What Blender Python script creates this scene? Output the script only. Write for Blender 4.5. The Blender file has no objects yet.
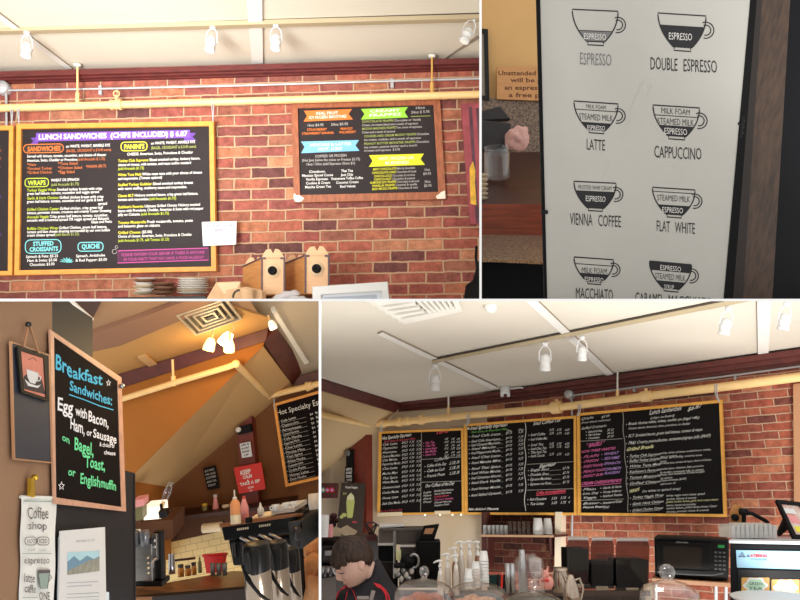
import bpy, bmesh, math, random
from math import sin, cos, pi, radians, sqrt, exp
from mathutils import Vector, Matrix, noise
from mathutils.bvhtree import BVHTree
random.seed(7)
SC = bpy.context.scene
COL = SC.collection
F, CX, CY = 700.0, 400.0, 300.0          # focal length in pixels of an 800 x 600 frame
CAM = Vector((0, 0, 3.0))
V = Vector

def ray(px, py): return V(((px - CX) / F, 1.0, (CY - py) / F))
def K(px, py, d): return CAM + ray(px, py) * d
def lin(c):
    c /= 255.0
    return c / 12.92 if c <= .04045 else ((c + .055) / 1.055) ** 2.4

class Plane:
    def __init__(s, p, ex, ez):
        s.p = V(p); s.ex = V(ex).normalized()
        ez = V(ez); s.n = s.ex.cross(ez).normalized()
        if s.n.dot(CAM - s.p) < 0: s.n = -s.n
        s.ez = (ez - s.ex * ez.dot(s.ex)).normalized()
    def hit(s, px, py, off=0.0):
        r = ray(px, py)
        t = (s.p + s.n * off - CAM).dot(s.n) / r.dot(s.n)
        return CAM + r * t
    def dep(s, px, py): return s.hit(px, py).y
    def moved(s, off): return Plane(s.p + s.n * off, s.ex, s.ez)
def plane3(a, b, c): return Plane(a, V(b) - V(a), V(c) - V(a))
def front(d, roll=0.0):
    """wall facing the viewer at distance d, rolled by `roll` degrees"""
    a = radians(roll)
    return Plane((0, d, 3), (cos(a), 0, sin(a)), (-sin(a), 0, cos(a)))

# ------------------------------------------------------------------ materials
_M = {}
def mat(name, rgb, rough=.6, metal=0., vary=0., scale=8., emit=0., spec=.5, bump=0., rgb2=None, alpha=1., stretch=None):
    if name in _M: return name
    m = bpy.data.materials.new(name); m.use_nodes = True
    nt = m.node_tree; b = nt.nodes['Principled BSDF']
    c = (lin(rgb[0]), lin(rgb[1]), lin(rgb[2]), 1)
    b.inputs['Base Color'].default_value = c
    b.inputs['Roughness'].default_value = rough
    b.inputs['Metallic'].default_value = metal
    b.inputs['Specular IOR Level'].default_value = spec
    if emit:
        b.inputs['Emission Color'].default_value = c; b.inputs['Emission Strength'].default_value = emit
    if alpha < 1: b.inputs['Alpha'].default_value = alpha
    if vary or rgb2 or bump:
        tc = nt.nodes.new('ShaderNodeTexCoord'); n = nt.nodes.new('ShaderNodeTexNoise')
        n.inputs['Scale'].default_value = scale; n.inputs['Detail'].default_value = 5
        src = tc.outputs['Object']
        if stretch:
            mp = nt.nodes.new('ShaderNodeMapping'); mp.inputs['Scale'].default_value = stretch
            nt.links.new(src, mp.inputs['Vector']); src = mp.outputs['Vector']
        nt.links.new(src, n.inputs['Vector'])
        if vary or rgb2:
            r = nt.nodes.new('ShaderNodeValToRGB')
            e = r.color_ramp.elements; e[0].position = .32; e[1].position = .68
            if rgb2: c2 = (lin(rgb2[0]), lin(rgb2[1]), lin(rgb2[2]), 1); e[0].color = c2; e[1].color = c
            else:
                e[0].color = tuple(x * (1 - vary) for x in c[:3]) + (1,); e[1].color = tuple(min(1, x * (1 + vary)) for x in c[:3]) + (1,)
            nt.links.new(n.outputs['Fac'], r.inputs['Fac']); nt.links.new(r.outputs['Color'], b.inputs['Base Color'])
        if bump:
            bp = nt.nodes.new('ShaderNodeBump'); bp.inputs['Strength'].default_value = bump; bp.inputs['Distance'].default_value = .01
            nt.links.new(n.outputs['Fac'], bp.inputs['Height']); nt.links.new(bp.outputs['Normal'], b.inputs['Normal'])
    _M[name] = m
    return name
def glass(name, tint=(255, 255, 255), refl=.035, opac=.0, rough=.03):
    if name in _M: return name
    m = bpy.data.materials.new(name); m.use_nodes = True
    nt = m.node_tree; nt.nodes.clear()
    o = nt.nodes.new('ShaderNodeOutputMaterial'); t = nt.nodes.new('ShaderNodeBsdfTransparent'); g = nt.nodes.new('ShaderNodeBsdfGlossy')
    fr = nt.nodes.new('ShaderNodeLayerWeight'); fr.inputs['Blend'].default_value = .35
    mx = nt.nodes.new('ShaderNodeMixShader'); ad = nt.nodes.new('ShaderNodeMath'); ad.operation = 'MULTIPLY_ADD'
    ad.inputs[1].default_value = .42; ad.inputs[2].default_value = refl; ad.use_clamp = True
    t.inputs['Color'].default_value = (lin(tint[0]), lin(tint[1]), lin(tint[2]), 1); g.inputs['Roughness'].default_value = rough
    g.inputs['Color'].default_value = (.9, .92, .93, 1)
    nt.links.new(fr.outputs['Facing'], ad.inputs[0]); nt.links.new(ad.outputs[0], mx.inputs['Fac'])
    nt.links.new(t.outputs[0], mx.inputs[1]); nt.links.new(g.outputs[0], mx.inputs[2])
    last = mx
    if opac:
        d = nt.nodes.new('ShaderNodeBsdfDiffuse'); d.inputs['Color'].default_value = (.8, .8, .78, 1)
        m2 = nt.nodes.new('ShaderNodeMixShader'); m2.inputs['Fac'].default_value = opac
        nt.links.new(mx.outputs[0], m2.inputs[1]); nt.links.new(d.outputs[0], m2.inputs[2]); last = m2
    nt.links.new(last.outputs[0], o.inputs['Surface'])
    _M[name] = m
    return name
def brick(name, w, h, cols, mortar, msize=.09, dark=0.0, vary=.5):
    """per-brick random tint through a ramp, mortar joints, bump"""
    m = bpy.data.materials.new(name); m.use_nodes = True; nt = m.node_tree; L = nt.links.new
    b = nt.nodes['Principled BSDF']; b.inputs['Roughness'].default_value = .85; b.inputs['Specular IOR Level'].default_value = .2
    tc = nt.nodes.new('ShaderNodeTexCoord'); mp = nt.nodes.new('ShaderNodeSeparateXYZ'); cb = nt.nodes.new('ShaderNodeCombineXYZ')
    nz0 = nt.nodes.new('ShaderNodeTexNoise'); nz0.inputs['Scale'].default_value = 11; nz0.inputs['Detail'].default_value = 6; nz0.inputs['Roughness'].default_value = .7
    L(tc.outputs['Object'], nz0.inputs['Vector'])
    dsp = nt.nodes.new('ShaderNodeVectorMath'); dsp.operation = 'MULTIPLY_ADD'
    dsp.inputs[1].default_value = (.02, .02, .02); L(nz0.outputs['Color'], dsp.inputs[0]); L(tc.outputs['Object'], dsp.inputs[2])
    L(dsp.outputs[0], mp.inputs[0]); L(mp.outputs['X'], cb.inputs['X']); L(mp.outputs['Z'], cb.inputs['Y'])
    bt = nt.nodes.new('ShaderNodeTexBrick'); L(cb.outputs[0], bt.inputs['Vector'])
    bt.inputs['Color1'].default_value = (0, 0, 0, 1); bt.inputs['Color2'].default_value = (1, 1, 1, 1); bt.inputs['Mortar'].default_value = (.5, .5, .5, 1)
    bt.inputs['Scale'].default_value = 1; bt.inputs['Brick Width'].default_value = w; bt.inputs['Row Height'].default_value = h
    bt.inputs['Mortar Size'].default_value = msize * h; bt.inputs['Mortar Smooth'].default_value = .35
    rp = nt.nodes.new('ShaderNodeValToRGB'); e = rp.color_ramp.elements
    while len(e) < len(cols): e.new(.5)
    for i, c in enumerate(cols): e[i].position = i / (len(cols) - 1); e[i].color = (lin(c[0]), lin(c[1]), lin(c[2]), 1)
    L(bt.outputs['Color'], rp.inputs['Fac'])
    nz = nt.nodes.new('ShaderNodeTexNoise'); nz.inputs['Scale'].default_value = 16; nz.inputs['Detail'].default_value = 8; nz.inputs['Roughness'].default_value = .72; L(tc.outputs['Object'], nz.inputs['Vector'])
    r2 = nt.nodes.new('ShaderNodeMapRange'); r2.inputs['From Min'].default_value = .3; r2.inputs['From Max'].default_value = .7
    r2.inputs['To Min'].default_value = 1 - vary; r2.inputs['To Max'].default_value = 1 + vary; L(nz.outputs['Fac'], r2.inputs['Value'])
    mul = nt.nodes.new('ShaderNodeVectorMath'); mul.operation = 'SCALE'; L(rp.outputs['Color'], mul.inputs[0]); L(r2.outputs[0], mul.inputs['Scale'])
    mx = nt.nodes.new('ShaderNodeMix'); mx.data_type = 'RGBA'; L(bt.outputs['Fac'], mx.inputs['Factor']); L(mul.outputs[0], mx.inputs[6])
    mx.inputs[7].default_value = (lin(mortar[0]), lin(mortar[1]), lin(mortar[2]), 1)
    nl = nt.nodes.new('ShaderNodeTexNoise'); nl.inputs['Scale'].default_value = 5.5; nl.inputs['Detail'].default_value = 8; nl.inputs['Roughness'].default_value = .75; L(tc.outputs['Object'], nl.inputs['Vector'])
    rl = nt.nodes.new('ShaderNodeMapRange'); rl.inputs['From Min'].default_value = .56; rl.inputs['From Max'].default_value = .74; rl.inputs['To Max'].default_value = .55; L(nl.outputs['Fac'], rl.inputs['Value'])
    m3 = nt.nodes.new('ShaderNodeMix'); m3.data_type = 'RGBA'; L(rl.outputs[0], m3.inputs['Factor']); L(mx.outputs[2], m3.inputs[6]); m3.inputs[7].default_value = (lin(196), lin(142), lin(112), 1)
    L(m3.outputs[2], b.inputs['Base Color'])
    sub = nt.nodes.new('ShaderNodeMath'); sub.operation = 'MULTIPLY_ADD'; sub.inputs[1].default_value = -1.0; L(bt.outputs['Fac'], sub.inputs[0]); L(nz.outputs['Fac'], sub.inputs[2])
    bp = nt.nodes.new('ShaderNodeBump'); bp.inputs['Strength'].default_value = .9; bp.inputs['Distance'].default_value = .012
    L(sub.outputs[0], bp.inputs['Height']); L(bp.outputs['Normal'], b.inputs['Normal'])
    _M[name] = m
    return name

# ------------------------------------------------------------------ mesh builder
BAY = [0]
BUILT = []
class MB:
    def __init__(s): s.v = []; s.f = []; s.m = []; s.sm = []; s.mats = []
    def mi(s, m):
        if m not in s.mats: s.mats.append(m)
        return s.mats.index(m)
    def add(s, vs, fs, m, smooth=False):
        b = len(s.v); s.v.extend(V(x) for x in vs); k = s.mi(m)
        for f in fs: s.f.append([b + i for i in f]); s.m.append(k); s.sm.append(smooth)
        return s
    def face(s, pts, m): return s.add(pts, [list(range(len(pts)))], m)
    def prism(s, pts, vec, m, m_side=None):
        n = len(pts); vec = V(vec); q = [V(p) + vec for p in pts]
        nn = V((0, 0, 0))
        for i in range(n): nn += V(pts[i]).cross(V(pts[(i + 1) % n]))
        fl = nn.dot(vec) > 0
        fr = list(range(n)); bk = list(range(n, 2 * n))[::-1]
        sd = [[i, n + i, n + (i + 1) % n, (i + 1) % n] for i in range(n)]
        if fl: fr = fr[::-1]; bk = bk[::-1]; sd = [x[::-1] for x in sd]
        s.add(list(pts) + q, [fr], m); b = len(s.v) - 2 * n; k = s.mi(m_side or m)
        for f in [bk] + sd: s.f.append([b + i for i in f]); s.m.append(k); s.sm.append(False)
        return s
    def box(s, o, a, b, c, m):
        o, a, b, c = V(o), V(a), V(b), V(c)
        return s.prism([o, o + a, o + a + b, o + b], c, m)
    def tube(s, pts, r, m, seg=10, cap=True):
        pts = [V(p) for p in pts]; n = len(pts)
        rs = r if isinstance(r, (list, tuple)) else [r] * n
        vs = []; prev = None
        for i, p in enumerate(pts):
            t = (pts[min(i + 1, n - 1)] - pts[max(i - 1, 0)]).normalized()
            if prev is None:
                a = t.orthogonal().normalized()
            else:
                a = (prev - t * prev.dot(t)).normalized()
            prev = a; c = t.cross(a)
            for k in range(seg):
                w = 2 * pi * k / seg; vs.append(p + (a * cos(w) + c * sin(w)) * rs[i])
        fs = [[i * seg + k, i * seg + (k + 1) % seg, (i + 1) * seg + (k + 1) % seg, (i + 1) * seg + k] for i in range(n - 1) for k in range(seg)]
        s.add(vs, fs, m, True)
        if cap:
            s.add(vs[:seg], [list(range(seg))[::-1]], m); s.add(vs[-seg:], [list(range(seg))], m)
        return s
    def lathe(s, base, axis, prof, m, seg=20, basis=None, sx=1., sy=1.):
        base = V(base); ax = V(axis).normalized()
        a = (V(basis) - ax * V(basis).dot(ax)).normalized() if basis else ax.orthogonal().normalized(); c = ax.cross(a)
        vs = []
        for (r, h) in prof:
            for k in range(seg):
                w = 2 * pi * k / seg; vs.append(base + ax * h + (a * cos(w) * sx + c * sin(w) * sy) * max(r, 1e-5))
        n = len(prof)
        fs = [[i * seg + k, i * seg + (k + 1) % seg, (i + 1) * seg + (k + 1) % seg, (i + 1) * seg + k] for i in range(n - 1) for k in range(seg)]
        return s.add(vs, fs, m, True)
    def ball(s, c, r, m, seg=16, rings=10, fn=None, B=None):
        c = V(c); r = V(r) if hasattr(r, '__len__') else V((r, r, r)); vs = []
        for i in range(rings + 1):
            ph = pi * i / rings
            for k in range(seg):
                w = 2 * pi * k / seg
                p = V((sin(ph) * cos(w) * r.x, sin(ph) * sin(w) * r.y, cos(ph) * r.z))
                if fn: p = fn(p)
                if B: p = B @ p
                vs.append(c + p)
        fs = [[i * seg + k, (i + 1) * seg + k, (i + 1) * seg + (k + 1) % seg, i * seg + (k + 1) % seg] for i in range(rings) for k in range(seg)]
        return s.add(vs, fs, m, True)
    # --- things laid out on a plane, outlined as seen from the viewpoint
    def slab(s, pl, pts, front_, back, m, m_side=None):
        q = [pl.hit(x, y, front_) for x, y in pts]
        return s.prism(q, pl.n * (back - front_), m, m_side)
    def flat(s, pl, pts, off, m): return s.face([pl.hit(x, y, off) for x, y in pts], m)
    def ring(s, pl, outer, inner, front_, back, m):
        n = len(outer)
        for i in range(n):
            j = (i + 1) % n
            s.slab(pl, [outer[i], outer[j], inner[j], inner[i]], front_, back, m)
        return s
    def ptube(s, pl, pts, off, rpx, m, seg=10):
        q = [pl.hit(x, y, off) for x, y in pts]
        return s.tube(q, rpx * q[0].y / F, m, seg)
    def line(s, pl, pts, w, off, m, close=False):
        """flat ribbon of width w px along the px polyline"""
        pts = [V((p[0], p[1])) for p in pts]
        if close: pts = pts + [pts[0]]
        n = len(pts); A = []; B = []
        for i, p in enumerate(pts):
            if close and i in (0, n - 1): t = pts[1] - pts[n - 2]
            else: t = pts[min(i + 1, n - 1)] - pts[max(i - 1, 0)]
            t = t.normalized() if t.length > 1e-6 else V((1, 0)); o = V((-t.y, t.x)) * (w / 2)
            A.append(p + o); B.append(p - o)
        vs = [pl.hit(p.x, p.y, off) for p in A] + [pl.hit(p.x, p.y, off) for p in B]
        return s.add(vs, [[i, i + 1, n + i + 1, n + i] for i in range(n - 1)], m)
    def text(s, pl, txt, x0, y0, x1, y1, h, m, off=.002, bold=0., slant=.0, wave=0., up=None, width=None):
        """lettering from baseline start (x0,y0) to end (x1,y1), cap height h px; txt may be [(str, material), ...]"""
        segs = [(txt, m)] if isinstance(txt, str) else txt
        ws = []; gs = []
        for t, mm in segs:
            g = glyphs(t, bold); gs.append(g)
        tot = sum(g[2] for g in gs) + .25 * (len(gs) - 1)
        dx, dy = (x1 - x0) / tot, (y1 - y0) / tot
        ux, uy = up or (0, -1); cur = 0.
        for (t, mm), (vs, fs, w) in zip(segs, gs):
            out = []
            for (vx, vy) in vs:
                q = vx + cur; wv = wave * sin(q * 3.1 + x0) * .5
                out.append(pl.hit(x0 + dx * (q + slant * vy) + ux * h * (vy + wv), y0 + dy * q + uy * h * (vy + wv), off))
            s.add(out, fs, mm); cur += w + .25
        return s
    def build(s, name, parent=None, bevel=0., loc=None, remesh=0., subsurf=0):
        me = bpy.data.meshes.new(name)
        root = V((0, 0, 0)); p = parent
        while p is not None: root += p.location; p = p.parent
        if parent is None:
            lo = V((min(v.x for v in s.v), min(v.y for v in s.v), min(v.z for v in s.v))); hi = V((max(v.x for v in s.v), max(v.y for v in s.v), max(v.z for v in s.v)))
            root = loc or V(((lo.x + hi.x) / 2, (lo.y + hi.y) / 2, lo.z))
        me.from_pydata([v - root for v in s.v], [], s.f)
        for x in s.mats: me.materials.append(_M[x])
        me.polygons.foreach_set('material_index', s.m); me.polygons.foreach_set('use_smooth', s.sm)
        me.update()
        o = bpy.data.objects.new(name, me); COL.objects.link(o)
        if parent is None: o.location = root
        else: o.parent = parent
        if bevel:
            bm = bmesh.new(); bm.from_mesh(me); bmesh.ops.remove_doubles(bm, verts=bm.verts, dist=1e-6); bm.to_mesh(me); bm.free()
            b = o.modifiers.new('bevel', 'BEVEL'); b.width = bevel; b.segments = 2; b.limit_method = 'ANGLE'; b.angle_limit = .6
        if remesh:
            r = o.modifiers.new('remesh', 'REMESH'); r.mode = 'VOXEL'; r.voxel_size = remesh; r.use_smooth_shade = True
            sm = o.modifiers.new('smooth', 'SMOOTH'); sm.factor = .5; sm.iterations = 4
        BUILT.append((o, BAY[0]))
        return o

_G = {}
def glyphs(t, bold=0.):
    k = (t, bold)
    if k in _G: return _G[k]
    c = bpy.data.curves.new('g', 'FONT'); c.body = t; c.resolution_u = 2; c.fill_mode = 'FRONT'; c.offset = bold
    o = bpy.data.objects.new('g', c); COL.objects.link(o)
    me = o.to_mesh()
    vs = [(v.co.x / .7, v.co.y / .7) for v in me.vertices]; fs = [list(p.vertices) for p in me.polygons]
    o.to_mesh_clear(); bpy.data.objects.remove(o); bpy.data.curves.remove(c)
    w = max((v[0] for v in vs), default=.5)
    _G[k] = (vs, fs, w)
    return _G[k]

def tag(o, label, cat, group=None):
    o['label'] = label; o['category'] = cat
    if group: o['group'] = group
    return o
def thing(name, label, cat, loc, group=None):
    o = bpy.data.objects.new(name, None); COL.objects.link(o); o.location = loc; o.empty_display_size = .05
    return tag(o, label, cat, group)
def struct(o): o['kind'] = 'structure'; return o
def kids(o): return [x for x in bpy.data.objects if x.parent == o]
def dup(root, loc, label, group=None, scale=1.):
    ch = kids(root)
    r = root.copy(); COL.objects.link(r); r.location = loc; r['label'] = label; r.scale = root.scale * scale
    if group: r['group'] = group
    BUILT.append((r, BAY[0]))
    for c in ch:
        gc = kids(c); d = c.copy(); COL.objects.link(d); d.parent = r; BUILT.append((d, BAY[0]))
        for g in gc:
            e = g.copy(); COL.objects.link(e); e.parent = d; BUILT.append((e, BAY[0]))
    return r
def wall(name, pl, pts, m, off=0.):
    """flat structure polygon whose local x / z axes run along the plane (for brick courses)"""
    q = [pl.hit(x, y, off) for x, y in pts]
    return wall3(name, q, pl.ex, pl.ez, m)
def wall3(name, q, ex, ez, m, thick=.0):
    ex = V(ex).normalized(); ez = V(ez); ez = (ez - ex * ez.dot(ex)).normalized(); ey = ez.cross(ex)
    M = Matrix((ex, ey, ez)).transposed()
    o0 = V(q[0]); L = [M.transposed() @ (V(x) - o0) for x in q]
    me = bpy.data.meshes.new(name); me.from_pydata(L, [], [list(range(len(L)))]); me.materials.append(_M[m]); me.update()
    o = bpy.data.objects.new(name, me); COL.objects.link(o)
    o.matrix_world = Matrix.Translation(o0) @ M.to_4x4()
    struct(o); BUILT.append((o, BAY[0]))
    return o
def rrect(x0, y0, x1, y1, r, sl=0., n=4):
    """rounded rectangle outline in px, sheared by slope sl"""
    P = []
    for cx, cy, a in ((x1 - r, y0 + r, -90), (x1 - r, y1 - r, 0), (x0 + r, y1 - r, 90), (x0 + r, y0 + r, 180)):
        for i in range(n + 1):
            w = radians(a + 90 * i / n); P.append((cx + r * cos(w), cy + r * sin(w)))
    return [(x, y + sl * (x - x0)) for x, y in P]
def circ(cx, cy, r, n=18, ry=None): return [(cx + r * cos(2 * pi * i / n), cy + (ry or r) * sin(2 * pi * i / n)) for i in range(n)]
def lerp2(a, b, t): return (a[0] + (b[0] - a[0]) * t, a[1] + (b[1] - a[1]) * t)
def inset(q, l, t=None, r=None, b=None):
    """inset a px quad TL,TR,BR,BL by px widths"""
    t = l if t is None else t; r = l if r is None else r; b = l if b is None else b
    TL, TR, BR, BL = q
    w = ((TR[0] - TL[0]) + (BR[0] - BL[0])) / 2; h = ((BL[1] - TL[1]) + (BR[1] - TR[1])) / 2
    def at(u, v):
        a = lerp2(TL, TR, u); c = lerp2(BL, BR, u); return lerp2(a, c, v)
    return [at(l / w, t / h), at(1 - r / w, t / h), at(1 - r / w, 1 - b / h), at(l / w, 1 - b / h)]
def framed(root, pl, outer, fw, m_frame, m_panel, thick=.03, lift=.0, inner=None, bevel=0.):
    """a frame ring and a panel as two children of root"""
    inner = inner or inset(outer, *(fw if isinstance(fw, tuple) else (fw,)))
    MB().ring(pl, outer, inner, lift + thick, lift, m_frame).build('frame', root)
    MB().slab(pl, inset(outer, 1), lift + thick * .55, lift + .001, m_panel).build('panel', root)
    return lift + thick * .55 + .002

# common materials
mat('white paint', (226, 222, 212), .5, vary=.04); mat('white enamel', (212, 212, 210), .35); mat('white paper', (222, 222, 222), .8)
mat('black', (10, 9, 10), .6, spec=.2); mat('gloss black', (12, 12, 13), .38, spec=.3); mat('chalk white', (225, 225, 220), .9); mat('chalk dim', (165, 162, 155), .9)
mat('steel', (170, 170, 172), .28, 1.); mat('dark steel', (70, 68, 68), .35, 1.); mat('gold pipe', (238, 200, 138), .45, vary=.05)
mat('zinc', (186, 188, 190), .4, .25); mat('orange frame', (226, 152, 66), .5, vary=.12, scale=20); mat('crown red', (96, 36, 34), .5, vary=.25, scale=14, stretch=(1, 1, 6))
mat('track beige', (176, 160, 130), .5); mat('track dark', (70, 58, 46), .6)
glass('clear glass'); glass('frosted plastic', opac=.35)
# =============================================================== dividers between the four bays
mat('divider white', (246, 246, 246), .7)
def divider(name, pts):
    q = [K(*p) for p in pts]
    me = MB().prism(q[:4], q[4] - q[0], 'divider white')
    BAY[0] = 0
    o = me.build(name); struct(o); return o
th = 2.4
def sheet_h(y, x0, x1, d0, d1):
    a = th * d0 / F / 2
    q = [K(x0, y, d0) - V((0, 0, a)), K(x1, y, d0) - V((0, 0, a)), K(x1, y, d1) - V((0, 0, a)), K(x0, y, d1) - V((0, 0, a))]
    o = MB().prism(q, V((0, 0, 2 * a)), 'divider white').build('floor'); struct(o)
def sheet_v(name, x, y0, y1, d0, d1):
    a = th * d0 / F / 2
    q = [K(x, y0, d0) - V((a, 0, 0)), K(x, y1, d0) - V((a, 0, 0)), K(x, y1, d1) - V((a, 0, 0)), K(x, y0, d1) - V((a, 0, 0))]
    o = MB().prism(q, V((2 * a, 0, 0)), 'divider white').build(name); struct(o)
sheet_h(300, -80, 880, 1.2, 8.6)
sheet_v('wall_upper', 480.5, -80, 300, 2.35, 6.6)
sheet_v('wall_lower', 320, 300, 660, 2.35, 8.6)

# =============================================================== bay 1: brick wall with printed menu boards
BAY[0] = 1
X1 = V((1, -.0316, .02)); Z1 = V((-.025, .0985, .995))
W1 = Plane(K(240, 180, 4.2), X1, Z1)
brick('brick one', .207, .0655, [(98, 64, 62), (146, 84, 78), (156, 88, 76), (172, 100, 80), (148, 80, 74), (184, 118, 88), (124, 70, 68), (190, 130, 98)], (194, 158, 128), .1)
wall('wall_brick', W1, [(-320, 69), (500, 50), (500, 320), (-320, 320)], 'brick one')
top = lambda x: 71.5 - 13.6 * x / 478
mat('ceiling paint', (222, 215, 198), .8, vary=.02, scale=2)
cl = W1.hit(-320, top(-320)); cr = W1.hit(500, top(500))
wall3('ceiling', [cl, cr, cr + W1.n * 2.2, cl + W1.n * 2.2], cr - cl, W1.n, 'ceiling paint')
C1 = Plane(cl, cr - cl, W1.n)
if C1.n.z > 0: C1.n = -C1.n
m = MB()
xs = (-320, 500)
for a, b, f_, mm in ((0, 5.2, .075, 'crown red'), (5.2, 8.6, .05, 'crown red'), (8.6, 11.5, .022, 'crown red')):
    m.slab(W1, [(xs[0], top(xs[0]) + a), (xs[1], top(xs[1]) + a), (xs[1], top(xs[1]) + b), (xs[0], top(xs[0]) + b)], f_, 0, mm)
struct(m.build('trim_1'))
# raised strips across the ceiling
mat('ceiling strip', (232, 230, 224), .6); mat('ceiling strip side', (150, 138, 122), .7)
def strip(pl, pts, name, h=.012, mm='ceiling strip'):
    o = MB().slab(pl, pts, h, 0, mm, 'ceiling strip side').build(name); struct(o); return o
strip(C1, [(-6, 9), (0, 14), (72.5, 68.5), (67, 69.5), (0, 20), (-6, 15)], 'trim_2', .01)
strip(C1, [(245, -12), (262, -12), (263, 63.5), (252, 64)], 'trim_3')
strip(C1, [(477, 36), (480, 38), (446.5, 59), (444, 59)], 'trim_4', .004, 'ceiling strip side')

# track with its lamp heads
ty = lambda x: 26.6 - 12.8 * x / 478
Tp = Plane(C1.hit(240, 22), X1, Z1)
t = thing('track_rail', 'beige lighting rail running under the ceiling along the brick wall with printed menus', 'track', Tp.hit(240, ty(240)))
MB().slab(Tp, [(-30, ty(-30)), (500, ty(500)), (500, ty(500) + 4.6), (-30, ty(-30) + 4.6)], .02, -.02, 'track beige').build('rail', t)
MB().slab(Tp, [(-30, ty(-30) - 1.3), (500, ty(500) - 1.3), (500, ty(500)), (-30, ty(-30))], .022, -.02, 'track dark').build('rail_shadow_line', t)  # dark line along the top stands for the rail's shadow
mat('lamp lens', (240, 238, 228), .3, emit=.2); mat('lamp grey', (205, 205, 205), .35)
def spot(loc, s, label, group, tilt=(.0, .0), lens='lamp lens', flip=1):
    """track spot hanging from loc, s = metres per picture pixel"""
    t = thing('track_spotlight', label, 'spotlight', loc, group); L = V(loc)
    up = V((0, 0, 1))
    MB().lathe(L - up * 4 * s, up, [(0, 0), (2.2 * s, 0), (3.4 * s, .8 * s), (3.4 * s, 3.6 * s), (2.6 * s, 4.2 * s), (0, 4.2 * s)], 'white enamel', 14).build('mount', t)
    hc = L - up * 19 * s
    pts = [hc + V((-6 * s, 0, 0)), hc + V((-5.6 * s, 0, 10 * s)), hc + V((-3 * s, 0, 14 * s)), hc + V((0, 0, 15 * s)), hc + V((3 * s, 0, 14 * s)), hc + V((5.6 * s, 0, 10 * s)), hc + V((6 * s, 0, 0))]
    MB().tube(pts, .65 * s, 'white enamel', 8).build('yoke', t)
    ax = V((tilt[0], tilt[1], 1)).normalized()
    b = hc - ax * 10 * s
    h = MB().lathe(b, ax, [(4.3 * s, .2 * s), (5.2 * s, 0), (5.6 * s, .6 * s), (5.6 * s, 3 * s), (5.2 * s, 3.4 * s), (5.2 * s, 8 * s), (5.6 * s, 8.4 * s), (5.6 * s, 10 * s), (5.2 * s, 10.4 * s), (5.0 * s, 13 * s), (4.0 * s, 15.6 * s), (2.4 * s, 17.2 * s), (0, 17.8 * s)], 'white enamel', 20).build('lamp_head', t)
    MB().lathe(b, ax, [(0, .5 * s), (4.4 * s, .3 * s)], lens, 16).build('lens', h)
    return t
s1 = 3.55 / F
G1 = 'track spotlights above the printed menu boards'
p0 = Tp.hit(27, ty(27) + 5)
sp = spot(p0, s1, 'white spotlight on the rail above the banner with the purple ribbon, second strip end beside it', G1, (.02, .15))
sp['label'] = 'white track spotlight above the round pipe box, beside the slanting ceiling strip'
dup(sp, Tp.hit(213, ty(213) + 4), 'white track spotlight between the narrow and the broad ceiling strip', G1).rotation_euler = (0, .1, 0)
dup(sp, Tp.hit(276, ty(276) + 4), 'white track spotlight just past the broad ceiling strip, above the wood framed menu', G1)
dup(sp, Tp.hit(474, ty(474) + 3), 'white track spotlight above the maroon painted panel, cut by the divider', G1).rotation_euler = (0, .38, 0)

# pipes on the wall
t = thing('gas_pipe', 'yellow painted pipe along the brick wall above the printed menus', 'pipe', W1.hit(240, 101, .085))
py = lambda x: 108 - 13.6 * x / 478
MB().ptube(W1, [(-320, py(-320)), (500, py(500))], .085, 3.6, 'gold pipe', 14).build('pipe_run', t)
m = MB()
for a, b, r in ((111, 113.4, 5.2), (113.4, 119, 4.6), (119, 122, 5.4)): m.ptube(W1, [(a, py(a)), (b, py(b))], .085, r, 'gold pipe', 14)
m.ptube(W1, [(116.5, py(116) - 3), (116.5, py(116) - 9)], .085, 1.6, 'gold pipe').tube([W1.hit(116.5 + 3 * cos(a), py(116) - 11 + 3 * sin(a), .085) for a in [i * pi / 6 for i in range(13)]], .004, 'gold pipe', 6)
m.build('pipe_coupling', t)
mat('brass rod', (206, 160, 84), .5)
for x, y0, y1, mm in ((77.5, 64.5, 107, 'gold pipe'), (432, 55.5, 97, 'brass rod')):
    m = MB().ptube(W1, [(x, y0), (x, y1)], .085, 1.05, mm).ptube(W1, [(x, y1 - 14), (x, y1 + 1.5)], .085, 2.0, mm)
    m.lathe(W1.hit(x, y0 + .8, .085), (0, 0, 1), [(0, -.008), (.02, -.006), (.024, .006), (0, .006)], 'white paint', 12)
    m.build('hanger_rod', t)
t = thing('conduit', 'thin silver conduit with a round grey box along the brick wall', 'conduit', W1.hit(6, 90, .03))
MB().ptube(W1, [(6, 90.4), (120, 88.4), (240, 85.6), (360, 82), (500, 78)], .03, 1.05, 'zinc').build('conduit_run', t)
MB().ptube(W1, [(6.3, 92), (6.6, 126)], .03, 1.2, 'zinc').build('drop_pipe', t)
b = W1.hit(6, 90, 0)
MB().lathe(b, W1.n, [(.043, 0.003), (.043, .045), (.038, .055), (0, .057)], 'zinc', 20).build('junction_box', t)
m = MB()
for x in (100, 392):
    y = 90.4 - (90.4 - 78.5) * x / 494
    MB().slab(W1, [(x - 1.6, y - 2.5), (x + 1.6, y - 2.5), (x + 1.6, y + 6.5), (x - 1.6, y + 6.5)], .02, .002, 'zinc').build('pipe_clip', t)
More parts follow.
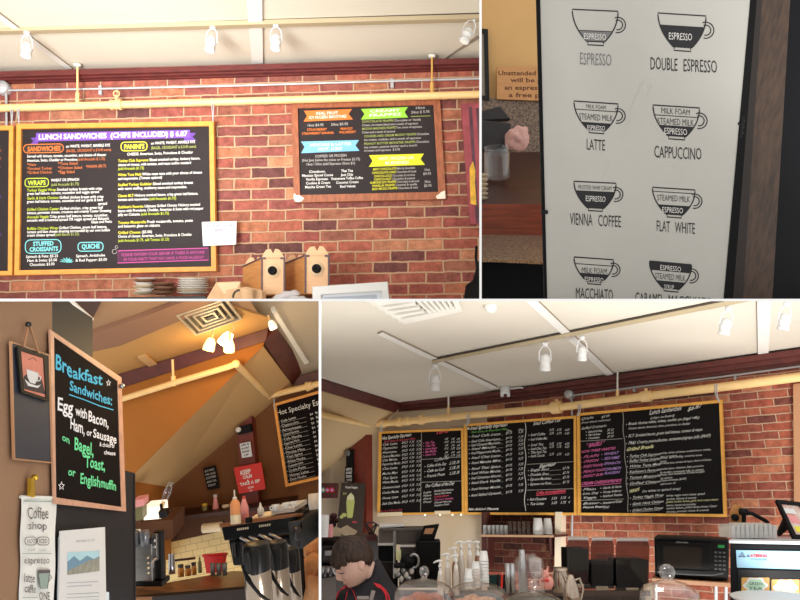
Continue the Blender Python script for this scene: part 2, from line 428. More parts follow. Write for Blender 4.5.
# wire hooks that carry the boards
def hook(x0, y0, x1, y1, label):
    m = MB().ptube(W1, [(x0, y0), (x0 + .6, (y0 + y1) / 2), (x1, y1)], .1, .55, 'zinc', 6)
    m.ptube(W1, [(x0 + 2.2, y0 + 1), (x0 + 2, (y0 + y1) / 2), (x1, y1)], .1, .5, 'zinc', 6)
    tag(m.build('wire_hanger'), label, 'wire hanger', 'wire hangers of the printed menus')
hook(10.5, 103.5, 11.8, 125, 'twisted wire loop over the yellow pipe beside the round grey box')
hook(17, 103.5, 19, 123.5, 'wire loop over the yellow pipe at the near corner of the purple ribbon menu')
hook(211.5, 98, 213, 121.5, 'wire loop over the yellow pipe at the far corner of the purple ribbon menu')

# ------------------------------------------------------------- menu boards
mat('menu grey', (46, 39, 40), .5, vary=.05, spec=.2); mat('ink orange', (226, 122, 52), .8); mat('ink orange dim', (196, 110, 62), .8); mat('ink yellow', (232, 222, 70), .8); mat('ink lime', (190, 205, 62), .8)
mat('ink green', (160, 172, 92), .8); mat('ink purple', (122, 76, 176), .7); mat('ink purple dark', (104, 62, 158), .7); mat('ink cyan', (128, 216, 222), .8); mat('ink pink', (204, 84, 156), .8); mat('ink plum', (78, 34, 66), .7)
mat('ink white', (236, 234, 230), .8); mat('ink grey', (178, 172, 168), .8); mat('badge dark', (40, 34, 34), .6)
mat('ink blue', (122, 184, 214), .7); mat('ink leaf', (150, 212, 62), .7); mat('ink lemon', (226, 222, 40), .7)
OW = 'ink white'; OO = 'ink orange dim'; OY = 'ink yellow'; OG = 'ink green'; OL = 'ink lime'; GR = 'ink grey'
bt = thing('menu_board', 'dark menu board with orange frame cut off at the picture edge, beside the round box', 'menu board', W1.hit(0, 274, .03), 'printed menu boards')
bt['label'] = 'dark orange-framed menu board mostly cut off, past the drop pipe of the round box'
framed(bt, W1, [(-180, 128.5), (13.2, 125.5), (12, 275), (-180, 279)], 4.2, 'orange frame', 'menu grey', .035, .03)
m = MB()
for y, x0 in ((152, -10), (160, -14), (168, -8), (198, -12), (236, -12)): m.text(W1, 'Latte 16oz', x0 - 40, y, 1.5 if y != 168 else 0.5, y - .6, 3, 'ink orange dim' if y < 180 else 'ink purple', .0535)
m.build('lettering', bt)

bt = thing('menu_board', 'dark printed sandwich menu with purple ribbon title in an orange frame', 'menu board', W1.hit(115, 273, .03), 'printed menu boards')
o_ = framed(bt, W1, [(16.5, 124), (213.5, 121), (216, 271), (14.3, 275)], 4.6, 'orange frame', 'menu grey', .035, .03)
r = MB()
r.flat(W1, [(30.5, 138), (38, 137), (38, 144), (30.5, 144.2), (33.5, 141)], o_ - .0006, 'ink purple dark').flat(W1, [(184, 132.5), (196, 133), (192.5, 136.8), (196.5, 140.6), (184, 141)], o_ - .0006, 'ink purple dark')
r.flat(W1, [(36, 133), (190, 129.8), (190, 137.8), (36, 141.6)], o_, 'ink purple')
r.text(W1, 'LUNCH SANDWICHES  (CHIPS INCLUDED) $ 6.87', 38.5, 139.6, 187.5, 135.9, 5, OW, o_ + .001, .03)
r.build('title_ribbon', bt)
def badge(mb, x0, y0, x1, y1, col, lines, sl=-.03, r=3.4, fill='badge dark', h=4.6, off=None):
    off = off or o_
    P = rrect(x0, y0, x1, y1, r, sl)
    mb.flat(W1, P, off, fill); mb.line(W1, P, .8, off + .001, col, True)
    for (t, a, b, c, d) in lines: mb.text(W1, t, a, b, c, d, h, col, off + .001, .03)
    mb.build('badge', bt)
badge(MB(), 23.5, 144.6, 63.5, 153, 'ink orange', [('SANDWICHES', 27.5, 151.4, 60.5, 150.4)], -.02, 4)
badge(MB(), 25, 178.5, 48.5, 187, 'ink lime', [('WRAPS', 28, 185.3, 45.7, 184.7)], -.02)
badge(MB(), 121, 142.3, 147, 151, 'ink yellow', [("PANINI'S", 124, 149.2, 144.5, 148.4)], -.02)
badge(MB(), 25.3, 240, 61, 253.5, 'ink cyan', [('STUFFED', 33, 246, 53.5, 245.3), ('CROISSANTS', 29.5, 251.6, 58, 250.6)], -.015, 5, h=4.2)
badge(MB(), 78, 242.5, 103, 251.3, 'ink cyan', [('QUICHE', 81.7, 248.9, 99.7, 248.2)], -.015)
m = MB()
P = [(118, 250.8), (208.3, 248), (208.5, 260), (117.6, 263)]
m.flat(W1, P, o_, 'ink plum').line(W1, P, .9, o_ + .001, 'ink pink', True)
m.text(W1, 'PLEASE INFORM YOUR SERVER IF THERE IS ANYONE', 121.5, 256.3, 204.5, 253.5, 2.9, 'ink pink', o_ + .001, .0)
m.text(W1, 'IN YOUR PARTY THAT MAY HAVE A FOOD ALLERGY!', 123.5, 261, 203.5, 258.4, 2.9, 'ink pink', o_ + .001, .0)
m.build('allergy_box', bt); m = MB()
for a in range(7): m.flat(W1, [(66.5, 262.5), (66.5 + 7.2 * cos(-.1 - a * .5) , 261.5 + 4.6 * sin(-.1 - a * .5) * (1 if a < 7 else .4) - 0), (66.5 + 5 * cos(.2 - a * .5), 262 + 3 * sin(.2 - a * .5))], o_, 'ink cyan')
m.build('leaf_drawing', bt); m = MB()
m.line(W1, circ(114.5, 251.5, 2.3, 10), .5, o_, 'ink grey').line(W1, circ(116.5, 247, 1.4, 10), .5, o_, 'ink grey')
m.build('doodle', bt)
m = MB()
def T(x0, y0, x1, y1, txt, c=OW, h=2.75, mb=None, pl=None, off=None, bold=.012, **k):
    (mb or m).text(pl or W1, txt, x0, y0, x1, y1, h, c, off or o_, bold, **k)
T(66, 147.7, 110, 146.4, 'on WHITE, WHEAT, MARBLE RYE'); T(66, 152.3, 111, 150.8, '(BAGEL, CROISSANT is $ 0.40 extra)', OO)
T(27, 157.6, 106, 155.9, 'Served with lettuce, tomato, cucumber, and choice of cheese:')
T(27, 161.8, 105, 160, [('American, Swiss, Cheddar or Provolone', OW), ('(add Avocado $ 1.75)', OO)])
for a in ((27, 166, 36, 165.8, '*Ham'), (58, 165, 77.5, 164.5, '*Tuna Salad'), (27, 170, 52, 169.4, '*Smoked Turkey'), (58, 169.3, 82, 168.7, '*Chicken Salad'), (86, 168, 106, 167, '*FAKIN (BLT)'), (27, 174, 52, 173.3, '*Grilled Chicken'), (58, 173.3, 74.5, 173, '*Egg Salad')): T(*a, OO)
T(51, 181.6, 79, 180.7, 'WHEAT OR SPINACH'); T(51, 186, 79, 185.1, '(add Avocado $1.75)', OG)
for a in ((27, 191.6, 102, 189.6, [('Turkey Veggie Wrap:', OL), ('Smoked turkey breast with crisp', OW)]), (27, 195, 99, 193, 'green leaf lettuce, tomato, cucumber and veggie spread'),
          (27, 199.6, 103.5, 197.7, [('Garlic & Herb Chicken:', OL), ('Grilled chicken breast with crisp', OW)]), (27, 203, 103, 201, 'green leaf lettuce, tomato, cucumber and our garlic & herb'), (98, 205, 107, 204.6, 'spread'),
          (27, 210.8, 103, 208.6, [('Grilled Chicken Caesar:', OL), ('Grilled chicken, crisp green leaf', OW)]), (27, 214.2, 111, 211.8, 'lettuce, parmesan cheese, croutons and creamy Caesar Dressing'),
          (27, 218.4, 108, 216.2, [('Avocado Veggie:', OL), ('Crisp green leaf lettuce, tomato, cucumber,', OW)]), (27, 221.7, 109, 219.6, 'avocado with a hummus spread OR veggie spread and Balsamic'), (91, 223.4, 112, 222.6, 'Glaze and Pesto'),
          (27, 230, 107, 227.8, [('Buffalo Chicken Wrap:', OL), ('Grilled Chicken, green leaf lettuce,', OW)]), (27, 233.3, 110, 231.2, 'tomato and blue cheese dressing surrounded by our own buffalo'), (27, 236.7, 79, 235.2, [('cream cheese spread', OW), ('(add Bacon $1.25)', OG)]),
          (26, 258, 58, 257, 'Spinach & Feta: $5.25'), (27, 262, 57, 261.1, 'Ham & Swiss: $5.00'), (29.5, 266, 54.5, 265.2, 'Chocolate: $3.00'), (76, 257.3, 105, 256.3, 'Spinach, Artichoke'), (75.5, 261.7, 107, 260.6, '& Red Pepper: $5.00'),
          (151, 144.6, 195, 143, 'on WHITE, WHEAT, MARBLE RYE'), (151, 149.3, 196, 147.6, '(BAGEL, CROISSANT is $ 0.40 extra)', OG), (127, 155.6, 193, 153.4, 'CHEESE: American, Swiss, Provolone & Cheddar'),
          (118, 162.2, 200, 159.4, [('Turkey Club Supreme:', OY), ('Sliced smoked turkey, hickory bacon,', OW)]), (118, 166.2, 191, 163.9, 'choice of cheese, with tomato, and mayo and/or mustard'), (118, 170, 144, 169.2, '(add Avocado $1.75)', OL),
          (118, 176.2, 202, 173.5, [('White Tuna Melt:', OY), ('White meat tuna with your choice of cheese', OW)]), (118, 180, 162, 178.5, 'and mayonnaise. (Tomato optional)'),
          (118, 186.2, 193, 183.7, [('Stuffed Turkey Gobbler:', OY), ('Sliced smoked turkey breast', OW)]), (118, 190, 187, 188, 'with warm stuffing, cranberry sauce and mayonnaise.'),
          (118, 197.2, 198, 194.6, [('Classic BLT:', OY), ('Hickory smoked bacon, crisp green leaf lettuce,', OW)]), (118, 201, 176, 199.4, [('tomato and mayonnaise', OW), ('(add Avocado $1.75)', OL)]),
          (118, 208.4, 200, 205.6, [("Kathleen's Favorite:", OY), ('Ultimate Grilled Cheese: Hickory smoked', OW)]), (118, 212.2, 203.5, 209.5, 'bacon with Provolone, Cheddar, American & Swiss with red pepper'), (118, 216, 169, 214.5, [('jelly on Ciabatta.', OW), ('(add Avocado $1.75)', OL)]),
          (118, 224, 193, 221.6, [('Tomato Mozzarella:', OY), ('Fresh mozzarella, tomato, pesto', OW)]), (118, 227.6, 160, 226.5, 'and balsamic glaze on ciabatta'),
          (118, 234, 152, 233, [('Grilled Cheese:', OY), ('($5.00)', OW)]), (118, 237.8, 192, 235.7, 'Choice of cheese: American, Swiss, Provolone & Cheddar'), (118, 242, 169, 240.4, '(add Avocado $1.75, add Tomato $1.25)', OL)): T(*a)
m.build('lettering', bt)

mat('brown frame', (158, 92, 60), .5, vary=.25, scale=16, stretch=(4, 1, 1)); mat('bracket white', (240, 228, 210), .5)
bt = thing('menu_board', 'printed drinks menu in a brown wood frame with coloured swallowtail ribbons', 'menu board', W1.hit(368, 201, .03), 'printed menu boards')
q = [(291, 102.5), (440, 98.8), (446, 199), (294, 202.5)]
o_ = framed(bt, W1, q, 6, 'brown frame', 'menu grey', .03, .005, [(297.6, 108), (433.5, 104.6), (438.3, 191.8), (300, 195)])
m = MB()
for pts in ([(294, 193), (297, 195.5), (299, 195), (304, 198), (302, 201), (299, 202), (295, 201.5), (293.5, 198)], [(436, 196), (439, 194), (441, 192), (445, 190.5), (445.5, 198.5), (437, 198.8)]): MB().slab(W1, pts, .041, .004, 'bracket white').build('corner_bracket', bt)
m = MB()
for pts, c in (([(304, 110.8), (352, 109), (348.5, 114), (353, 119.4), (303.5, 121.6), (307, 116)], 'ink orange'), ([(301, 141.5), (359, 140), (355.5, 145.5), (359.5, 150.8), (301, 153.2), (304.5, 147)], 'ink blue'),
               ([(361, 109), (408, 107), (404.5, 112), (408, 117.4), (361, 119.6), (364.5, 114)], 'ink leaf'), ([(369, 155.2), (424, 153.6), (420.5, 159), (425, 164.8), (369, 166.8), (372.5, 161)], 'ink lemon')): MB().flat(W1, pts, o_ - .0006, c).build('ribbon', bt)
m = MB()
for a in ((316, 114.8, 338, 114, 'REAL FRUIT'), (309, 119, 346.5, 117.5, 'ICY FROZEN SMOOTHIES'), (310, 146.4, 351, 145, 'MOCHAS & LATTES'), (318, 150.6, 342, 149.8, 'HOT, ICED'), (370, 112.6, 400, 111.3, 'CREAMY'), (369, 116.8, 401, 115.4, 'FRAPPES'), (379, 160, 414, 159, 'HOT, FROZEN OR'), (385, 164.4, 409, 163.6, 'BLENDED')): T(*a, OW, 2.8)
for a in ((307, 126.5, 323.5, 126, '16oz $4.95'), (331, 125.7, 348, 125, '24oz $5.95'), (315, 157.6, 346.5, 156.5, 'COFFEES OR FROZEN'), (302, 161.6, 360, 160.2, '(Hot Java below the mixes or Freezes $5.75)'), (306, 165.5, 355, 164.2, '16oz / 24oz (add Espresso Shots $1)'),
          (415, 109.2, 425, 108.6, '16oz'), (411, 113.6, 429.5, 112.6, '24oz $ 5.95'), (424, 171, 430, 170.6, '16oz'), (423, 175, 431, 174.6, '$4.95'), (424.5, 183, 430.5, 182.6, '24oz'), (424, 187, 431.5, 186.5, '$5.95')): T(*a, GR, 2.6)
for a in ((307, 131, 327, 130.3, 'STRAWBERRY'), (340.5, 130, 352.5, 129.5, 'MANGO'), (302, 134.9, 334, 133.8, 'STRAWBERRY BANANA'), (339, 133.6, 356, 132.9, 'WILDBERRY')): T(*a, 'ink orange', 2.5)
for a in ((309, 173, 325, 172.5, 'Cinnabunn'), (302, 176.9, 333, 176, 'Mexican Spiced Cocoa'), (306, 180.6, 328, 180, 'Vanilla Espresso'), (306, 184.5, 330, 183.7, 'Cookies & Cream'), (305, 188.4, 331, 187.5, 'Matcha Green Tea'),
          (341, 172.2, 353, 171.7, 'Thai Tea'), (341, 176, 353, 175.5, 'Java Chip'), (331, 180, 363, 178.9, 'Vietnamese Toffee Coffee'), (336, 183.8, 358.5, 183, 'Coconut Cream'), (340, 187.8, 355.5, 187.2, 'Red Velvet')): T(*a, OW, 2.6)
m.line(W1, [(411, 116.5), (430.5, 115.8)], .6, o_, OG)
for a in ((362, 122.8, 421, 120.5, [('CHOCOLATE FRAPPE', OG), ('Chocolate or Vanilla', GR)]), (362, 126.3, 418, 124.3, 'Cream, ice cream blend and a touch of espresso'), (362, 130, 422, 127.6, [('MOCHA MADNESS FRAPPE', OG), ('Two shots of espresso', GR)]), (362, 133.5, 395, 132.3, 'Cream and a touch of caramel'),
          (364, 137.5, 429, 134.7, [('COOKIES AND CREAM MUDDY FRAPPE', OG), ('Chocolate', GR)]), (364, 141, 421, 138.8, 'ice cream, cookies, and a touch of espresso'), (364, 145, 429, 142.4, [('PEANUT BUTTER MONSTER FRAPPE', OG), ('Chocolate', GR)]), (364, 148.4, 417, 146.2, 'ice cream, peanut butter and a touch'), (364, 151.8, 400, 150.4, 'of cream and espresso  $ 5.95')): T(*a, GR, 2.3)
for a in ((373, 170.5, 415, 168.7, 'MINT CHOCOLATE', 'Mint & chocolate'), (372, 174, 416, 172.2, 'CHOCOLATE CAKE', 'Chocolate & hazel'), (374, 177.4, 415, 175.7, 'CHOCO-LOCO', 'Chocolate & coconut'), (374, 180.6, 415, 179, 'CHOCO-NUT', 'Chocolate & peanut'), (370, 183.8, 419, 182, 'ALMOND JOY FRAPPE', 'Chocolate & almond'), (372, 187, 417, 185.2, 'VANILLA FRAPPE', 'Caramel & vanilla'), (372, 190.2, 418, 188.4, 'IRISH MUDD FRAPPE', 'Chocolate & mint')): T(*a[:4], [(a[4], 'ink lemon'), (a[5], GR)], GR, 2.3)
m.build('lettering', bt)

# price card taped over the frame
m = MB().slab(W1, [(201.8, 222), (236.5, 221), (236, 244.5), (203, 246)], .078, .074, 'white paper')
mat('ink violet', (84, 52, 120), .8); mat('ink faint', (150, 142, 158), .8)
for a in ((207, 227.4, 232, 226.6, "KATHLEEN'S FAVORI", 'ink violet', 2.6), (214, 231.4, 226, 231, 'SANDWICH', 'ink violet', 2.6), (206, 236, 233, 235.2, 'a rotating special, ask server', 'ink faint', 1.6), (206, 239, 233, 238.2, 'served with chips and a pickle', 'ink faint', 1.6), (205, 243, 234, 242.2, 'cheese and bread of your choice', 'ink faint', 1.8)): m.text(W1, a[4], *a[:4], a[6], a[5], .0785, .01)
tag(m.build('notice_card'), 'small white paper card with violet heading, overlapping the orange frame', 'card')

# maroon painted panel at the edge
mat('maroon paint', (150, 66, 74), .6, vary=.22, scale=12); mat('dusk paint', (88, 52, 66), .6, vary=.3, scale=14); mat('yellow paint', (216, 170, 56), .6, vary=.25, scale=30)
P1b = W1.moved(.06)
m = MB().slab(P1b, [(461, 104), (500, 101), (500, 222), (470, 224.5)], .03, 0, 'maroon paint')
m.flat(P1b, [(468.5, 107), (472, 107), (478, 205), (481, 223), (476, 223), (474, 190)], .031, 'dusk paint').flat(P1b, [(469.5, 168), (473, 161), (475.5, 171), (475, 182), (476.5, 205), (470.5, 204)], .032, 'yellow paint').flat(P1b, [(476, 108), (484, 108), (484, 150), (479, 150)], .031, 'dusk paint')
tag(m.build('painted_panel'), 'maroon painted wood panel with a yellow patch, hung on the brick', 'panel')

# ------------------------------------------------------------- shelf and what stands on it
mat('shelf dark', (30, 24, 24), .5, vary=.2)
S1 = W1.moved(.16)
m = MB().slab(S1, [(112, 297.4), (206, 295.6), (206, 301), (112, 302.5)], .16, -.15, 'shelf dark')
tag(m.build('wall_shelf', bevel=.003), 'dark shelf under the purple ribbon menu carrying plates', 'shelf')
mat('plate white', (214, 208, 200), .3); mat('plate cream', (196, 178, 150), .35); mat('plate brown', (130, 92, 70), .4)
def plate(x, y, rpx, label, group, mm='plate white', first=None, tilt=0):
    s = S1.dep(x, y) / F; r = rpx * s; loc = S1.hit(x, y)
    if first: 
        o = first.copy(); COL.objects.link(o); o.location = loc; o['label'] = label; o['group'] = group; BUILT.append((o, BAY[0]))
    else:
        o = MB().lathe(loc, (0, 0, 1), [(0, 0), (r * .55, 0), (r * .62, .002), (r * .98, .012), (r, .0145), (r * .97, .0155), (r * .6, .006), (0, .005)], mm, 28).build('plate', loc=loc)
        tag(o, label, 'plate', group)
    o.rotation_euler = (tilt, tilt * .7, 0)
    return o
gp = 'plates stacked under the menu board'
f0 = None
names = ['bottom', 'second', 'third', 'fourth', 'fifth', 'sixth', 'topmost']
for i in range(7):
    mm = 'plate cream' if i == 1 else 'plate white'
    c = plate(193, 294.6 - i * 2.25, 15.6 - (i % 2) * .4 - (0.5 if i > 4 else 0), f'{names[i]} plate of the tidy white stack on the dark shelf', gp, mm)
for i in range(8):
    c = plate(145 + (i * 37 % 5) - 2, 294.9 - i * 2.05, 10.5 - (i % 3) * .6, f'{(["bottom", "second", "third", "fourth", "fifth", "sixth", "seventh", "topmost"])[i]} saucer of the crooked stack beside brown plates', 'saucers in the crooked stack', 'plate brown' if i == 6 else 'plate cream' if i % 3 == 0 else 'plate white', None, .06 * ((i % 3) - 1))
for i in range(5):
    plate(163 + i % 3, 295 - i * 2.3, 11.5, f'{["bottom", "second", "middle", "fourth", "topmost"][i]} brown saucer between the crooked stack and white plates', 'brown saucers on the dark shelf', 'plate brown', None, .1 * ((i % 2) - .3))

mat('kraft paper', (206, 168, 128), .8, vary=.08, scale=20); mat('kraft light', (226, 196, 158), .8)
B1 = W1.moved(.45)
m = MB().prism([B1.hit(*p) for p in ((206, 299), (216, 282), (241, 281), (238, 302), (206, 303))], -W1.n * .12, 'kraft paper')
m.flat(B1, [(217, 283), (240, 282), (236, 291), (224, 294)], .002, 'kraft light')
tag(m.build('paper_bag', bevel=.006), 'tan folded paper bag lying beside the plates under the notice card', 'bag')
B1 = W1.moved(.66)
m = MB().slab(B1, [(226, 290), (246, 286.5), (262, 290), (262, 303), (226, 303)], .04, -.05, 'kraft paper').tube([B1.hit(239 + 6 * cos(a), 298 + 8 * sin(a), .04) for a in [i * pi / 8 for i in range(8, 17)]], .006, 'track dark', 6)
m.lathe(B1.hit(247, 301, .08), (0, 0, 1), [(0, 0), (.03, 0), (.034, .05), (.03, .06), (0, .062)], 'kraft paper', 14)
tag(m.build('cardboard_tray', bevel=.004), 'tan cardboard carton with a handle hole before the first wooden box', 'carton')

# wooden boxes with black knobs
mat('birch wood', (222, 176, 132), .55, vary=.08, scale=10, stretch=(1, 1, 8)); mat('birch side', (196, 136, 78), .55, vary=.12, scale=10, stretch=(1, 1, 8)); mat('corner brown', (84, 58, 60), .5)
def coffee_box(x, y, label, k=1., side=9):
    pl = W1.moved(.5); s = pl.dep(x, y) / F
    loc = pl.hit(x, y + 24)
    t = thing('wooden_box', label, 'box', loc, 'wooden boxes with black knobs')
    H = lambda dx, dy, off=0.: pl.hit(x + dx * k, y + dy * k, off)
    back = (pl.hit(x - side, y + 1) - pl.hit(x, y)).normalized() * .0 - W1.n * .28 + W1.ex * (-.17)
    front_pts = [(-11.5, -12), (11.5, -12), (11.5, 24), (-11.5, 24)]
    MB().prism([H(*p) for p in front_pts], back, 'birch wood', 'birch side').build('box_body', t, bevel=.003)
    m = MB().prism([H(a, b, .004) for a, b in ((-11, -12), (-9.5, -16), (-6.5, -20), (-2.5, -20.6), (0, -16), (2.5, -21), (6, -20), (9, -16), (11, -12))], -W1.n * .012, 'birch wood').build('end_crest', t)
    m = MB()
    m.prism([H(a, b, .004) + back * .9 for a, b in ((-11, -12), (-9.5, -16), (-6.5, -20), (-2.5, -20.6), (0, -16), (2.5, -21), (6, -20), (9, -16), (11, -12))], -W1.n * .012, 'birch wood')
    m.build('end_crest', t)
    m = MB()
    for sx in (-1, 1):
        m.slab(pl, [(x + sx * 11.8 * k, y - 12.6 * k), (x + sx * 7.2 * k, y - 12.6 * k), (x + sx * 7.2 * k, y - 10.6 * k), (x + sx * 10.2 * k, y - 10.6 * k), (x + sx * 10.2 * k, y + 24 * k), (x + sx * 11.8 * k, y + 24 * k)], .006, -.002, 'corner brown')
    m.prism([H(-11.7, -12.4), H(-11.7, -10.8), H(-12.2, -10.8), H(-12.2, -12.4)], back, 'corner brown')
    m.build('corner_binding', t)
    c = H(0, 1)
    MB().lathe(c, W1.n, [(7.4 * s * k, .0), (7.4 * s * k, .004), (0, .005)], 'kraft light', 24).build('round_plate', t)
    MB().lathe(c + W1.n * .005, W1.n, [(4.3 * s * k, 0), (4.3 * s * k, .018), (3.6 * s * k, .024), (1.6 * s * k, .026), (1.4 * s * k, .022), (0, .022)], 'black', 20).build('knob', t)
    return t
coffee_box(273, 270, 'pale wooden box with black knob beside the cardboard carton', 1.02)
coffee_box(317, 268, 'pale wooden box with black knob behind the white picture frame', 1.06)
m = MB()
mat('film', (225, 220, 222), .25, alpha=.6)
for i in range(16):
    x = 277 + random.random() * 28; y = 299 - random.random() * 9
    m.ball(W1.hit(x, y + 3, .62), (.03, .02, .018), 'film', 7, 5, lambda p: p * (1 + .35 * noise.noise(p * 90 + V((i, 0, 0)))))
o = m.build('plastic_wrap'); tag(o, 'crumpled clear plastic wrap before the wooden boxes', 'plastic wrap'); o['kind'] = 'stuff'
F1 = W1.moved(.62)
t = thing('picture_frame', 'white framed picture standing before the wooden boxes, top edge showing', 'picture frame', F1.hit(352, 318))
q = [(312, 286.5), (387.5, 281.5), (391, 318), (313, 321)]
MB().ring(F1, q, inset(q, 9, 9, 7, 7), .03, 0, 'white enamel').build('frame', t, bevel=.004)
mat('mat board', (214, 218, 224), .6); mat('picture grey', (170, 178, 190), .6)
MB().slab(F1, inset(q, 5), .012, .004, 'mat board').slab(F1, inset(q, 12, 12, 12, 10), .014, .012, 'picture grey').build('picture', t)
m = MB().slab(W1.moved(.5), [(464, 300), (466, 285), (473, 280), (478, 262), (484, 252), (484, 304)], .05, 0, 'black')
m.ptube(W1.moved(.52), [(478, 274), (476, 258), (476.5, 246)], .0, 1.6, 'black', 8)
tag(m.build('black_machine', bevel=.004), 'edge of a black machine standing below the maroon panel', 'machine')
# =============================================================== bay 2: coffee guide banner, close up
BAY[0] = 2
S2 = 1.9                                   # the banner stands about three metres away
def K2(px, py, d): return K(px, py, d * S2)
P2 = plane3(K2(536, 0, 1.52), K2(755, 0, 1.52), K2(545, 299, 1.78))
mat('banner white', (190, 187, 179), .45, vary=.025, scale=3); mat('print black', (26, 24, 28), .6); mat('print grey', (120, 118, 118), .6); mat('scratch', (190, 186, 180), .7); mat('print white', (226, 222, 215), .6); mat('print mid', (70, 68, 70), .6)
t = thing('coffee_guide_banner', 'white banner printed with eight coffee cups in a thin black frame', 'banner', P2.hit(640, 330))
outer = [(536, -14), (758, -14), (730.5, 330), (545.2, 330)]
inner = [(540, -10), (751.5, -10), (721.5, 326), (548, 326)]
MB().slab(P2, [(538, -12), (755.5, -12), (726, 328), (546, 328)], .006, 0, 'banner white').build('panel', t)
mat('frame black', (12, 12, 13), .7, spec=.2)
MB().ring(P2, outer, inner, .010, -.004, 'frame black').build('frame', t)
m = MB()
for (x, y) in ((742.5, 121), (741.5, 127), (741, 133)): m.ball(P2.hit(x, y, .006), .0062 * S2, 'gloss black', 10, 8)
m.tube([P2.hit(743, 116, .006), P2.hit(740, 138, .006)], .004 * S2, 'gloss black', 8)
m.tube([P2.hit(738.2, 123.5, .008), P2.hit(744, 124, .008)], .003 * S2, 'gloss black', 8)
m.build('latch', t)
MB().slab(P2, [(541, 210.5), (548, 210.5), (548, 214), (541, 214)], .018, .012, 'gloss black').build('corner_clip', t)
of = .0068
def cup(x0, y0, x1, y1, yb, layers, words, gray=False):
    """rim from (x0,y0) to (x1,y1), bowl down to yb; layers = [(va, vb, material)] as height fractions"""
    m = MB(); w = x1 - x0; sl = (y1 - y0) / w; H = yb - (y0 + y1) / 2
    def L(v): u = .30 * v ** 2.1; return (x0 + w * u + .5 * v, y0 + sl * w * u + H * v)
    def R(v): u = 1 - .30 * v ** 2.1; return (x0 + w * u + .5 * v, y0 + sl * w * u + H * v)
    N = 12
    side = [L(i / N) for i in range(N + 1)] + [R(1 - i / N) for i in range(N + 1)]
    for va, vb, mm in layers:
        k = [va + (vb - va) * i / 8 for i in range(9)]
        m.flat(P2, [L(v) for v in k] + [R(v) for v in k[::-1]], of, mm)
    for va, vb, mm in layers:
        m.line(P2, [L(va), R(va)], .8, of + .0003, 'print black')
    m.line(P2, side, 1.25, of + .0004, 'print black', True)
    a = L(1); b = R(1); fh = H * .115
    m.line(P2, [(a[0] + 1.5, a[1]), (a[0] + 1.2, a[1] + fh), (b[0] - 1.2, b[1] + fh), (b[0] - 1.5, b[1])], 1.2, of + .0004, 'print black')
    c = R(.42); cx, cy = c[0] + w * .035, c[1] + H * .02
    for r in (.165, .105):
        pts = [(cx + w * r * 1.05 * cos(q), cy + w * r * sin(q) * 1.02) for q in [(-1.95 + 3.75 * i / 16) for i in range(17)]]
        m.line(P2, pts, 1.1, of + .0004, 'print black')
    for (tx, xa, xb, yy, h, mm) in words:
        m.text(P2, tx, xa, yy + sl * (xa - x0), xb, yy + sl * (xb - x0), h, mm, of + .0006, .0, wave=.06)
    m.build('cup_print', t)
W_, B_, M_ = 'print white', 'print black', 'print mid'
cup(572.3, 9.3, 618, 11.3, 41.6, [(.66, 1, 'print grey')], [('ESPRESSO', 583.5, 606, 38.5, 6, W_)])
cup(658, 13, 706, 16, 47.2, [(.36, 1, B_)], [('ESPRESSO', 668.5, 692, 38.5, 7, W_)])
cup(574, 101, 618, 104, 130, [(.29, .29, M_), (.75, 1, B_)], [('MILK FOAM', 586, 606, 107.3, 4, M_), ('STEAMED MILK', 579, 613, 118.8, 6.2, M_), ('ESPRESSO', 587, 605, 128.6, 4.6, W_)])
cup(653, 105, 699.5, 108, 136, [(.33, .33, M_), (.67, 1, B_)], [('MILK FOAM', 661, 690, 112.8, 5.8, M_), ('STEAMED MILK', 657.5, 694, 123.6, 6.4, M_), ('ESPRESSO', 664, 687, 133, 6.2, W_)])
cup(574, 181.3, 616, 183.3, 208, [(.36, 1, B_)], [('FROSTED WHIP CREAM', 578, 611.5, 188.8, 4.2, M_), ('ESPRESSO', 585.5, 605.5, 200.5, 5.6, W_)])
cup(652.5, 187.3, 695, 190, 214.5, [(.15, .15, M_), (.66, 1, B_)], [('STEAMED MILK', 657, 690, 200, 6, M_), ('ESPRESSO', 662, 683, 211.5, 5.4, W_)])
cup(574, 257, 613.5, 259.8, 281.5, [(.28, .28, M_), (.68, 1, B_)], [('MILK FOAM', 581.5, 607, 272, 5.6, M_), ('ESPRESSO', 584.5, 603.5, 280.2, 4.4, W_)])
cup(649.5, 261, 691.5, 264.8, 288.5, [(.0, .34, B_), (.74, 1, B_)], [('ESPRESSO', 660, 681, 268.8, 5, W_), ('STEAMED MILK', 655, 685.5, 278, 6, M_), ('SYRUP', 664, 674, 287, 4, W_)])
m = MB()
for (tx, xa, ya, xb, yb, h, mm) in (('ESPRESSO', 579.5, 64.2, 611.5, 66, 12, 'print grey'), ('DOUBLE', 650, 69.2, 677.5, 71, 12.6, B_), ('ESPRESSO', 683, 71.2, 717, 73, 12.6, B_), ('LATTE', 586.3, 149.5, 605, 150.8, 11, B_), ('CAPPUCCINO', 654, 157.5, 701.5, 160, 12, B_),
    ('VIENNA', 570, 224.5, 592.5, 226, 12, B_), ('COFFEE', 598, 226, 621, 227.3, 11.5, B_), ('FLAT', 656.3, 231, 670, 232.2, 11, B_), ('WHITE', 675, 232.6, 695, 234, 11, B_), ('MACCHIATO', 575.5, 298.2, 613, 300.5, 11, B_), ('CARAMEL', 635, 303, 664, 305.4, 11, B_), ('MACCHIATO', 668, 305.6, 712, 309, 11, B_)):
    m = MB().text(P2, tx, xa, ya, xb, yb, h, mm, of + .0006, .0, wave=.05); m.build('lettering', t)
for pts in ([(645, 79), (634, 100), (622, 142)], [(652, 84), (646, 98)], [(610, 160), (604, 176)], [(582, 224), (560, 262)], [(565, 217), (563, 219)]): MB().line(P2, pts, .9, of, 'scratch').build('scratch', t)

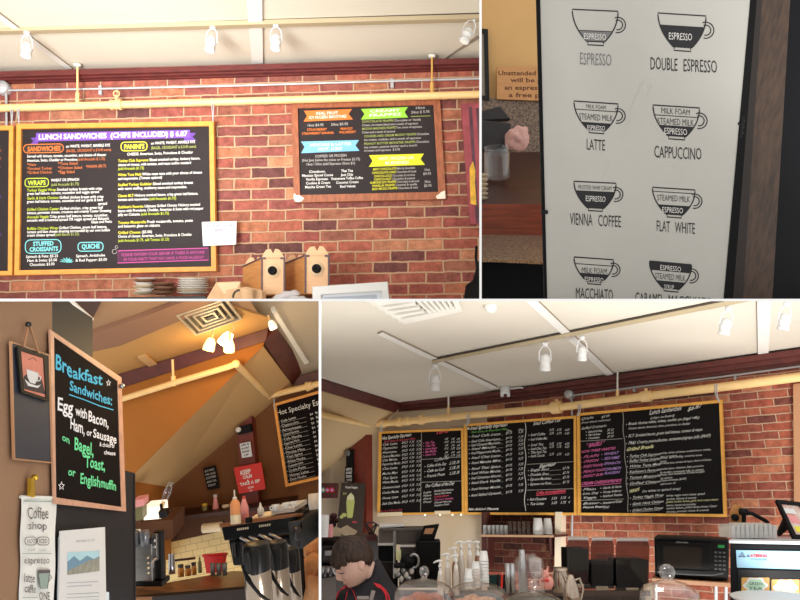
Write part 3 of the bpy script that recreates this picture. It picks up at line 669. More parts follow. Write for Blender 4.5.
# dark boarding beside the banner
mat('dark plank', (84, 62, 46), .6, rgb2=(54, 39, 30), scale=5, stretch=(9, 9, .12)); mat('near black', (20, 21, 24), .7, spec=.15); mat('plank edge', (40, 30, 26), .7)
Q2 = plane3(K2(760, 0, 1.62), K2(800, 0, 1.66), K2(740, 299, 1.88))
m = MB().slab(Q2, [(740, -14), (791, -14), (770.5, 330), (712, 330)], 0, -.03, 'dark plank')
struct(m.build('trim_5'))
m = MB().slab(Q2, [(791, -14), (830, -14), (830, 330), (770.5, 330)], -.012, -.03, 'near black')
struct(m.build('wall_dark'))
m = MB().slab(Q2, [(755, -14), (763, -14), (741, 330), (729, 330)], .006, 0, 'plank edge')
struct(m.build('trim_6'))

# the room seen past the banner
mat('tan wall', (216, 172, 112), .8, vary=.04, scale=2)
R2 = front(3.3 * S2)
wall('wall_tan', R2, [(440, -120), (980, -120), (980, 330), (440, 330)], 'tan wall', -.03)
mat('walnut', (60, 28, 20), .4, vary=.35, scale=6, stretch=(.6, 1, 8)); mat('granite', (150, 124, 100), .35, rgb2=(64, 46, 40), scale=60); mat('granite edge', (176, 140, 100), .3, rgb2=(92, 62, 46), scale=90); mat('red wood', (128, 56, 30), .35, vary=.3, scale=7, stretch=(.6, 1, 9))
struct(MB().slab(R2, [(440, 97), (560, 100), (560, 160), (440, 160)], .02, -.02, 'granite').build('wall_backsplash'))
t2 = thing('picture_frame', 'dark framed picture hung on the tan wall, cut by the divider', 'picture frame', R2.hit(478, 100))
q = [(462, 27), (488, 29), (489.5, 100), (464, 98)]
MB().ring(R2, q, inset(q, 4), .04, .0, 'gloss black').build('frame', t2)
mat('old print', (160, 150, 132), .6, vary=.1); MB().slab(R2, inset(q, 2), .02, .004, 'old print').build('picture', t2)
mat('pine sign', (204, 148, 92), .6, vary=.1, scale=12, stretch=(1, 1, 9)); mat('sign brown', (96, 52, 34), .8)
m = MB().slab(R2, [(497, 67), (552, 67.5), (552, 101), (497, 99)], .05, .03, 'pine sign')
o = tag(m.build('wooden_sign'), 'small wooden sign about unattended children, half hidden by the white banner', 'sign')
m = MB()
for tx, xa, xb, y in (('Unattended children', 498, 564, 75), ('will be given', 510.5, 556, 82), ('an espresso and', 504.5, 560, 89.5), ('a free puppy', 508.5, 560, 97)): m.text(R2, tx, xa, y, xb, y + .6, 4.4, 'sign brown', .0506, .02)
m.build('lettering', o)
# counter: raised wooden back part, granite front edge, dark front
def deck(y0, y1, d0, d1, m_, name, label, cat, th=.03):
    q = [K2(440, y0, d0), K2(575, y0, d0), K2(575, y1, d1), K2(440, y1, d1)]
    return q
m = MB().prism([K2(450, 152, 3.25), K2(585, 152, 3.25), K2(585, 204, 2.62), K2(450, 204, 2.62)], V((0, .02, -.05)), 'walnut')
m.build_name = None
c2 = thing('bar_counter', 'dark wood bar counter with red front and granite ledge, past the banner', 'counter', K2(515, 300, 2.6))
m.build('counter_top', c2)
MB().prism([K2(450, 204, 2.62), K2(585, 204, 2.62), K2(585, 250, 2.62), K2(450, 250, 2.62)], V((0, .05, 0)), 'red wood').build('front_board', c2)
MB().prism([K2(450, 234, 2.6), K2(585, 236, 2.6), K2(585, 262, 2.32), K2(450, 256, 2.32)], V((0, 0, -.028)), 'granite', 'granite edge').build('granite_ledge', c2, bevel=.004)
MB().prism([K2(450, 262, 2.4), K2(600, 262, 2.4), K2(600, 330, 2.4), K2(450, 330, 2.4)], V((0, .05, 0)), 'near black').build('base_panel', c2)
# things on it
t = thing('black_box', 'squat black box on the bar counter below the wooden sign', 'box', K2(493, 158, 2.95))
mat('soft black', (34, 30, 30), .5, vary=.2)
MB().prism([K2(474, 119, 2.9), K2(511, 123, 2.9), K2(511, 152, 2.9), K2(474, 150, 2.9)], V((0, .16, .02)), 'soft black').build('box_body', t, bevel=.01)
MB().prism([K2(474, 113, 2.95), K2(500, 106, 2.95), K2(511, 119, 2.95), K2(474, 121, 2.95)], V((0, .12, .01)), 'soft black').build('lid', t, bevel=.008)
mat('pink wrap', (208, 160, 150), .6, vary=.15, scale=30)
m = MB().ball(K2(519, 139, 2.85), (.05 * S2, .04 * S2, .048 * S2), 'pink wrap', 24, 16, lambda p: p * (1 + .45 * noise.noise(p * 18)))
tag(m.build('wrapped_pastry'), 'pinkish crumpled bag of sweets on the counter beside the black box', 'bag')
m = MB(); L = K2(497, 179, 2.78); s = 2.78 * S2 / F
m.lathe(L, (0, 0, 1), [(0, 0), (11 * s, 0), (12.6 * s, 2 * s), (12.8 * s, 26 * s), (12.2 * s, 31 * s), (12.8 * s, 32 * s)], 'clear glass', 28)
tag(m.build('glass_jar', loc=L), 'wide clear glass jar standing on the dark counter', 'jar')
for i in range(7):
    L = K2(480, 206 - i * 4.6, 2.68)
    m = MB().lathe(L, (0, 0, 1), [(0, 0), (.023, 0), (.049, .011), (.061, .027), (.057, .0285), (.0, .0114)], 'plate cream', 24)
    tag(m.build('saucer', loc=L), f'{["bottom", "second", "third", "fourth", "fifth", "sixth", "topmost"][i]} cream saucer of the stack on the dark counter, cut by the divider', 'saucer', 'saucers stacked beside the glass jar')
# =============================================================== bay 3: corner with the breakfast board and the espresso bar
BAY[0] = 3
mat('taupe wall', (150, 116, 88), .8, vary=.04, scale=2); mat('board pink wood', (206, 158, 132), .5, vary=.12, scale=20); mat('slate', (42, 46, 60), .6, vary=.12, scale=5); mat('pine trim', (176, 128, 92), .5)
mat('blackboard', (22, 17, 17), .8, spec=.08); mat('black wall', (24, 22, 26), .6); mat('tan ceiling', (150, 116, 84), .8); mat('grey ceiling', (176, 162, 140), .8); mat('soffit', (190, 152, 100), .8); mat('orange wall', (160, 96, 24), .8, vary=.05, scale=2)
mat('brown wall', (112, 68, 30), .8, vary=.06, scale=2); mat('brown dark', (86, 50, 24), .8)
mat('chalk blue', (84, 190, 228), .9); mat('chalk mint', (112, 226, 160), .9); mat('chalk bright', (240, 240, 246), .9)
L3 = plane3(K(50, 330, 3.0), K(54, 504, 3.0), K(121, 378, 3.9))
LW = L3.moved(-.02)
wall('wall_left', LW, [(-60, 230), (52, 290), (53.5, 620), (-60, 680)], 'taupe wall')
wall('wall_black', LW.moved(-.004), [(50, 290), (92.5, 318), (93, 470), (133.5, 474), (134.5, 640), (50, 640)], 'black wall')
# edge of that wall, closing it towards the bar
m = MB().prism([LW.hit(134, 474), LW.hit(134.8, 640), LW.hit(134.8, 640) + V((-.4, .3, 0)), LW.hit(134, 474) + V((-.4, .3, 0))], V((0, .02, 0)), 'black wall'); struct(m.build('trim_7'))

# breakfast board
q = [(50.3, 329.5), (121.5, 377.5), (126.2, 511.5), (54, 503.5)]
bt = thing('chalkboard', 'breakfast sandwiches chalkboard with blue, white and green lettering in pale wood frame', 'chalkboard', L3.hit(90, 508))
o_ = framed(bt, L3, q, 3.2, 'board pink wood', 'blackboard', .008, -.007, [(54, 336.5), (117.8, 381), (121.7, 507), (56.3, 497.5)])
m = MB()
U = (.02, -1)
def T3(x0, y0, x1, y1, txt, c, h, b=.02, **k): m.text(L3, txt, x0, y0, x1, y1, h, c, o_ + .001, b, wave=.07, up=U, **k)
T3(55, 368, 72, 377.5, 'Bre', 'chalk blue', 15); T3(72.5, 377.5, 102.5, 385.5, 'akfast', 'chalk blue', 11.5)
T3(69.5, 390, 112, 405.5, 'Sandwiches:', 'chalk blue', 9.5)
m.line(L3, [(69, 394.5), (85, 400), (100, 406), (113.5, 410)], 1.0, o_ + .001, 'chalk blue')
T3(57, 410, 73, 414, 'Egg', 'chalk bright', 13); T3(75.5, 415, 87, 419, 'with', 'chalk bright', 9.5); T3(88, 421, 108.5, 427.5, 'Bacon,', 'chalk bright', 10.5)
T3(70, 428.5, 84.5, 434.5, 'Ham,', 'chalk bright', 11.5); T3(86.5, 435, 92, 436.5, 'or', 'chalk bright', 6.5); T3(93, 437, 116.5, 443.5, 'Sausage', 'chalk bright', 8.5)
T3(62, 440, 69.5, 444, 'on', 'chalk mint', 7); T3(74, 449, 93.5, 456.5, 'Bagel,', 'chalk mint', 12.5)
T3(99.5, 446, 114.5, 448, '& choice of', 'chalk bright', 4.2, .02); T3(104, 454, 115.5, 455.5, 'cheese', 'chalk bright', 4.2, .02)
T3(85, 466.5, 105, 471, 'Toast,', 'chalk mint', 11.5); T3(68, 475, 75.5, 477, 'or', 'chalk mint', 8); T3(80, 483, 100, 487.5, 'English', 'chalk mint', 10.5); T3(100.5, 487, 116, 490.5, 'muffin', 'chalk mint', 9)
def star(x, y, r, c): m.line(L3, [(x + (r if i % 2 == 0 else r * .42) * sin(i * pi / 5) * .7, y - (r if i % 2 == 0 else r * .42) * cos(i * pi / 5)) for i in range(10)], .8, o_ + .001, c, True)
star(61.5, 486, 4.4, 'chalk bright'); star(108.5, 383, 3.2, 'chalk bright')
m.build('lettering', bt)
m = MB().ball(L3.hit(121.8, 386, .014), (.016, .016, .016), 'steel', 12, 8)
m.build('frame_bolt', bt)

# slate board with a small picture
S3 = L3.moved(.0)
q = [(11, 341), (50.3, 355), (53.2, 463.5), (14, 459.5)]
st = thing('slate_board', 'empty slate-coloured chalkboard hung by a string on the taupe wall', 'chalkboard', S3.hit(32, 462))
framed(st, S3, q, 1.4, 'pine trim', 'slate', .008, -.007)
tg = thing('framed_picture', 'little dark framed picture of a white coffee cup, fixed on the empty slate board', 'picture', S3.hit(34, 400))
q = [(17.5, 346.5), (47, 356), (49.5, 402), (21.5, 392.5)]
MB().ring(S3, q, inset(q, 3.2), .010, .002, 'black').build('frame', tg)
mat('art salmon', (214, 132, 112), .7, vary=.1, scale=20); mat('art dark', (52, 40, 46), .7)
m = MB().slab(S3, inset(q, 2.5), .006, .002, 'art salmon')
m.flat(S3, [(22.5, 386), (24, 376), (32, 371), (42, 380), (45.5, 394.5), (22.7, 388.5)], .0065, 'art dark')
m.flat(S3, [(26.5, 369), (38.5, 373), (38, 379), (35, 384), (30, 382.5), (27.5, 377)], .0078, 'white paper').line(S3, [(38.5, 375.5), (41, 377), (40, 380.5), (37, 381)], 1.1, .0078, 'white paper')
m.flat(S3, [(24.5, 379), (30, 383.5), (37, 385.8), (41, 384.5), (38, 388), (28, 385.8)], .007, 'white paper')
m.line(S3, [(28, 360), (33, 357.5), (37, 361)], .6, .007, 'art dark')
m.build('picture', tg)
t = MB().tube([S3.hit(24, 347, .006), S3.hit(28, 327), S3.hit(29.5, 325.5), S3.hit(39, 354, .006)], .004, 'pine trim', 6)
t.ball(S3.hit(28.6, 324.5, -.0), .012, 'dark steel', 10, 8)
tag(t.build('hanging_string'), 'thin string over a nail carrying the empty slate board', 'string')

# coffee shop banner on a brass hook
B3 = L3.moved(.0105)
mat('cloth white', (232, 232, 228), .9, vary=.02); mat('print soft', (96, 88, 88), .8); mat('print sage', (150, 170, 160), .8); mat('brass', (206, 170, 60), .35, .8)
t = thing('cloth_banner', 'white cloth banner with coffee shop lettering hanging from a brass hook', 'banner', B3.hit(38, 640))
m = MB(); rows = []
for i in range(24):
    y = 496 + i * 6.2; xl = 21.2 - .02 * i * 6 + .5 * sin(i * .7); xr = 56.3 - .022 * i * 6 + .5 * sin(i * .6 + 1)
    rows.append([(xl + (xr - xl) * k / 8, y + .6 * k / 8, .004 * sin(k * 1.3 + i * .35) - .02) for k in range(9)])
vs = [B3.hit(x, y, o) for r in rows for x, y, o in r]
m.add(vs, [[i * 9 + k, i * 9 + k + 1, (i + 1) * 9 + k + 1, (i + 1) * 9 + k] for i in range(23) for k in range(8)], 'cloth white', True)
m.build('cloth', t)
MB().tube([B3.hit(20.5, 496.8, -.02), B3.hit(56.8, 497.6, -.02)], .006, 'cloth white', 8).build('top_rod', t)
m = MB()
def T4(x0, y0, x1, y1, s, h, c='print soft', b=-.0): m.text(B3, s, x0, y0, x1, y1, h, c, -.0125, b, wave=.09)
m.line(B3, [(24, 501), (54, 501.5)], 1.2, -.0125, 'print sage')
T4(27.5, 518.5, 48.5, 519, 'Coffee', 12); T4(28, 529, 47, 529.5, 'shop', 8)
m.line(B3, rrect(25, 537, 36.5, 545, 3), .7, -.0125, 'print soft', True).line(B3, rrect(37.5, 537, 49, 545, 3), .7, -.0125, 'print soft', True)
T4(27, 543, 35, 543, 'HOT', 4); T4(39, 543, 47.5, 543, 'ICED', 4); T4(28, 551, 35, 551, 'tall', 2.4, 'print sage'); T4(39, 551, 46, 551, 'small', 2.4, 'print sage')
m.line(B3, [(22.5, 553.5), (52, 553.5)], .7, -.0125, 'print sage')
T4(24, 563.5, 49.5, 563.5, 'espresso', 7); T4(24, 582, 35, 582.5, 'latte', 9); T4(24.5, 592.5, 36, 593, 'caffe', 8.5)
m.flat(B3, [(38, 571), (50, 570.5), (47.5, 588), (40.5, 588)], -.0125, 'print sage').flat(B3, [(38, 570), (50, 569.5), (49.6, 573), (38.4, 573.5)], -.012, 'print soft').line(B3, [(38, 571), (40.5, 588.5), (47.5, 588.5), (50, 570.5)], .7, -.012, 'print soft').line(B3, [(49.5, 575), (52, 577), (48.5, 582)], .7, -.012, 'print soft')
T4(39, 600, 50, 600, 'ONE', 8); m.line(B3, [(22.5, 597.5), (38, 597.5)], .7, -.0125, 'print sage')
m.build('lettering', t)
m = MB().tube([B3.hit(33, 497, -.01), B3.hit(32.8, 478, -.01), B3.hit(33.4, 475.5), B3.hit(35.5, 476), B3.hit(36, 479)], .0085, 'brass', 8)
m.slab(B3, [(31.4, 478), (34.4, 478), (34.8, 496), (31.2, 496)], -.0, -.015, 'brass')
tag(m.build('brass_hook'), 'brass hook on the taupe wall above the coffee shop banner', 'hook')

# notice with a mountain picture
N3 = L3.moved(.0)
mat('sky pale', (176, 214, 226), .8, vary=.1, scale=10); mat('hill grey', (150, 150, 138), .8, vary=.2, scale=30); mat('hill blue', (112, 148, 172), .8); mat('print ash', (170, 176, 186), .9); mat('paper blue', (224, 238, 246), .8)
t = thing('notice_sheet', 'white paper notice with a mountain photograph pinned on the black wall', 'notice', N3.hit(84, 640))
m = MB().slab(N3, [(60.5, 531), (105, 527), (107, 640), (58, 640)], .002, -.004, 'white paper'); m.build('sheet', t)
m = MB().slab(N3, [(59, 538), (62, 531), (64, 640), (57, 640)], -.006, -.01, 'paper blue'); m.build('sheet_behind', t)
MB().slab(N3, [(100, 592), (109, 592), (109.5, 640), (100, 640)], -.006, -.012, 'paper blue').build('sheet_behind', t)
m = MB().flat(N3, [(67.5, 552.5), (99.5, 550.5), (99.5, 571), (67.5, 575)], .003, 'sky pale').flat(N3, [(67.5, 562), (74, 556), (80, 561), (87, 555.5), (94, 559), (99.5, 556), (99.5, 571), (67.5, 575)], .0034, 'hill blue').flat(N3, [(67.5, 571), (80, 565), (90, 560), (99.5, 558), (99.5, 571), (67.5, 575)], .0038, 'hill grey')
m.build('photograph', t)
m = MB(); m.text(N3, 'FROM BEAN TO CUP', 76, 542.5, 95, 541.2, 2.2, 'print ash', .003)
for i, (a, b) in enumerate(((67, 98), (67, 92), (67, 99), (67, 99), (67, 99), (67, 97), (67, 99))): m.line(N3, [(a, 583 + i * 3.6 - (0 if i < 2 else -4)), (b, 581.5 + i * 3.6 - (0 if i < 2 else -4))], .7, .003, 'print ash')
m.build('lettering', t)

# ------------------------------------------------------------- ceiling, beams, stair soffit
O3 = Plane(K(200, 400, 5.6), V((cos(radians(14)), -.1, sin(radians(14)))), V((-sin(radians(10)), .05, 1)))     # orange wall, facing
M3 = Plane(K(250, 450, 6.6), V((cos(radians(14)), -.12, sin(radians(14)))), V((-sin(radians(9)), .03, 1)))       # brown wall, facing
cA, cB = O3.hit(60, 392), O3.hit(268, 328)
fwd = V((-.10, -1, .22))
Cp = plane3(cA, cB, cB + fwd)
if Cp.n.z > 0: Cp.n = -Cp.n
wall('ceiling', Cp, [(20, 406), (268, 328.5), (240, 285), (-30, 285), (-30, 330)], 'tan ceiling')
# lighter boards and the lower brown beam of the ceiling
mat('ceiling orange', (176, 132, 74), .8); mat('beam brown', (132, 94, 70), .8); mat('beam dark', (66, 42, 36), .8)
def patch(pts, off, mm, name): struct(MB().slab(Cp, pts, off, 0, mm).build(name))
patch([(92, 350), (212, 300), (268, 318), (268, 329), (122, 376), (92, 386)], .012, 'ceiling orange', 'trim_8')
patch([(92, 334), (140, 318), (210, 292), (218, 305), (120, 346), (92, 352)], .03, 'beam brown', 'trim_9')
patch([(40, 285), (110, 285), (92, 320), (52, 300)], .02, 'beam dark', 'trim_10')
patch([(60, 293), (64, 293), (94, 320), (90, 321)], .03, 'ceiling strip', 'trim_11')
patch([(138, 358.5), (146, 356), (159.5, 366), (152, 369)], .03, 'soffit', 'trim_12')
# right-hand, paler ceiling over the brown wall
d0, d1 = M3.hit(297, 377), M3.hit(340, 364)
G3 = plane3(d0, d1, cB)
if G3.n.z > 0: G3.n = -G3.n
wall('ceiling', G3, [(238, 282), (345, 282), (345, 362.5), (297, 377.5), (267, 328)], 'grey ceiling')
def strip3(pts, off, mm, name): struct(MB().slab(G3, pts, off, 0, mm).build(name))
strip3([(271, 311), (275, 309.5), (309, 363), (304.5, 364.5)], .03, 'white paint', 'trim_13')
strip3([(229, 303), (231.5, 302), (244, 318), (241.5, 319)], .03, 'white paint', 'trim_14')
# crown boards
mat('crown deep', (84, 34, 26), .5, vary=.25, scale=10)
m = MB()
m.prism([O3.hit(-20, 417, .05), O3.hit(268, 328.5, .05), O3.hit(266, 341, .05), O3.hit(-20, 433, .05)], -O3.n * .05, 'crown deep')
m.prism([O3.hit(275, 327, .06), M3.hit(306, 367, .06), M3.hit(292, 385, .06), O3.hit(264.5, 343, .06)], V((-.02, .04, .02)), 'crown deep')
m.prism([d0 - V((0, .05, 0)), d1 - V((0, .05, 0)), M3.hit(340, 373.5, .05), M3.hit(295, 387, .05)], -M3.n * .05, 'crown deep')
struct(m.build('trim_15'))
# orange wall, brown wall, slanted stair soffit between them
wall('wall_orange', O3, [(60, 392), (268, 329), (263, 347), (130, 478), (60, 478)], 'orange wall')
wall('wall_brown', M3, [(130, 330), (250, 310), (345, 310), (345, 640), (130, 640)], 'brown wall')
sa, sb, sc_, sd = O3.hit(263, 346, .01), M3.hit(293, 386, .01), M3.hit(168, 489, .01), O3.hit(126, 482, .01)
wall3('wall_soffit', [sa, sb, sc_, sd], sb - sa, sd - sa, 'soffit')
m = MB().face([O3.hit(128, 478), M3.hit(170, 487), M3.hit(172, 560), O3.hit(128, 560)], 'orange wall'); struct(m.build('wall_side'))
# ceiling air vent
mat('vent white', (170, 156, 134), .5); mat('vent dark', (44, 34, 28), .7)
t = thing('ceiling_vent', 'square slatted air vent in the tan ceiling above the glowing lamps', 'vent', Cp.hit(208, 318))
q = [(176, 316), (226, 299), (242.5, 319.5), (195.5, 336)]
MB().slab(Cp, q, .02, .0, 'vent dark').build('backing', t)
m = MB(); c = (sum(p[0] for p in q) / 4, sum(p[1] for p in q) / 4)
for k in (1., .76, .52, .28):
    a = [lerp2(c, p, k) for p in q]; b = [lerp2(c, p, k - .085) for p in q]
    m.ring(Cp, a, b, .035 + .01 * (1 - k), .02, 'vent white')
m.build('grille', t)
# glowing lamps
mat('lamp glow', (255, 214, 140), .4, emit=2.2); mat('lamp hot', (255, 236, 190), .4, emit=6.)
def lamp3(x, y, d, ax, s, label, glow='lamp glow'):
    L = K(x, y, d); s = s * d / F; ax = V(ax).normalized()
    t = thing('track_spotlight', label, 'spotlight', L + ax * 15 * s, 'warm spotlights over the espresso bar')
    h = MB().lathe(L, ax, [(5.2 * s, 0), (5.8 * s, 1 * s), (5.8 * s, 4 * s), (4.8 * s, 9 * s), (3.2 * s, 13 * s), (0, 14 * s)], glow, 20).build('lamp_head', t)
    MB().lathe(L, ax, [(0, .8 * s), (5.0 * s, .4 * s)], 'lamp hot', 16).build('lens', h)
    MB().tube([L + ax * 13 * s, L + ax * 18 * s, L + ax * 19 * s + V((0, 0, 3 * s))], 1.3 * s, 'soffit', 8).build('mount', t)
lamp3(208, 351, 4.4, (.25, .1, 1), 1., 'glowing spotlight of the cluster hanging lowest beside the vent', 'lamp glow')
lamp3(222, 345, 4.45, (.7, .1, 1), 1.1, 'brightest glowing spotlight in the middle of the cluster, tilted', 'lamp hot')
lamp3(229, 352, 4.4, (.1, -.2, 1), .95, 'glowing spotlight of the cluster closest to the crown corner', 'lamp glow')
mat('lamp warm', (246, 232, 204), .4, emit=.5)
lamp3(274, 329, 4.6, (-.5, .1, 1), .7, 'single pale spotlight on the white ceiling strip at the crown corner', 'lamp warm')
# yellow pipe
t = thing('gas_pipe', 'yellow pipe under the ceiling that turns down along the slanted soffit', 'pipe', O3.hit(180, 385))
pa = [(80, 410), (125, 398), (180, 381), (228, 367), (236, 364)]
MB().ptube(O3, pa, .16, 3.1, 'gold pipe', 12).build('pipe_run', t)
a, b = O3.hit(236, 364, .16), M3.hit(268, 396, .12); e = M3.hit(330, 381, .12)
MB().tube([a, a + (b - a) * .5, b], [3.6 * 5.4 / F] * 2 + [3.3 * 6.4 / F], 'gold pipe', 12).build('pipe_drop', t)
MB().tube([b, e], 3.1 * 6.4 / F, 'gold pipe', 12).tube([b + (e - b) * .62, b + (e - b) * .66], 5 * 6.4 / F, 'gold pipe', 14).tube([b + (e - b) * .66, b + (e - b) * .72], 4.2 * 6.4 / F, 'gold pipe', 14).build('pipe_branch', t)
MB().ball(a, 4.3 * 5.4 / F, 'gold pipe', 14, 10).ball(b, 3.9 * 6.4 / F, 'gold pipe', 14, 10).build('pipe_elbow', t)
MB().tube([O3.hit(172.5, 359.5, .16), O3.hit(173.5, 386, .16)], .01, 'gold pipe', 8).tube([O3.hit(173.3, 376, .16), O3.hit(173.6, 386, .16)], .02, 'gold pipe', 8).build('hanger_rod', t)

# red brown post with its signs
mat('post red', (112, 44, 30), .5, vary=.15, scale=9, stretch=(6, 6, 1)); mat('sign red', (206, 44, 34), .5)
m = MB().slab(M3, [(235.5, 418), (250.5, 405), (262, 540), (246, 540)], .1, 0, 'post red'); struct(m.build('trim_16'))
A3 = M3.moved(.12)
def sign3(pts, off, m_, label, lines, ink, name='wall_sign'):
    m = MB().slab(A3, pts, off + .015, off, m_); o = tag(m.build(name, bevel=.002), label, 'sign')
    m = MB()
    for s, x0, y0, x1, y1, h in lines: m.text(A3, s, x0, y0, x1, y1, h, ink, off + .0165, .03, up=(-.12, -1))
    m.build('lettering', o); return o
sign3([(233.5, 468), (261, 462.5), (265.5, 489), (239, 494)], .02, 'sign red', 'red square sign reading keep calm, fixed on the red brown post', [('KEEP', 240.5, 475.2, 251, 473, 4.2), ('CALM', 243, 479, 252, 477.2, 3.2), ('&', 247, 481.8, 249, 481.4, 2), ('TAKE A SIP', 240, 486.2, 260, 482, 3), ('NOW', 248, 489, 254, 487.8, 2), ('x', 250, 491.5, 252.5, 491, 1.8)], 'chalk white')
sign3([(203, 468.5), (215, 465.5), (219.5, 488), (207.5, 490)], -.09, 'black', 'small black lettered sign on the brown wall beside the red square sign', [('BUT FIRST', 205, 472.5, 214.5, 470, 2), ('WE HAVE', 205.5, 476, 215.5, 473.6, 2), ('COFFEE', 206, 479.6, 216, 477, 2), ('AND TEA', 207, 483.4, 216.5, 481, 2), ('TODAY', 208, 487, 216, 485, 2)], 'chalk dim')
sign3([(239.5, 444), (250, 441.5), (252, 456.5), (242, 458)], .0, 'mat board', 'tiny pale sign high on the red brown post above the red square sign', [('LIFE IS', 241, 446.6, 249, 444.6, 1.8), ('SHORT', 241.5, 450, 249.5, 448, 1.8), ('DRINK', 242, 453.2, 250, 451.3, 1.8), ('UP', 244, 456.4, 249, 455, 1.8)], 'black')
m = MB().slab(A3, [(236, 427.5), (250, 424.5), (251.5, 432), (238, 435)], .04, -.02, 'black').lathe(A3.hit(238.5, 429.5, .04), A3.n, [(.026, 0), (.022, .02), (0, .022)], 'white enamel', 14)
tag(m.build('wall_device', bevel=.003), 'small black device with a white disc at the head of the red brown post', 'device')
# hot specialty board
q = [(273, 404), (330, 387.5), (342, 473.5), (285.5, 487)]
bt = thing('chalkboard', 'hot specialty drinks chalkboard in orange frame cut by the divider', 'chalkboard', M3.hit(300, 487))
o_ = framed(bt, M3, q, 2.6, 'orange frame', 'blackboard', .05, .03)
m = MB()
def T5(x0, y0, x1, y1, s, h, c='chalk white'): m.text(M3, s, x0, y0, x1, y1, h, c, o_ + .001, .0, slant=-.1, up=(-.13, -1))
T5(277, 415.5, 311, 407, 'Hot Specialty', 5); T5(313, 406.5, 335, 400.5, 'Espresso', 6)
it = ['Cafe Latte', 'Cappuccino', 'Americano', 'Caramel Macchiato', 'Cafe Mocha', 'Peppermint Mocha', 'Chai Latte', 'Mocha Mint', 'Thai Spice', 'White Mocha', 'Cinnamon Latte', 'Cookie Mocha', 'Honey Latte', 'Dark Mocha']
for i, s in enumerate(it):
    x = 280 + i * .72; y = 422.5 + i * 4.5; T5(x + 1, y, x + 16 + (i * 7 % 5), y - 4.2, s, 2.3); T5(x + 30, y - 7, x + 33, y - 7.8, '$4', 2); T5(x + 35, y - 8.4, x + 38, y - 9.2, '5', 2)
    m.flat(M3, circ(x - .6, y - .6, .5, 6), o_ + .001, 'chalk blue')
    m.line(M3, [(x + 1, y + .9), (x + 26, y - 5.4)], .3, o_ + .001, 'chalk dim')
m.build('lettering', bt)
MB().ptube(M3, [(273.8, 396), (274.5, 410)], .09, .6, 'zinc').build('hanging_wire', bt)

# ------------------------------------------------------------- shelf, tiles, counter
mat('shelf brown', (58, 28, 16), .45, vary=.2); mat('tile cream', (226, 196, 130), .3)
def tiles(name, w, h, col, grout):
    m = bpy.data.materials.new(name); m.use_nodes = True; nt = m.node_tree; b = nt.nodes['Principled BSDF']; b.inputs['Roughness'].default_value = .25
    tc = nt.nodes.new('ShaderNodeTexCoord'); sp_ = nt.nodes.new('ShaderNodeSeparateXYZ'); cb = nt.nodes.new('ShaderNodeCombineXYZ'); bt_ = nt.nodes.new('ShaderNodeTexBrick')
    nt.links.new(tc.outputs['Object'], sp_.inputs[0]); nt.links.new(sp_.outputs['X'], cb.inputs['X']); nt.links.new(sp_.outputs['Z'], cb.inputs['Y']); nt.links.new(cb.outputs[0], bt_.inputs['Vector'])
    c = tuple(lin(x) for x in col) + (1,); bt_.inputs['Color1'].default_value = c; bt_.inputs['Color2'].default_value = c; bt_.inputs['Mortar'].default_value = tuple(lin(x) for x in grout) + (1,)
    bt_.inputs['Scale'].default_value = 1; bt_.inputs['Brick Width'].default_value = w; bt_.inputs['Row Height'].default_value = h; bt_.inputs['Mortar Size'].default_value = .003
    nt.links.new(bt_.outputs['Color'], b.inputs['Base Color']); _M[name] = m
tiles('wall tiles', .12, .06, (222, 192, 128), (176, 148, 98))
wall('wall_tile', M3, [(166, 543), (245, 526), (252, 590), (166, 590)], 'wall tiles', .01)
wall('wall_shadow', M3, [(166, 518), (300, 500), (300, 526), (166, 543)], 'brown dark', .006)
H3 = M3.moved(.15)
t = thing('wall_shelf', 'dark wooden shelf on the brown wall with jars and bottles', 'shelf', H3.hit(205, 516))
MB().slab(H3, [(165, 518), (290, 503.5), (290, 507), (165, 521.5)], .12, -.15, 'shelf brown').build('board', t)
for x, y in ((172, 521), (262, 510)):
    MB().slab(H3.moved(0), [(x, y), (x + 3, y - .5), (x + 3.5, y + 18), (x + .5, y + 18)], -.12, -.15, 'shelf brown').prism([H3.hit(x + 1, y + .5, .1), H3.hit(x + 2.5, y + .3, .1), H3.hit(x + 3.5, y + 16, -.13), H3.hit(x + 1.5, y + 16, -.13)], V((.01, .02, -.01)), 'shelf brown').build('bracket', t)
up3 = V((-.12, .28, 1)).normalized()
def can(x, y, d, prof, mats, label, cat, name, group=None, ax=None, parts=None):
    """revolved vessel standing at px (x,y), profile in px; prof = list of (material, [(r,h)...], partname or None)"""
    L = K(x, y, d); s = d / F; ax = ax or up3
    t = thing(name, label, cat, L, group)
    for mm, pr, pn in prof: MB().lathe(L, ax, [(r * s, h * s) for r, h in pr], mm, 18).build(pn, t)
    return t
mat('jar olive', (110, 104, 60), .4); mat('lid yellow', (206, 170, 60), .4); mat('syrup red', (190, 40, 44), .35); mat('label pink', (226, 150, 150), .5); mat('label orange', (224, 150, 96), .5); mat('label cream', (232, 214, 180), .5); mat('mint paper', (176, 196, 160), .7)
hs = H3.dep(205, 512)
can(205, 516, hs, [('jar olive', [(0, 0), (3, 0), (3.2, 1), (3.2, 8.5), (2.4, 10)], 'jar'), ('lid yellow', [(2.8, 9.6), (2.8, 12), (0, 12.2)], 'lid')], None, 'olive jar with yellow lid on the dark wooden shelf', 'jar', 'spice_jar')
can(216, 514.3, hs, [('syrup red', [(0, 0), (3.2, 0), (3.3, 4), (3.1, 5)], 'bottle_base'), ('label pink', [(3.2, 4.5), (3.2, 7), (2.2, 13), (1.7, 17)], 'bottle'), ('white enamel', [(2, 16.5), (2, 19), (0, 19.4)], 'cap')], None, 'pink bottle with red foot on the dark wooden shelf below the black sign', 'bottle', 'syrup_bottle')
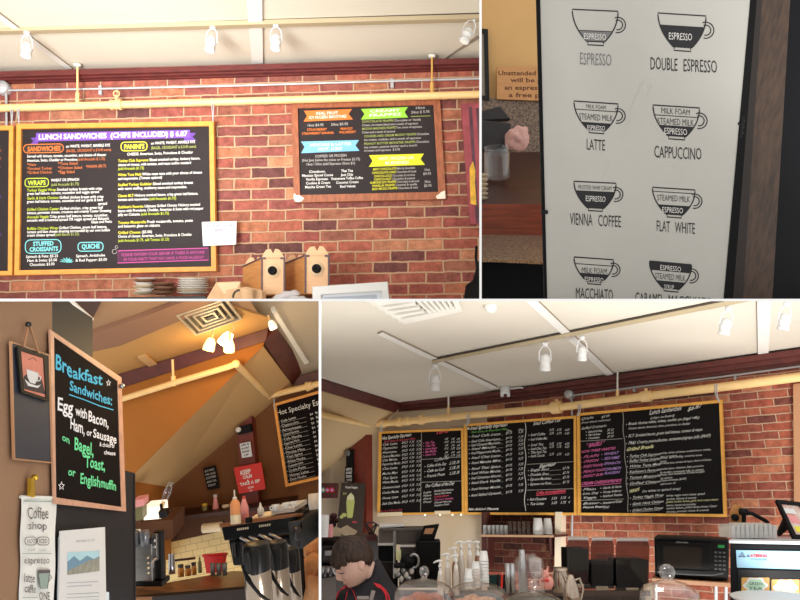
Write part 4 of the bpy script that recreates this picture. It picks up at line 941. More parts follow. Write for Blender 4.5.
can(226, 513, hs, [('label cream', [(0, 0), (3.4, 0), (3.6, 8), (3.3, 8.2), (3.1, 1.5), (0, 1)], 'cup')], None, 'cream mug on the dark wooden shelf next to the pink bottle', 'mug', 'mug')
# paper towel roll under the shelf
pr = [H3.hit(203, 528.5, .1), H3.hit(222, 526.5, .1)]; t = thing('paper_roll', 'cream paper towel roll on a holder under the dark shelf', 'paper towel', pr[0])
MB().tube(pr, 4.6 * hs / F, 'label cream', 20).build('roll', t)
MB().tube([pr[0] + (pr[0] - pr[1]) * .12, pr[1] + (pr[1] - pr[0]) * .12], 1.2 * hs / F, 'dark steel', 8).tube([pr[1] + (pr[1] - pr[0]) * .1, pr[1] + (pr[1] - pr[0]) * .1 + up3 * .06], .008, 'dark steel', 6).build('holder', t)

# counter along the back
mat('counter wood', (132, 90, 54), .35, vary=.2, scale=8)
ct = thing('back_counter', 'brown back counter under the cream tiles, reaching to the black wall', 'counter', K(190, 610, 5.2))
tp = [K(132, 589, 4.75), K(165, 583, 5.1), K(232, 571, 6.2), K(252, 571, 6.2), K(252, 590, 5.4), K(132, 598, 4.4)]
MB().prism(tp, V((0, 0, -.03)), 'counter wood').build('counter_top', ct)
mat('counter dark', (30, 18, 14), .5, vary=.2)
MB().prism([K(130, 599, 4.42), K(255, 588, 5.2), K(255, 660, 5.2), K(130, 670, 4.42)], V((0, .05, 0)), 'counter dark').build('front_panel', ct)
# bean-to-cup machine beside the black wall
D = 4.7; s = D / F; FX = V((1, -.1, .05)).normalized(); FZ = V((-.03, .02, 1)).normalized(); FY = FX.cross(FZ).normalized()
if FY.y < 0: FY = -FY
def blk(o, w, d, h, mm): return MB().prism([o, o + FX * w, o + FX * w + FZ * h, o + FZ * h], FY * d, mm)
mat('brushed steel', (150, 146, 142), .35, .85, vary=.1, scale=5, stretch=(1, 1, 12)); mat('coffee glass', (110, 112, 116), .2, .3)
t = thing('coffee_machine', 'silver bean-to-cup coffee machine on the back counter beside the black wall', 'coffee machine', K(148, 590, D))
o = K(130, 587, D)
blk(o, 34 * s, .12, 5 * s, 'gloss black').build('drip_base', t, bevel=.006)
blk(o + FZ * 5 * s, 24 * s, .1, 38 * s, 'brushed steel').build('body', t, bevel=.008)
blk(o + FX * 23 * s + FZ * 5 * s + FY * .03, 9 * s, .05, 48 * s, 'gloss black').build('control_column', t, bevel=.006)
blk(o + FX * 24 * s + FZ * 26 * s + FY * .0, 5 * s, .03, 26 * s, 'brushed steel').build('face_plate', t, bevel=.004)
blk(o + FX * -1 * s + FZ * 42 * s, 25 * s, .1, 6 * s, 'dark steel').build('hopper_tray', t, bevel=.006)
for dx in (4, 15):
    b = o + FX * dx * s + FX * 3 * s + FZ * 41.5 * s - FY * .02
    MB().lathe(b, FZ, [(0, 0), (4.4 * s, 0), (4.9 * s, 9 * s), (4.9 * s, 14 * s), (4.2 * s, 15 * s), (0, 15.4 * s)], 'coffee glass', 18).build('bean_hopper', t)
for k in range(4): MB().lathe(o + FX * 20 * s + FZ * (14 + 5 * k) * s - FY * .002, -FY, [(1.1 * s, 0), (1 * s, .01), (0, .012)], 'label cream', 12).build('button', t)
for k in range(2): MB().lathe(o + FX * 27 * s + FZ * (46 - k * 6) * s, -FY, [(1.8 * s, 0), (1.6 * s, .012), (0, .014)], 'steel', 14).build('dial', t)
MB().tube([o + FX * 28 * s + FZ * 28 * s, o + FX * 28 * s + FZ * 28 * s - FY * .05, o + FX * 28 * s + FZ * 22 * s - FY * .06], .012, 'steel', 8).build('spout', t)
can(172, 574, 4.95, [('steel', [(0, 0), (3.2, 0), (3.4, 8), (2.8, 17), (3.0, 19), (2.6, 19.4)], 'pitcher_body')], None, 'steel milk pitcher standing beside the silver coffee machine', 'pitcher', 'milk_pitcher')
# bright box, carton and glass carafe above the machine on a ledge
lg = thing('upper_ledge', 'small dark ledge behind the coffee machine carrying a glowing box', 'shelf', K(155, 522, 5.6))
MB().prism([K(133, 523, 5.5), K(173, 519.6, 5.7), K(173, 539, 5.7), K(133, 546, 5.5)], V((0, .3, .02)), 'brown dark').build('board', lg)
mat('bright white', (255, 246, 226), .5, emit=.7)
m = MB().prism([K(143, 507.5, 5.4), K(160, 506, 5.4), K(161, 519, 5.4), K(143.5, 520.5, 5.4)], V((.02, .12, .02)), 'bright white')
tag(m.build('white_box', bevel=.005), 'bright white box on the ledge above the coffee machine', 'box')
t = thing('drink_carton', 'green and pink carton at the end of the ledge by the black wall', 'carton', K(137, 521, 5.3))
MB().prism([K(132, 508, 5.3), K(142, 506, 5.3), K(142.5, 520, 5.3), K(132, 522, 5.3)], V((0, .1, .01)), 'jar olive').build('box', t, bevel=.004)
MB().prism([K(132.5, 501, 5.29), K(144, 499, 5.29), K(144, 506, 5.29), K(132.5, 508.5, 5.29)], V((0, .1, .01)), 'label pink').build('lid', t, bevel=.004)
can(163, 504, 5.4, [('clear glass', [(1.4, 0), (3, 5), (4, 12), (3.4, 17), (2.2, 21), (2.6, 23)], 'glass_body'), ('gold pipe', [(1.7, -3), (1.9, 0), (1.5, 2)], 'foot')], None, 'tilted clear glass siphon above the bright white box', 'carafe', 'glass_siphon', ax=V((.35, .1, 1)))
m = MB().prism([K(158, 512, 5.2), K(166, 511, 5.2), K(167, 517, 5.2), K(159, 519, 5.2)], V((0, .06, .01)), 'gloss black'); m.tube([K(162, 512, 5.25), K(161, 504, 5.3)], .012, 'gloss black', 8)
tag(m.build('burner', bevel=.004), 'small black burner under the tilted glass siphon', 'burner')
t = thing('small_notice', 'small pale notice in a brown frame under the ledge next to the black wall', 'notice', K(137, 535, 5.2))
q = [K(133, 522, 5.15), K(141, 521, 5.15), K(141, 533, 5.15), K(133, 534, 5.15)]
MB().prism(q, V((0, .02, 0)), 'brown dark').prism([K(134, 529.5, 5.14), K(140.5, 529, 5.14), K(140.5, 531.5, 5.14), K(134, 532, 5.14)], V((0, .005, 0)), 'label cream').build('plate', t)
# small stuff on the counter
mat('amber', (176, 112, 36), .25, .3); mat('bin red', (206, 30, 24), .4)
for i, (x, y, d, w, h, lb) in enumerate(((181, 577, 5.3, 3, 12, 'gold rimmed jar with dark lid nearest the milk pitcher'), (188, 576, 5.4, 3, 10, 'amber glass jar in the middle of the counter jars'), (194, 575, 5.5, 2.6, 12, 'amber glass jar next to the green bottle'))):
    can(x, y, d, [('amber', [(0, 0), (w, 0), (w + .2, h * .5), (w * .8, h * .75)], 'jar'), ('dark steel', [(w * .9, h * .72), (w * .9, h), (0, h + .3)], 'lid')], None, lb, 'jar', 'amber_jar', 'amber jars on the back counter')
m = MB().prism([K(172, 559.5, 5.35), K(190, 557.5, 5.4), K(190, 560, 5.4), K(172, 562, 5.35)], V((0, .15, -.05)), 'shelf brown'); tag(m.build('tray', bevel=.004), 'dark flat tray resting on the amber jars', 'tray')
can(200, 573, 5.6, [('jar olive', [(0, 0), (2, 0), (2, 9), (.9, 12), (.9, 15), (0, 15.2)], 'bottle')], None, 'slim green bottle on the counter before the red tub', 'bottle', 'oil_bottle')
L = K(214, 573, 5.75); s = 5.75 / F
m = MB(); ex, ez = V((1, -.1, .1)).normalized(), up3
b = [L + ex * a * s + V((0, c, -.36 * c)) for a, c in ((-8, 0), (7, 0), (7, .12), (-8, .12))]; dz = V((0, 0, -.38)); tq = [L + ex * a * s + V((0, c, -.36 * c)) + ez * h * s for a, c, h in ((-10, -.01, 17), (10, -.01, 17.5), (10, .14, 17.5), (-10, .14, 17))]
m.add(b + tq, [[0, 1, 2, 3], [0, 1, 5, 4], [1, 2, 6, 5], [2, 3, 7, 6], [3, 0, 4, 7]], 'bin red')
m.tube([tq[0], tq[1], tq[2], tq[3], tq[0]], .012, 'bin red', 6)
tag(m.build('red_tub'), 'red plastic tub against the cream tiles', 'tub')
for i, (x, lb) in enumerate(((213, 'dark drinking glass before the red tub, next to the green bottle'), (219, 'middle drinking glass before the red tub'), (225, 'drinking glass before the red tub closest to the espresso machine'))):
    can(x, 575.5, 5.5, [('coffee glass', [(0, 0), (2.2, 0), (2.6, 12), (2.3, 12), (1.9, 1), (0, .8)], 'glass')], None, lb, 'glass', 'drinking_glass', 'glasses before the red tub')

# espresso machine seen from behind
E3 = Plane(K(265, 540, 4.5), V((cos(radians(9)), -.35, sin(radians(9)))), V((-sin(radians(5)), .03, 1)))
s = 4.4 / F; t = thing('espresso_machine', 'black espresso machine with steel top and steam levers behind the thermos jugs', 'espresso machine', E3.hit(262, 580))
mat('top wood', (140, 86, 50), .35, vary=.1)
H = E3.hit
top4 = [H(220, 524), H(293, 511.5), H(296, 517), H(221, 528)]
MB().prism([H(219, 523.5, .02), H(296, 513, .02), H(296.5, 516.5, .02), H(219.5, 527.5, .02)], -E3.n * .1 + V((0, 0, -.03)), 'top wood').build('top_plate', t, bevel=.004)
MB().slab(E3, [(221, 527), (295, 516), (298, 533), (224, 541)], 0, -.2, 'gloss black').build('upper_housing', t, bevel=.008)
MB().slab(E3, [(228, 540), (250, 538), (253, 566), (233, 566)], -.02, -.34, 'gloss black').build('group_housing', t, bevel=.01)
MB().slab(E3, [(288, 522), (302, 520), (303, 548), (291, 552)], .05, -.2, 'dark steel').build('end_housing', t, bevel=.01)
MB().slab(E3, [(245, 541), (290, 536), (294, 610), (250, 610)], -.12, -.3, 'black').build('lower_body', t, bevel=.01)
m = MB()
for k in range(6):
    for x0, y0 in ((237, 528.5), (259, 525.2)): m.slab(E3, [(x0 + k * 2, y0 - k * .28), (x0 + k * 2 + 1.1, y0 - k * .28 - .15), (x0 + k * 2 + 1.2, y0 - k * .28 + 2), (x0 + k * 2 + .1, y0 - k * .28 + 2.1)], .004, 0, 'label cream')
m.build('vent_slots', t)
for x, y in ((247, 541), (256, 540), (266, 538), (276, 537)):
    MB().tube([H(x - 6, y - 3, .04), H(x + 4, y + 2, .12), H(x + 13, y + 9, .12), H(x + 16, y + 17, .1)], .011, 'steel', 8).build('lever', t)
for x, y in ((234, 543), (242, 542)): MB().tube([H(x, y, .01), H(x + 1.5, y + 14, .03)], .016, 'dark steel', 8).build('steam_pipe', t)
MB().lathe(H(297, 540, .1), (0, 0, 1), [(0, 0), (.02, 0), (.028, .02), (.03, .06), (.02, .08), (0, .085)], 'dark steel', 16).build('steam_knob', t)
# bottles and cups on its top
ds = 4.5
can(236, 524, 4.45, [('label cream', [(0, 0), (5, 0), (5.2, 1), (5.2, 9)], 'bottle_base'), ('label orange', [(5.2, 8.5), (5.2, 20), (3, 23), (2, 24)], 'bottle'), ('white enamel', [(2.1, 23.5), (2.1, 26), (.7, 26.5), (.7, 33), (0, 33.2)], 'pump_head')], None, 'orange labelled syrup bottle with pump on the espresso machine', 'bottle', 'syrup_bottle')
can(245, 521, 4.62, [('label pink', [(0, 0), (4, 0), (4.2, 13), (2.4, 19), (1.5, 22)], 'bottle'), ('syrup red', [(1.7, 21.5), (1.7, 24), (0, 24.3)], 'cap')], None, 'pale pink bottle behind the orange labelled syrup bottle', 'bottle', 'syrup_bottle')
can(249, 523, 4.4, [('black', [(0, 0), (3.4, 0), (3.6, 5), (3.3, 5.4), (0, 4.6)], 'tin')], None, 'small black tin at the foot of the pale pink bottle', 'tin', 'black_tin')
m = MB().prism([H(250, 517.5, -.08), H(270, 514.5, -.08), H(271, 519, -.08), H(250.5, 522, -.08)], -E3.n * .12 , 'label cream'); tag(m.build('folded_cloth', bevel=.01), 'cream folded cloth on the espresso machine top', 'cloth')
can(261, 516, 4.62, [('white enamel', [(0, 0), (3.2, 0), (3.3, 7), (1.6, 9), (.6, 13), (0, 13.2)], 'bottle')], None, 'white squeeze bottle behind the cream folded cloth', 'bottle', 'squeeze_bottle')
def cup3(x, y, label):
    t = can(x, y, 4.5, [('white enamel', [(0, 0), (2.2, 0), (3.8, 3.6), (4.2, 7), (3.9, 7), (3.3, 3.2), (0, 1)], 'bowl')], None, label, 'cup', 'coffee_cup', 'white cups on the espresso machine')
    L = K(x, y, 4.5); s = 4.5 / F
    MB().tube([L + V((-3.6 * s, -.005, 5.6 * s)), L + V((-5.8 * s, -.01, 5 * s)), L + V((-5.6 * s, -.01, 2.6 * s)), L + V((-3 * s, -.005, 2 * s))], .8 * s, 'white enamel', 6).build('handle', t); return t
m = MB()
for k in range(3): m.slab(E3, [(271, 510 + k * 1.7 ), (294, 507 + k * 1.7), (294, 508.2 + k * 1.7), (271, 511.2 + k * 1.7)], -.02, -.2, 'plate white')
tag(m.build('tray'), 'white ribbed tray carrying the cups on the espresso machine', 'tray')
cup3(276, 511.5, 'white cup on the ribbed tray next to the squeeze bottle'); cup3(287, 509.5, 'white cup in the middle of the ribbed tray'); cup3(294, 508.5, 'white cup at the outer end of the ribbed tray')
# thermos jugs in front
mat('jug steel', (168, 152, 136), .22, 1.)
def thermos(x, y, d, w, h, label):
    s = d / F; L = K(x, y, d); ax = V((-.07, .02, 1)).normalized(); t = thing('thermos_jug', label, 'thermos', L, 'steel thermos jugs before the espresso machine')
    MB().lathe(L, ax, [(0, 0), (w * s, 0), (w * s, h * .72 * s), (w * .97 * s, h * .735 * s)], 'jug steel', 28).build('body', t)
    MB().lathe(L, ax, [(w * 1.0 * s, h * .725 * s), (w * 1.03 * s, h * .76 * s), (w * 1.03 * s, h * .92 * s), (w * .93 * s, h * .985 * s), (w * .6 * s, h * s), (0, h * 1.005 * s)], 'gloss black', 28).build('pump_cap', t)
    a = L + ax * h * .78 * s
    MB().tube([a + V((-w * 1.0 * s, -.02, 0)), a + V((-w * .5 * s, -w * 1.0 * s, -.05)), a + V((w * .5 * s, -w * 1.02 * s, -.13)), a + V((w * .98 * s, -w * .5 * s, -.17))], .009, 'black', 8).build('carry_handle', t)
    MB().tube([a + ax * .05 + V((0, -w * .95 * s, .03)), a + ax * .05 + V((.01, -w * 1.5 * s, .02)), a + V((.01, -w * 1.6 * s, -.01))], [.03, .026, .02], 'gloss black', 10).build('spout', t)
    return t
thermos(262, 640, 3.5, 13.5, 97, 'steel thermos jug with black pump cap standing closest to the back counter')
thermos(283, 636, 3.75, 10.5, 95, 'steel thermos jug in the middle of the three')
thermos(297, 630, 4.0, 7.5, 82, 'steel thermos jug closest to the burlap bags')
# burlap bags at the edge
mat('burlap', (214, 156, 108), .9, vary=.2, scale=14)
for i, (x, y, w, h, d, lb) in enumerate(((312, 610, 15, 34, 4.8, 'lowest brown burlap coffee bag beside the thermos jugs'), (313, 577, 14, 24, 5.0, 'middle brown burlap coffee bag of the pile'), (314, 551, 14, 19, 5.2, 'topmost brown burlap coffee bag of the pile'))):
    s = d / F; m = MB().ball(K(x, y - h / 2 + 4, d), (w * s, .12, h * .62 * s), 'burlap', 26, 18, lambda p: V((p.x, p.y, p.z)) * (1 + .14 * noise.noise(p * 16 + V((i * 3, 0, 0)))))
    tag(m.build('coffee_bag'), lb, 'bag', 'burlap coffee bags')
can(308, 536, 5.4, [('burlap', [(0, 0), (3, 0), (3.2, 6), (2.6, 7.5), (0, 8)], 'pot')], None, 'small brown pot standing behind the topmost burlap bag', 'pot', 'small_pot')
can(300, 536, 5.5, [('label cream', [(0, 0), (4.5, 0), (5, 8), (3, 9), (0, 9.2)], 'pot')], None, 'cream pot between the espresso machine and burlap bags', 'pot', 'small_pot')
m = MB().slab(M3, [(304, 502), (314, 500), (318, 530), (310, 540)], .1, 0, 'black'); tag(m.build('black_case', bevel=.004), 'black case standing on end against the brown wall by the divider', 'case')
can(316, 516, 5.2, [('plate white', [(0, 0), (5, 0), (7, 14), (6, 22), (5.8, 22), (0, 12)], 'vase')], None, 'pale jug cut by the divider beside the black case', 'jug', 'pale_jug')
# =============================================================== bay 4: long wall of chalkboards above the service counter
BAY[0] = 4
X4 = V((.758, -.624, .187)); Z4 = V((.0375, .25, 1))
W4 = Plane(K(650, 460, 5.6), X4, Z4)
U4 = V((0, .25, 1)).normalized(); D4 = V((0, 1, -.28)).normalized()
brick('brick four', .2, .059, [(96, 58, 54), (138, 76, 64), (160, 86, 66), (146, 76, 62), (180, 106, 80), (152, 82, 64), (192, 128, 96)], (192, 156, 130), .095)
mat('painted wall', (200, 186, 168), .8, rgb2=(196, 176, 146), scale=2); mat('ceiling four', (214, 207, 192), .8, vary=.02, scale=2); mat('soffit four', (198, 170, 128), .8)
wall('wall_brick', W4, [(486, 380), (980, 309), (980, 700), (486, 660)], 'brick four')
wall('wall_painted', W4, [(300, 400), (487, 383), (487, 680), (300, 680)], 'painted wall', .003)
c0, c1 = W4.hit(485, 393), W4.hit(830, 344.5)
C4 = plane3(c0, c1, c0 + W4.n)
if C4.n.z > 0: C4.n = -C4.n
wall('ceiling', C4, [(290, 250), (980, 250), (980, 323.4), (485, 393), (400, 402), (290, 366)], 'ceiling four')
# crown boards
mat('crown four', (88, 36, 30), .5, vary=.22, scale=14)
m = MB()
for a, b, f_ in ((0, 5, .09), (5, 10, .06), (10, 14, .03)):
    k = lambda x: 393 - (x - 485) * .1406
    m.slab(W4, [(485, k(485) + a * .8), (830, k(830) + a * 1.25), (830, k(830) + b * 1.25), (485, k(485) + b * .8)], f_, 0, 'crown four')
    m.slab(W4, [(398, 402 + a * .7), (486, 393.5 + a * .8), (486, 393.5 + b * .8), (398, 402 + b * .7)], f_ * .6, 0, 'crown four')
struct(m.build('trim_17'))
Lc = plane3(K(316, 378, 6.1), W4.hit(400, 404), K(316, 392, 6.1))
m = MB().slab(Lc, [(300, 371), (402, 402.5), (396, 412.5), (300, 383.5)], .02, -.03, 'crown four').slab(Lc, [(300, 367.5), (405, 400.5), (402, 402.5), (300, 371)], .05, -.03, 'white paint'); struct(m.build('trim_18'))
wall3('wall_soffit', [K(300, 379, 6.05), W4.hit(397, 411, .01), W4.hit(366, 440, .01), W4.hit(300, 490, .01)], X4, Z4, 'soffit four')
def strip4(name, pts, off=.015, mm='ceiling strip'): struct(MB().slab(C4, pts, off, 0, mm, 'ceiling strip side').build(name))
strip4('trim_19', [(377.5, 334.5), (382.5, 332.5), (497.5, 387.5), (491.5, 389)])
strip4('trim_20', [(518, 294), (530, 294), (613.5, 374), (607, 376)])
strip4('trim_21', [(757, 290), (772, 290), (768.5, 353.5), (758, 355)])
# lighting rail and spots
T4p = plane3(C4.hit(436, 362, .03), C4.hit(751, 300, .03), C4.hit(436, 362, .03) + V((0, .0, -1)))
t = thing('track_rail', 'beige lighting rail running across the ceiling above the handwritten chalkboards', 'track', T4p.hit(560, 338))
MB().slab(T4p, [(432, 360.5), (800, 286), (800, 291), (432, 363.5)], .02, -.02, 'track beige').build('rail', t)
MB().slab(T4p, [(432, 359.3), (800, 284), (800, 286), (432, 360.5)], .022, -.02, 'track dark').build('rail_shadow_line', t)  # shadow above the rail, put in as a dark bar
G4 = 'track spotlights above the handwritten chalkboards'
def top4(x, y): return T4p.hit(x, y)
L = top4(435, 364); sp4 = spot(L, .92 * L.y / F, 'white track spotlight farthest along the rail, at the slanting ceiling strip', G4)
for x, y, k, lb, r in ((545, 342, 1.0, 'white track spotlight above the middle chalkboard', .0), (582, 336, .86, 'white track spotlight over the seam of middle and lunch chalkboards', 0), (729, 307, .98, 'white track spotlight beside the broad ceiling strip above the lunch chalkboard', .2), (787, 302, .98, 'white track spotlight past the broad ceiling strip at the picture edge', .15)):
    P = top4(x, y); dup(sp4, P, lb, G4, k * P.y / (L.y * .92)).rotation_euler = (0, r, 0)
# ceiling vent
t = thing('ceiling_vent', 'white slatted air vent in the pale ceiling cut by the divider', 'vent', C4.hit(410, 310))
mat('vent grey', (120, 116, 108), .7)
q = [(352, 292), (447, 284), (462, 311.5), (405, 324.5)]
MB().slab(C4, q, .02, 0, 'vent grey').build('backing', t)
m = MB().ring(C4, q, inset(q, 4), .04, .02, 'white paint')
c = (405, 306); e = lerp2(q[3], q[0], .0)
for k in range(7):
    a, b = lerp2(q[3], q[0], (k + 1) / 8.), lerp2(lerp2(q[3], q[2], .48), lerp2(q[0], q[1], .48), (k + 1) / 8.)
    m.slab(C4, [(a[0], a[1]), (b[0], b[1]), (b[0] + 1, b[1] + 2.2), (a[0] + 1, a[1] + 2.2)], .035, .02, 'white paint')
for k in range(7):
    a, b = lerp2(q[2], q[3], (k + .3) / 14.), lerp2(q[1], q[0], (k + .3) / 14.)
    m.slab(C4, [a, b, (b[0] - 2.6, b[1]), (a[0] - 2.6, a[1] + .4)], .035, .02, 'white paint')
m.build('grille', t)
# white ceiling device with its cable
t = thing('emergency_light', 'white ceiling device with two lamp prongs and a white cable near the crown', 'device', C4.hit(505, 386))
L = C4.hit(505, 386.5); s = L.y / F
MB().lathe(L, -U4, [(4.6 * s, 0), (5 * s, 1 * s), (4.8 * s, 6 * s), (4.2 * s, 7 * s), (0, 7.4 * s)], 'white enamel', 18).build('housing', t)
for dx in (-3.2, 3.2): MB().lathe(L + V((dx * s, 0, 0)) - U4 * 6 * s, -U4, [(1.7 * s, 0), (1.7 * s, 4 * s), (0, 4.4 * s)], 'white enamel', 10).build('lamp_prong', t)
MB().tube([C4.hit(x, y, .02) for x, y in ((510, 389), (520, 387.5), (531, 389.5), (545, 393.5), (556, 395), (562, 396))], .008, 'white enamel', 6).build('cable', t)
m = MB().lathe(C4.hit(490.5, 305), -U4, [(.035, 0), (.035, .02), (.02, .04), (0, .045)], 'white paint', 14); tag(m.build('sprinkler'), 'tiny white sprinkler head in the pale ceiling', 'sprinkler')

# pipes
pts = [(378, 424), (420, 420.2), (470, 415), (560, 407.3), (640, 397), (720, 387.3), (830, 373)]
t = thing('gas_pipe', 'yellow pipe running along the wall above the three handwritten chalkboards', 'pipe', W4.hit(560, 408, .1))
MB().ptube(W4, pts, .1, 3.1, 'gold pipe', 14).build('pipe_run', t)
m = MB()
for a, r in ((382, 4.2), (399, 4.4), (407, 4.2), (421, 4.6), (448, 3.9)): 
    y = 424 - (a - 378) * .093; MB().tube([W4.hit(a - 1.5, y + .1, .1), W4.hit(a + 2.5, y - .25, .1)], r * W4.dep(a, y) / F, 'gold pipe', 14).build('pipe_collar', t)

for a, rr in (((552, 408, 561, 407), 6), ((641, 397, 651, 395.8), 5.2)):
    MB().tube([W4.hit(a[0], a[1], .1), W4.hit(a[2], a[3], .1)], rr * W4.dep(a[0], a[1]) / F, 'gold pipe', 16).ptube(W4, [((a[0] + a[2]) / 2, a[1] - 4), ((a[0] + a[2]) / 2, a[1] - 8.5)], .1, 1.7, 'gold pipe').build('pipe_coupling', t)
MB().tube([K(300, 410, 6.3), W4.hit(372, 425.5, .1), W4.hit(379, 424, .1)], 2.9 * 6.8 / F, 'gold pipe', 12).build('pipe_branch', t)
for x, y0, y1 in ((448.5, 395, 417), (617.5, 370.5, 400)):
    m = MB().ptube(W4, [(x, y0), (x, y1)], .1, .9, 'white paint').ptube(W4, [(x, y1 - 10), (x, y1)], .1, 1.7, 'gold pipe').lathe(W4.hit(x, y0, .1), U4, [(0, -.01), (.022, -.008), (.026, .008), (0, .008)], 'white paint', 12); m.build('hanger_rod', t)
t = thing('conduit', 'thin silver conduit with a round box on the brick wall above the lunch chalkboard', 'conduit', W4.hit(571, 395, .03))
MB().ptube(W4, [(572, 395.5), (640, 386.5), (720, 377), (830, 362.5)], .03, .9, 'zinc').build('conduit_run', t)
MB().ptube(W4, [(571.5, 397), (572.2, 416)], .03, 1., 'zinc').build('drop_pipe', t)
MB().lathe(W4.hit(571, 395), W4.n, [(.042, .003), (.042, .05), (.036, .06), (0, .062)], 'zinc', 20).build('junction_box', t)
for x, y in ((634, 386), (735, 374)): MB().slab(W4, [(x - 1.2, y - 2), (x + 1.2, y - 2), (x + 1.2, y + 5.5), (x - 1.2, y + 5.5)], .02, .002, 'zinc').build('pipe_clip', t)
for x0, y0, x1, y1, lb in ((380, 425, 381.5, 432, 'wire loop at the outer corner of the hot drinks chalkboard'), (467, 418, 466, 426, 'wire loop at the seam of hot and iced chalkboards'), (578, 408, 577, 416, 'wire loop at the seam of iced and lunch chalkboards'), (715, 388, 719, 402, 'wire loop at the far corner of the lunch chalkboard')):
    m = MB().ptube(W4, [(x0, y0 - 4), (x0 + .5, (y0 + y1) / 2), (x1, y1)], .135, .5, 'zinc', 6).ptube(W4, [(x0 + 2.2, y0 - 4), (x0 + 2, (y0 + y1) / 2), (x1 + .6, y1)], .135, .5, 'zinc', 6)
    tag(m.build('wire_hanger'), lb, 'wire hanger', 'wire hangers of the handwritten chalkboards')

# ------------------------------------------------------------- three handwritten boards
mat('board yellow', (236, 174, 78), .45, vary=.12, scale=20); mat('chalk black', (16, 13, 14), .5, spec=.15); mat('chalk pink', (226, 112, 168), .9); mat('chalk red', (226, 84, 104), .9); mat('chalk green', (120, 200, 96), .9); mat('chalk cream', (230, 226, 170), .9); mat('chalk lilac', (190, 150, 220), .9)
CW, CD = 'chalk white', 'chalk dim'
def H4(x0, y0, x1, y1, s, h=2.6, c=CW, b=.0, sl=.15): m.text(W4, s, x0, y0, x1, y1, h, c, ob + .001, b, slant=sl * 3, wave=.1)
def rows(names, xs, ys, rise, prices=(), h=2.3, c=CW, dots=None):
    for i, (s, y) in enumerate(zip(names, ys)):
        w = min(1., .45 + len(s) / 26.); x1 = xs[0] + (xs[1] - xs[0]) * w; g = rise / (xs[1] - xs[0])
        H4(xs[0], y, x1, y - g * (x1 - xs[0]), s, h, c, .005)
        m.flat(W4, circ(xs[0] - 1.6, y - .8, .45, 6), ob + .001, c)
        if dots: m.line(W4, [(x1 + 1, y - g * (x1 - xs[0]) + .2), (dots, y - g * (dots - xs[0]) + .2)], .3, ob + .001, CD)
        for px_, pt in prices: H4(px_, y - g * (px_ - xs[0]), px_ + 1.35 * len(pt), y - g * (px_ - xs[0] + 3) - .3, pt, h * .95)
LF = .04
# hot drinks board
bt = thing('chalkboard', 'handwritten hot drinks chalkboard in yellow frame on the painted wall', 'chalkboard', W4.hit(420, 515), 'handwritten chalkboards'); 
ob = framed(bt, W4, [(378.8, 431.5), (463.2, 428), (464.2, 514), (377, 515.5)], 2.2, 'board yellow', 'chalk black', .03, LF)
m = MB()
H4(381.5, 440, 411, 436, 'Hot Specialty Espresso', 3.4, CW, .02); H4(384, 442.6, 415, 439.5, 'Non Dairy & Alternate Milks', 2, 'chalk red')
ys = [445.8, 449.6, 453.8, 457.8, 461.6, 465.6, 470, 475, 479.6, 483.8, 489, 494, 499.4, 505]
rows(['Cafe Latte', 'Cappuccino', 'Americano', 'Caramel Macchiato', 'Cafe Mocha', 'Peppermint Mocha', 'Chai Latte', 'Mocha Mint', 'Thai Spice', 'White Mocha', 'Cinnamon Latte', 'Cookie Mocha', 'Honey Latte', 'Dark Choc Mocha'], (382, 400), ys, 1.6, ((401.5, '$4'), (404.5, '25'), (409, '4'), (411, '75'), (416, '5'), (418, '25')), 2.5)
H4(379.5, 512.2, 402, 510.6, 'Non Dairy & Alternate Milks', 2.2, 'chalk red')
m.line(W4, [(421.5, 431), (420.5, 512)], .5, ob + .001, CD); m.line(W4, [(421, 459.5), (461.5, 457)], .5, ob + .001, CD); m.line(W4, [(421, 482.3), (462, 481)], .5, ob + .001, CD)
H4(435, 434.4, 448, 432.2, 'TEAS', 3.4, 'chalk red', .02)
rows(['Hot Tea', 'Chai Tea', 'Lemon Ginger', 'Mint Medley', 'Green Tea'], (425, 438), [444, 447, 450, 453, 456], 1.2, (), 2.4, 'chalk pink')
for y in (440, 446.5, 453.5):
    for x in (444, 450.5, 456): H4(x, y, x + 3.6, y - .4, '16', 2.2); H4(x, y + 3, x + 4, y + 2.6, '3.25', 2.0)
H4(434, 461.6, 449, 458.6, 'Coffee Bar', 3); rows(['Coffee of the Day', 'Cafe au Lait', 'French Press'], (426.5, 446), [467.4, 472.4, 477.6], 2.4, ((449, '2.25'), (453.5, '2.75'), (457, '3')), 3)
H4(425, 487.6, 454, 484.6, 'Our Coffees of the Day', 3.4, CW, .01)
for i in range(4): H4(423, 493.4 + i * 3.2, 431, 492.8 + i * 3.2, ['Light', 'Medium', 'Dark', 'Decaf'][i], 1.9)
for i, (s, c) in enumerate((('Breakfast Blend Medium', CW), ('House Dark Roast', CW), ('Colombian Supremo', 'chalk red'), ('French Vanilla', 'chalk pink'), ('Decaf House', CW), ('Hazelnut Cream', CW))): H4(434, 492.4 + i * 2.9 - .4, 453 - (i % 3) * 2, 490.8 + i * 2.9 - .4, s, 2, c)
m.build('lettering', bt)
MB().slab(W4, [(377.5, 512.8), (401.5, 511.8), (401.8, 515.6), (377.2, 516.6)], .08, .071, 'label cream').build('paper_strip', bt)
MB().slab(W4, [(434.5, 511), (450, 510.6), (450, 513.8), (434.5, 514.2)], .078, .071, 'label cream').build('sticker', bt)
mat('fairy white', (255, 250, 230), .4, emit=1.)
for x in (425, 440, 452.5, 461): MB().ball(W4.hit(x, 515.0 - (x - 425) * .01, .078), .009, 'fairy white', 8, 6).build('fairy_light', bt)
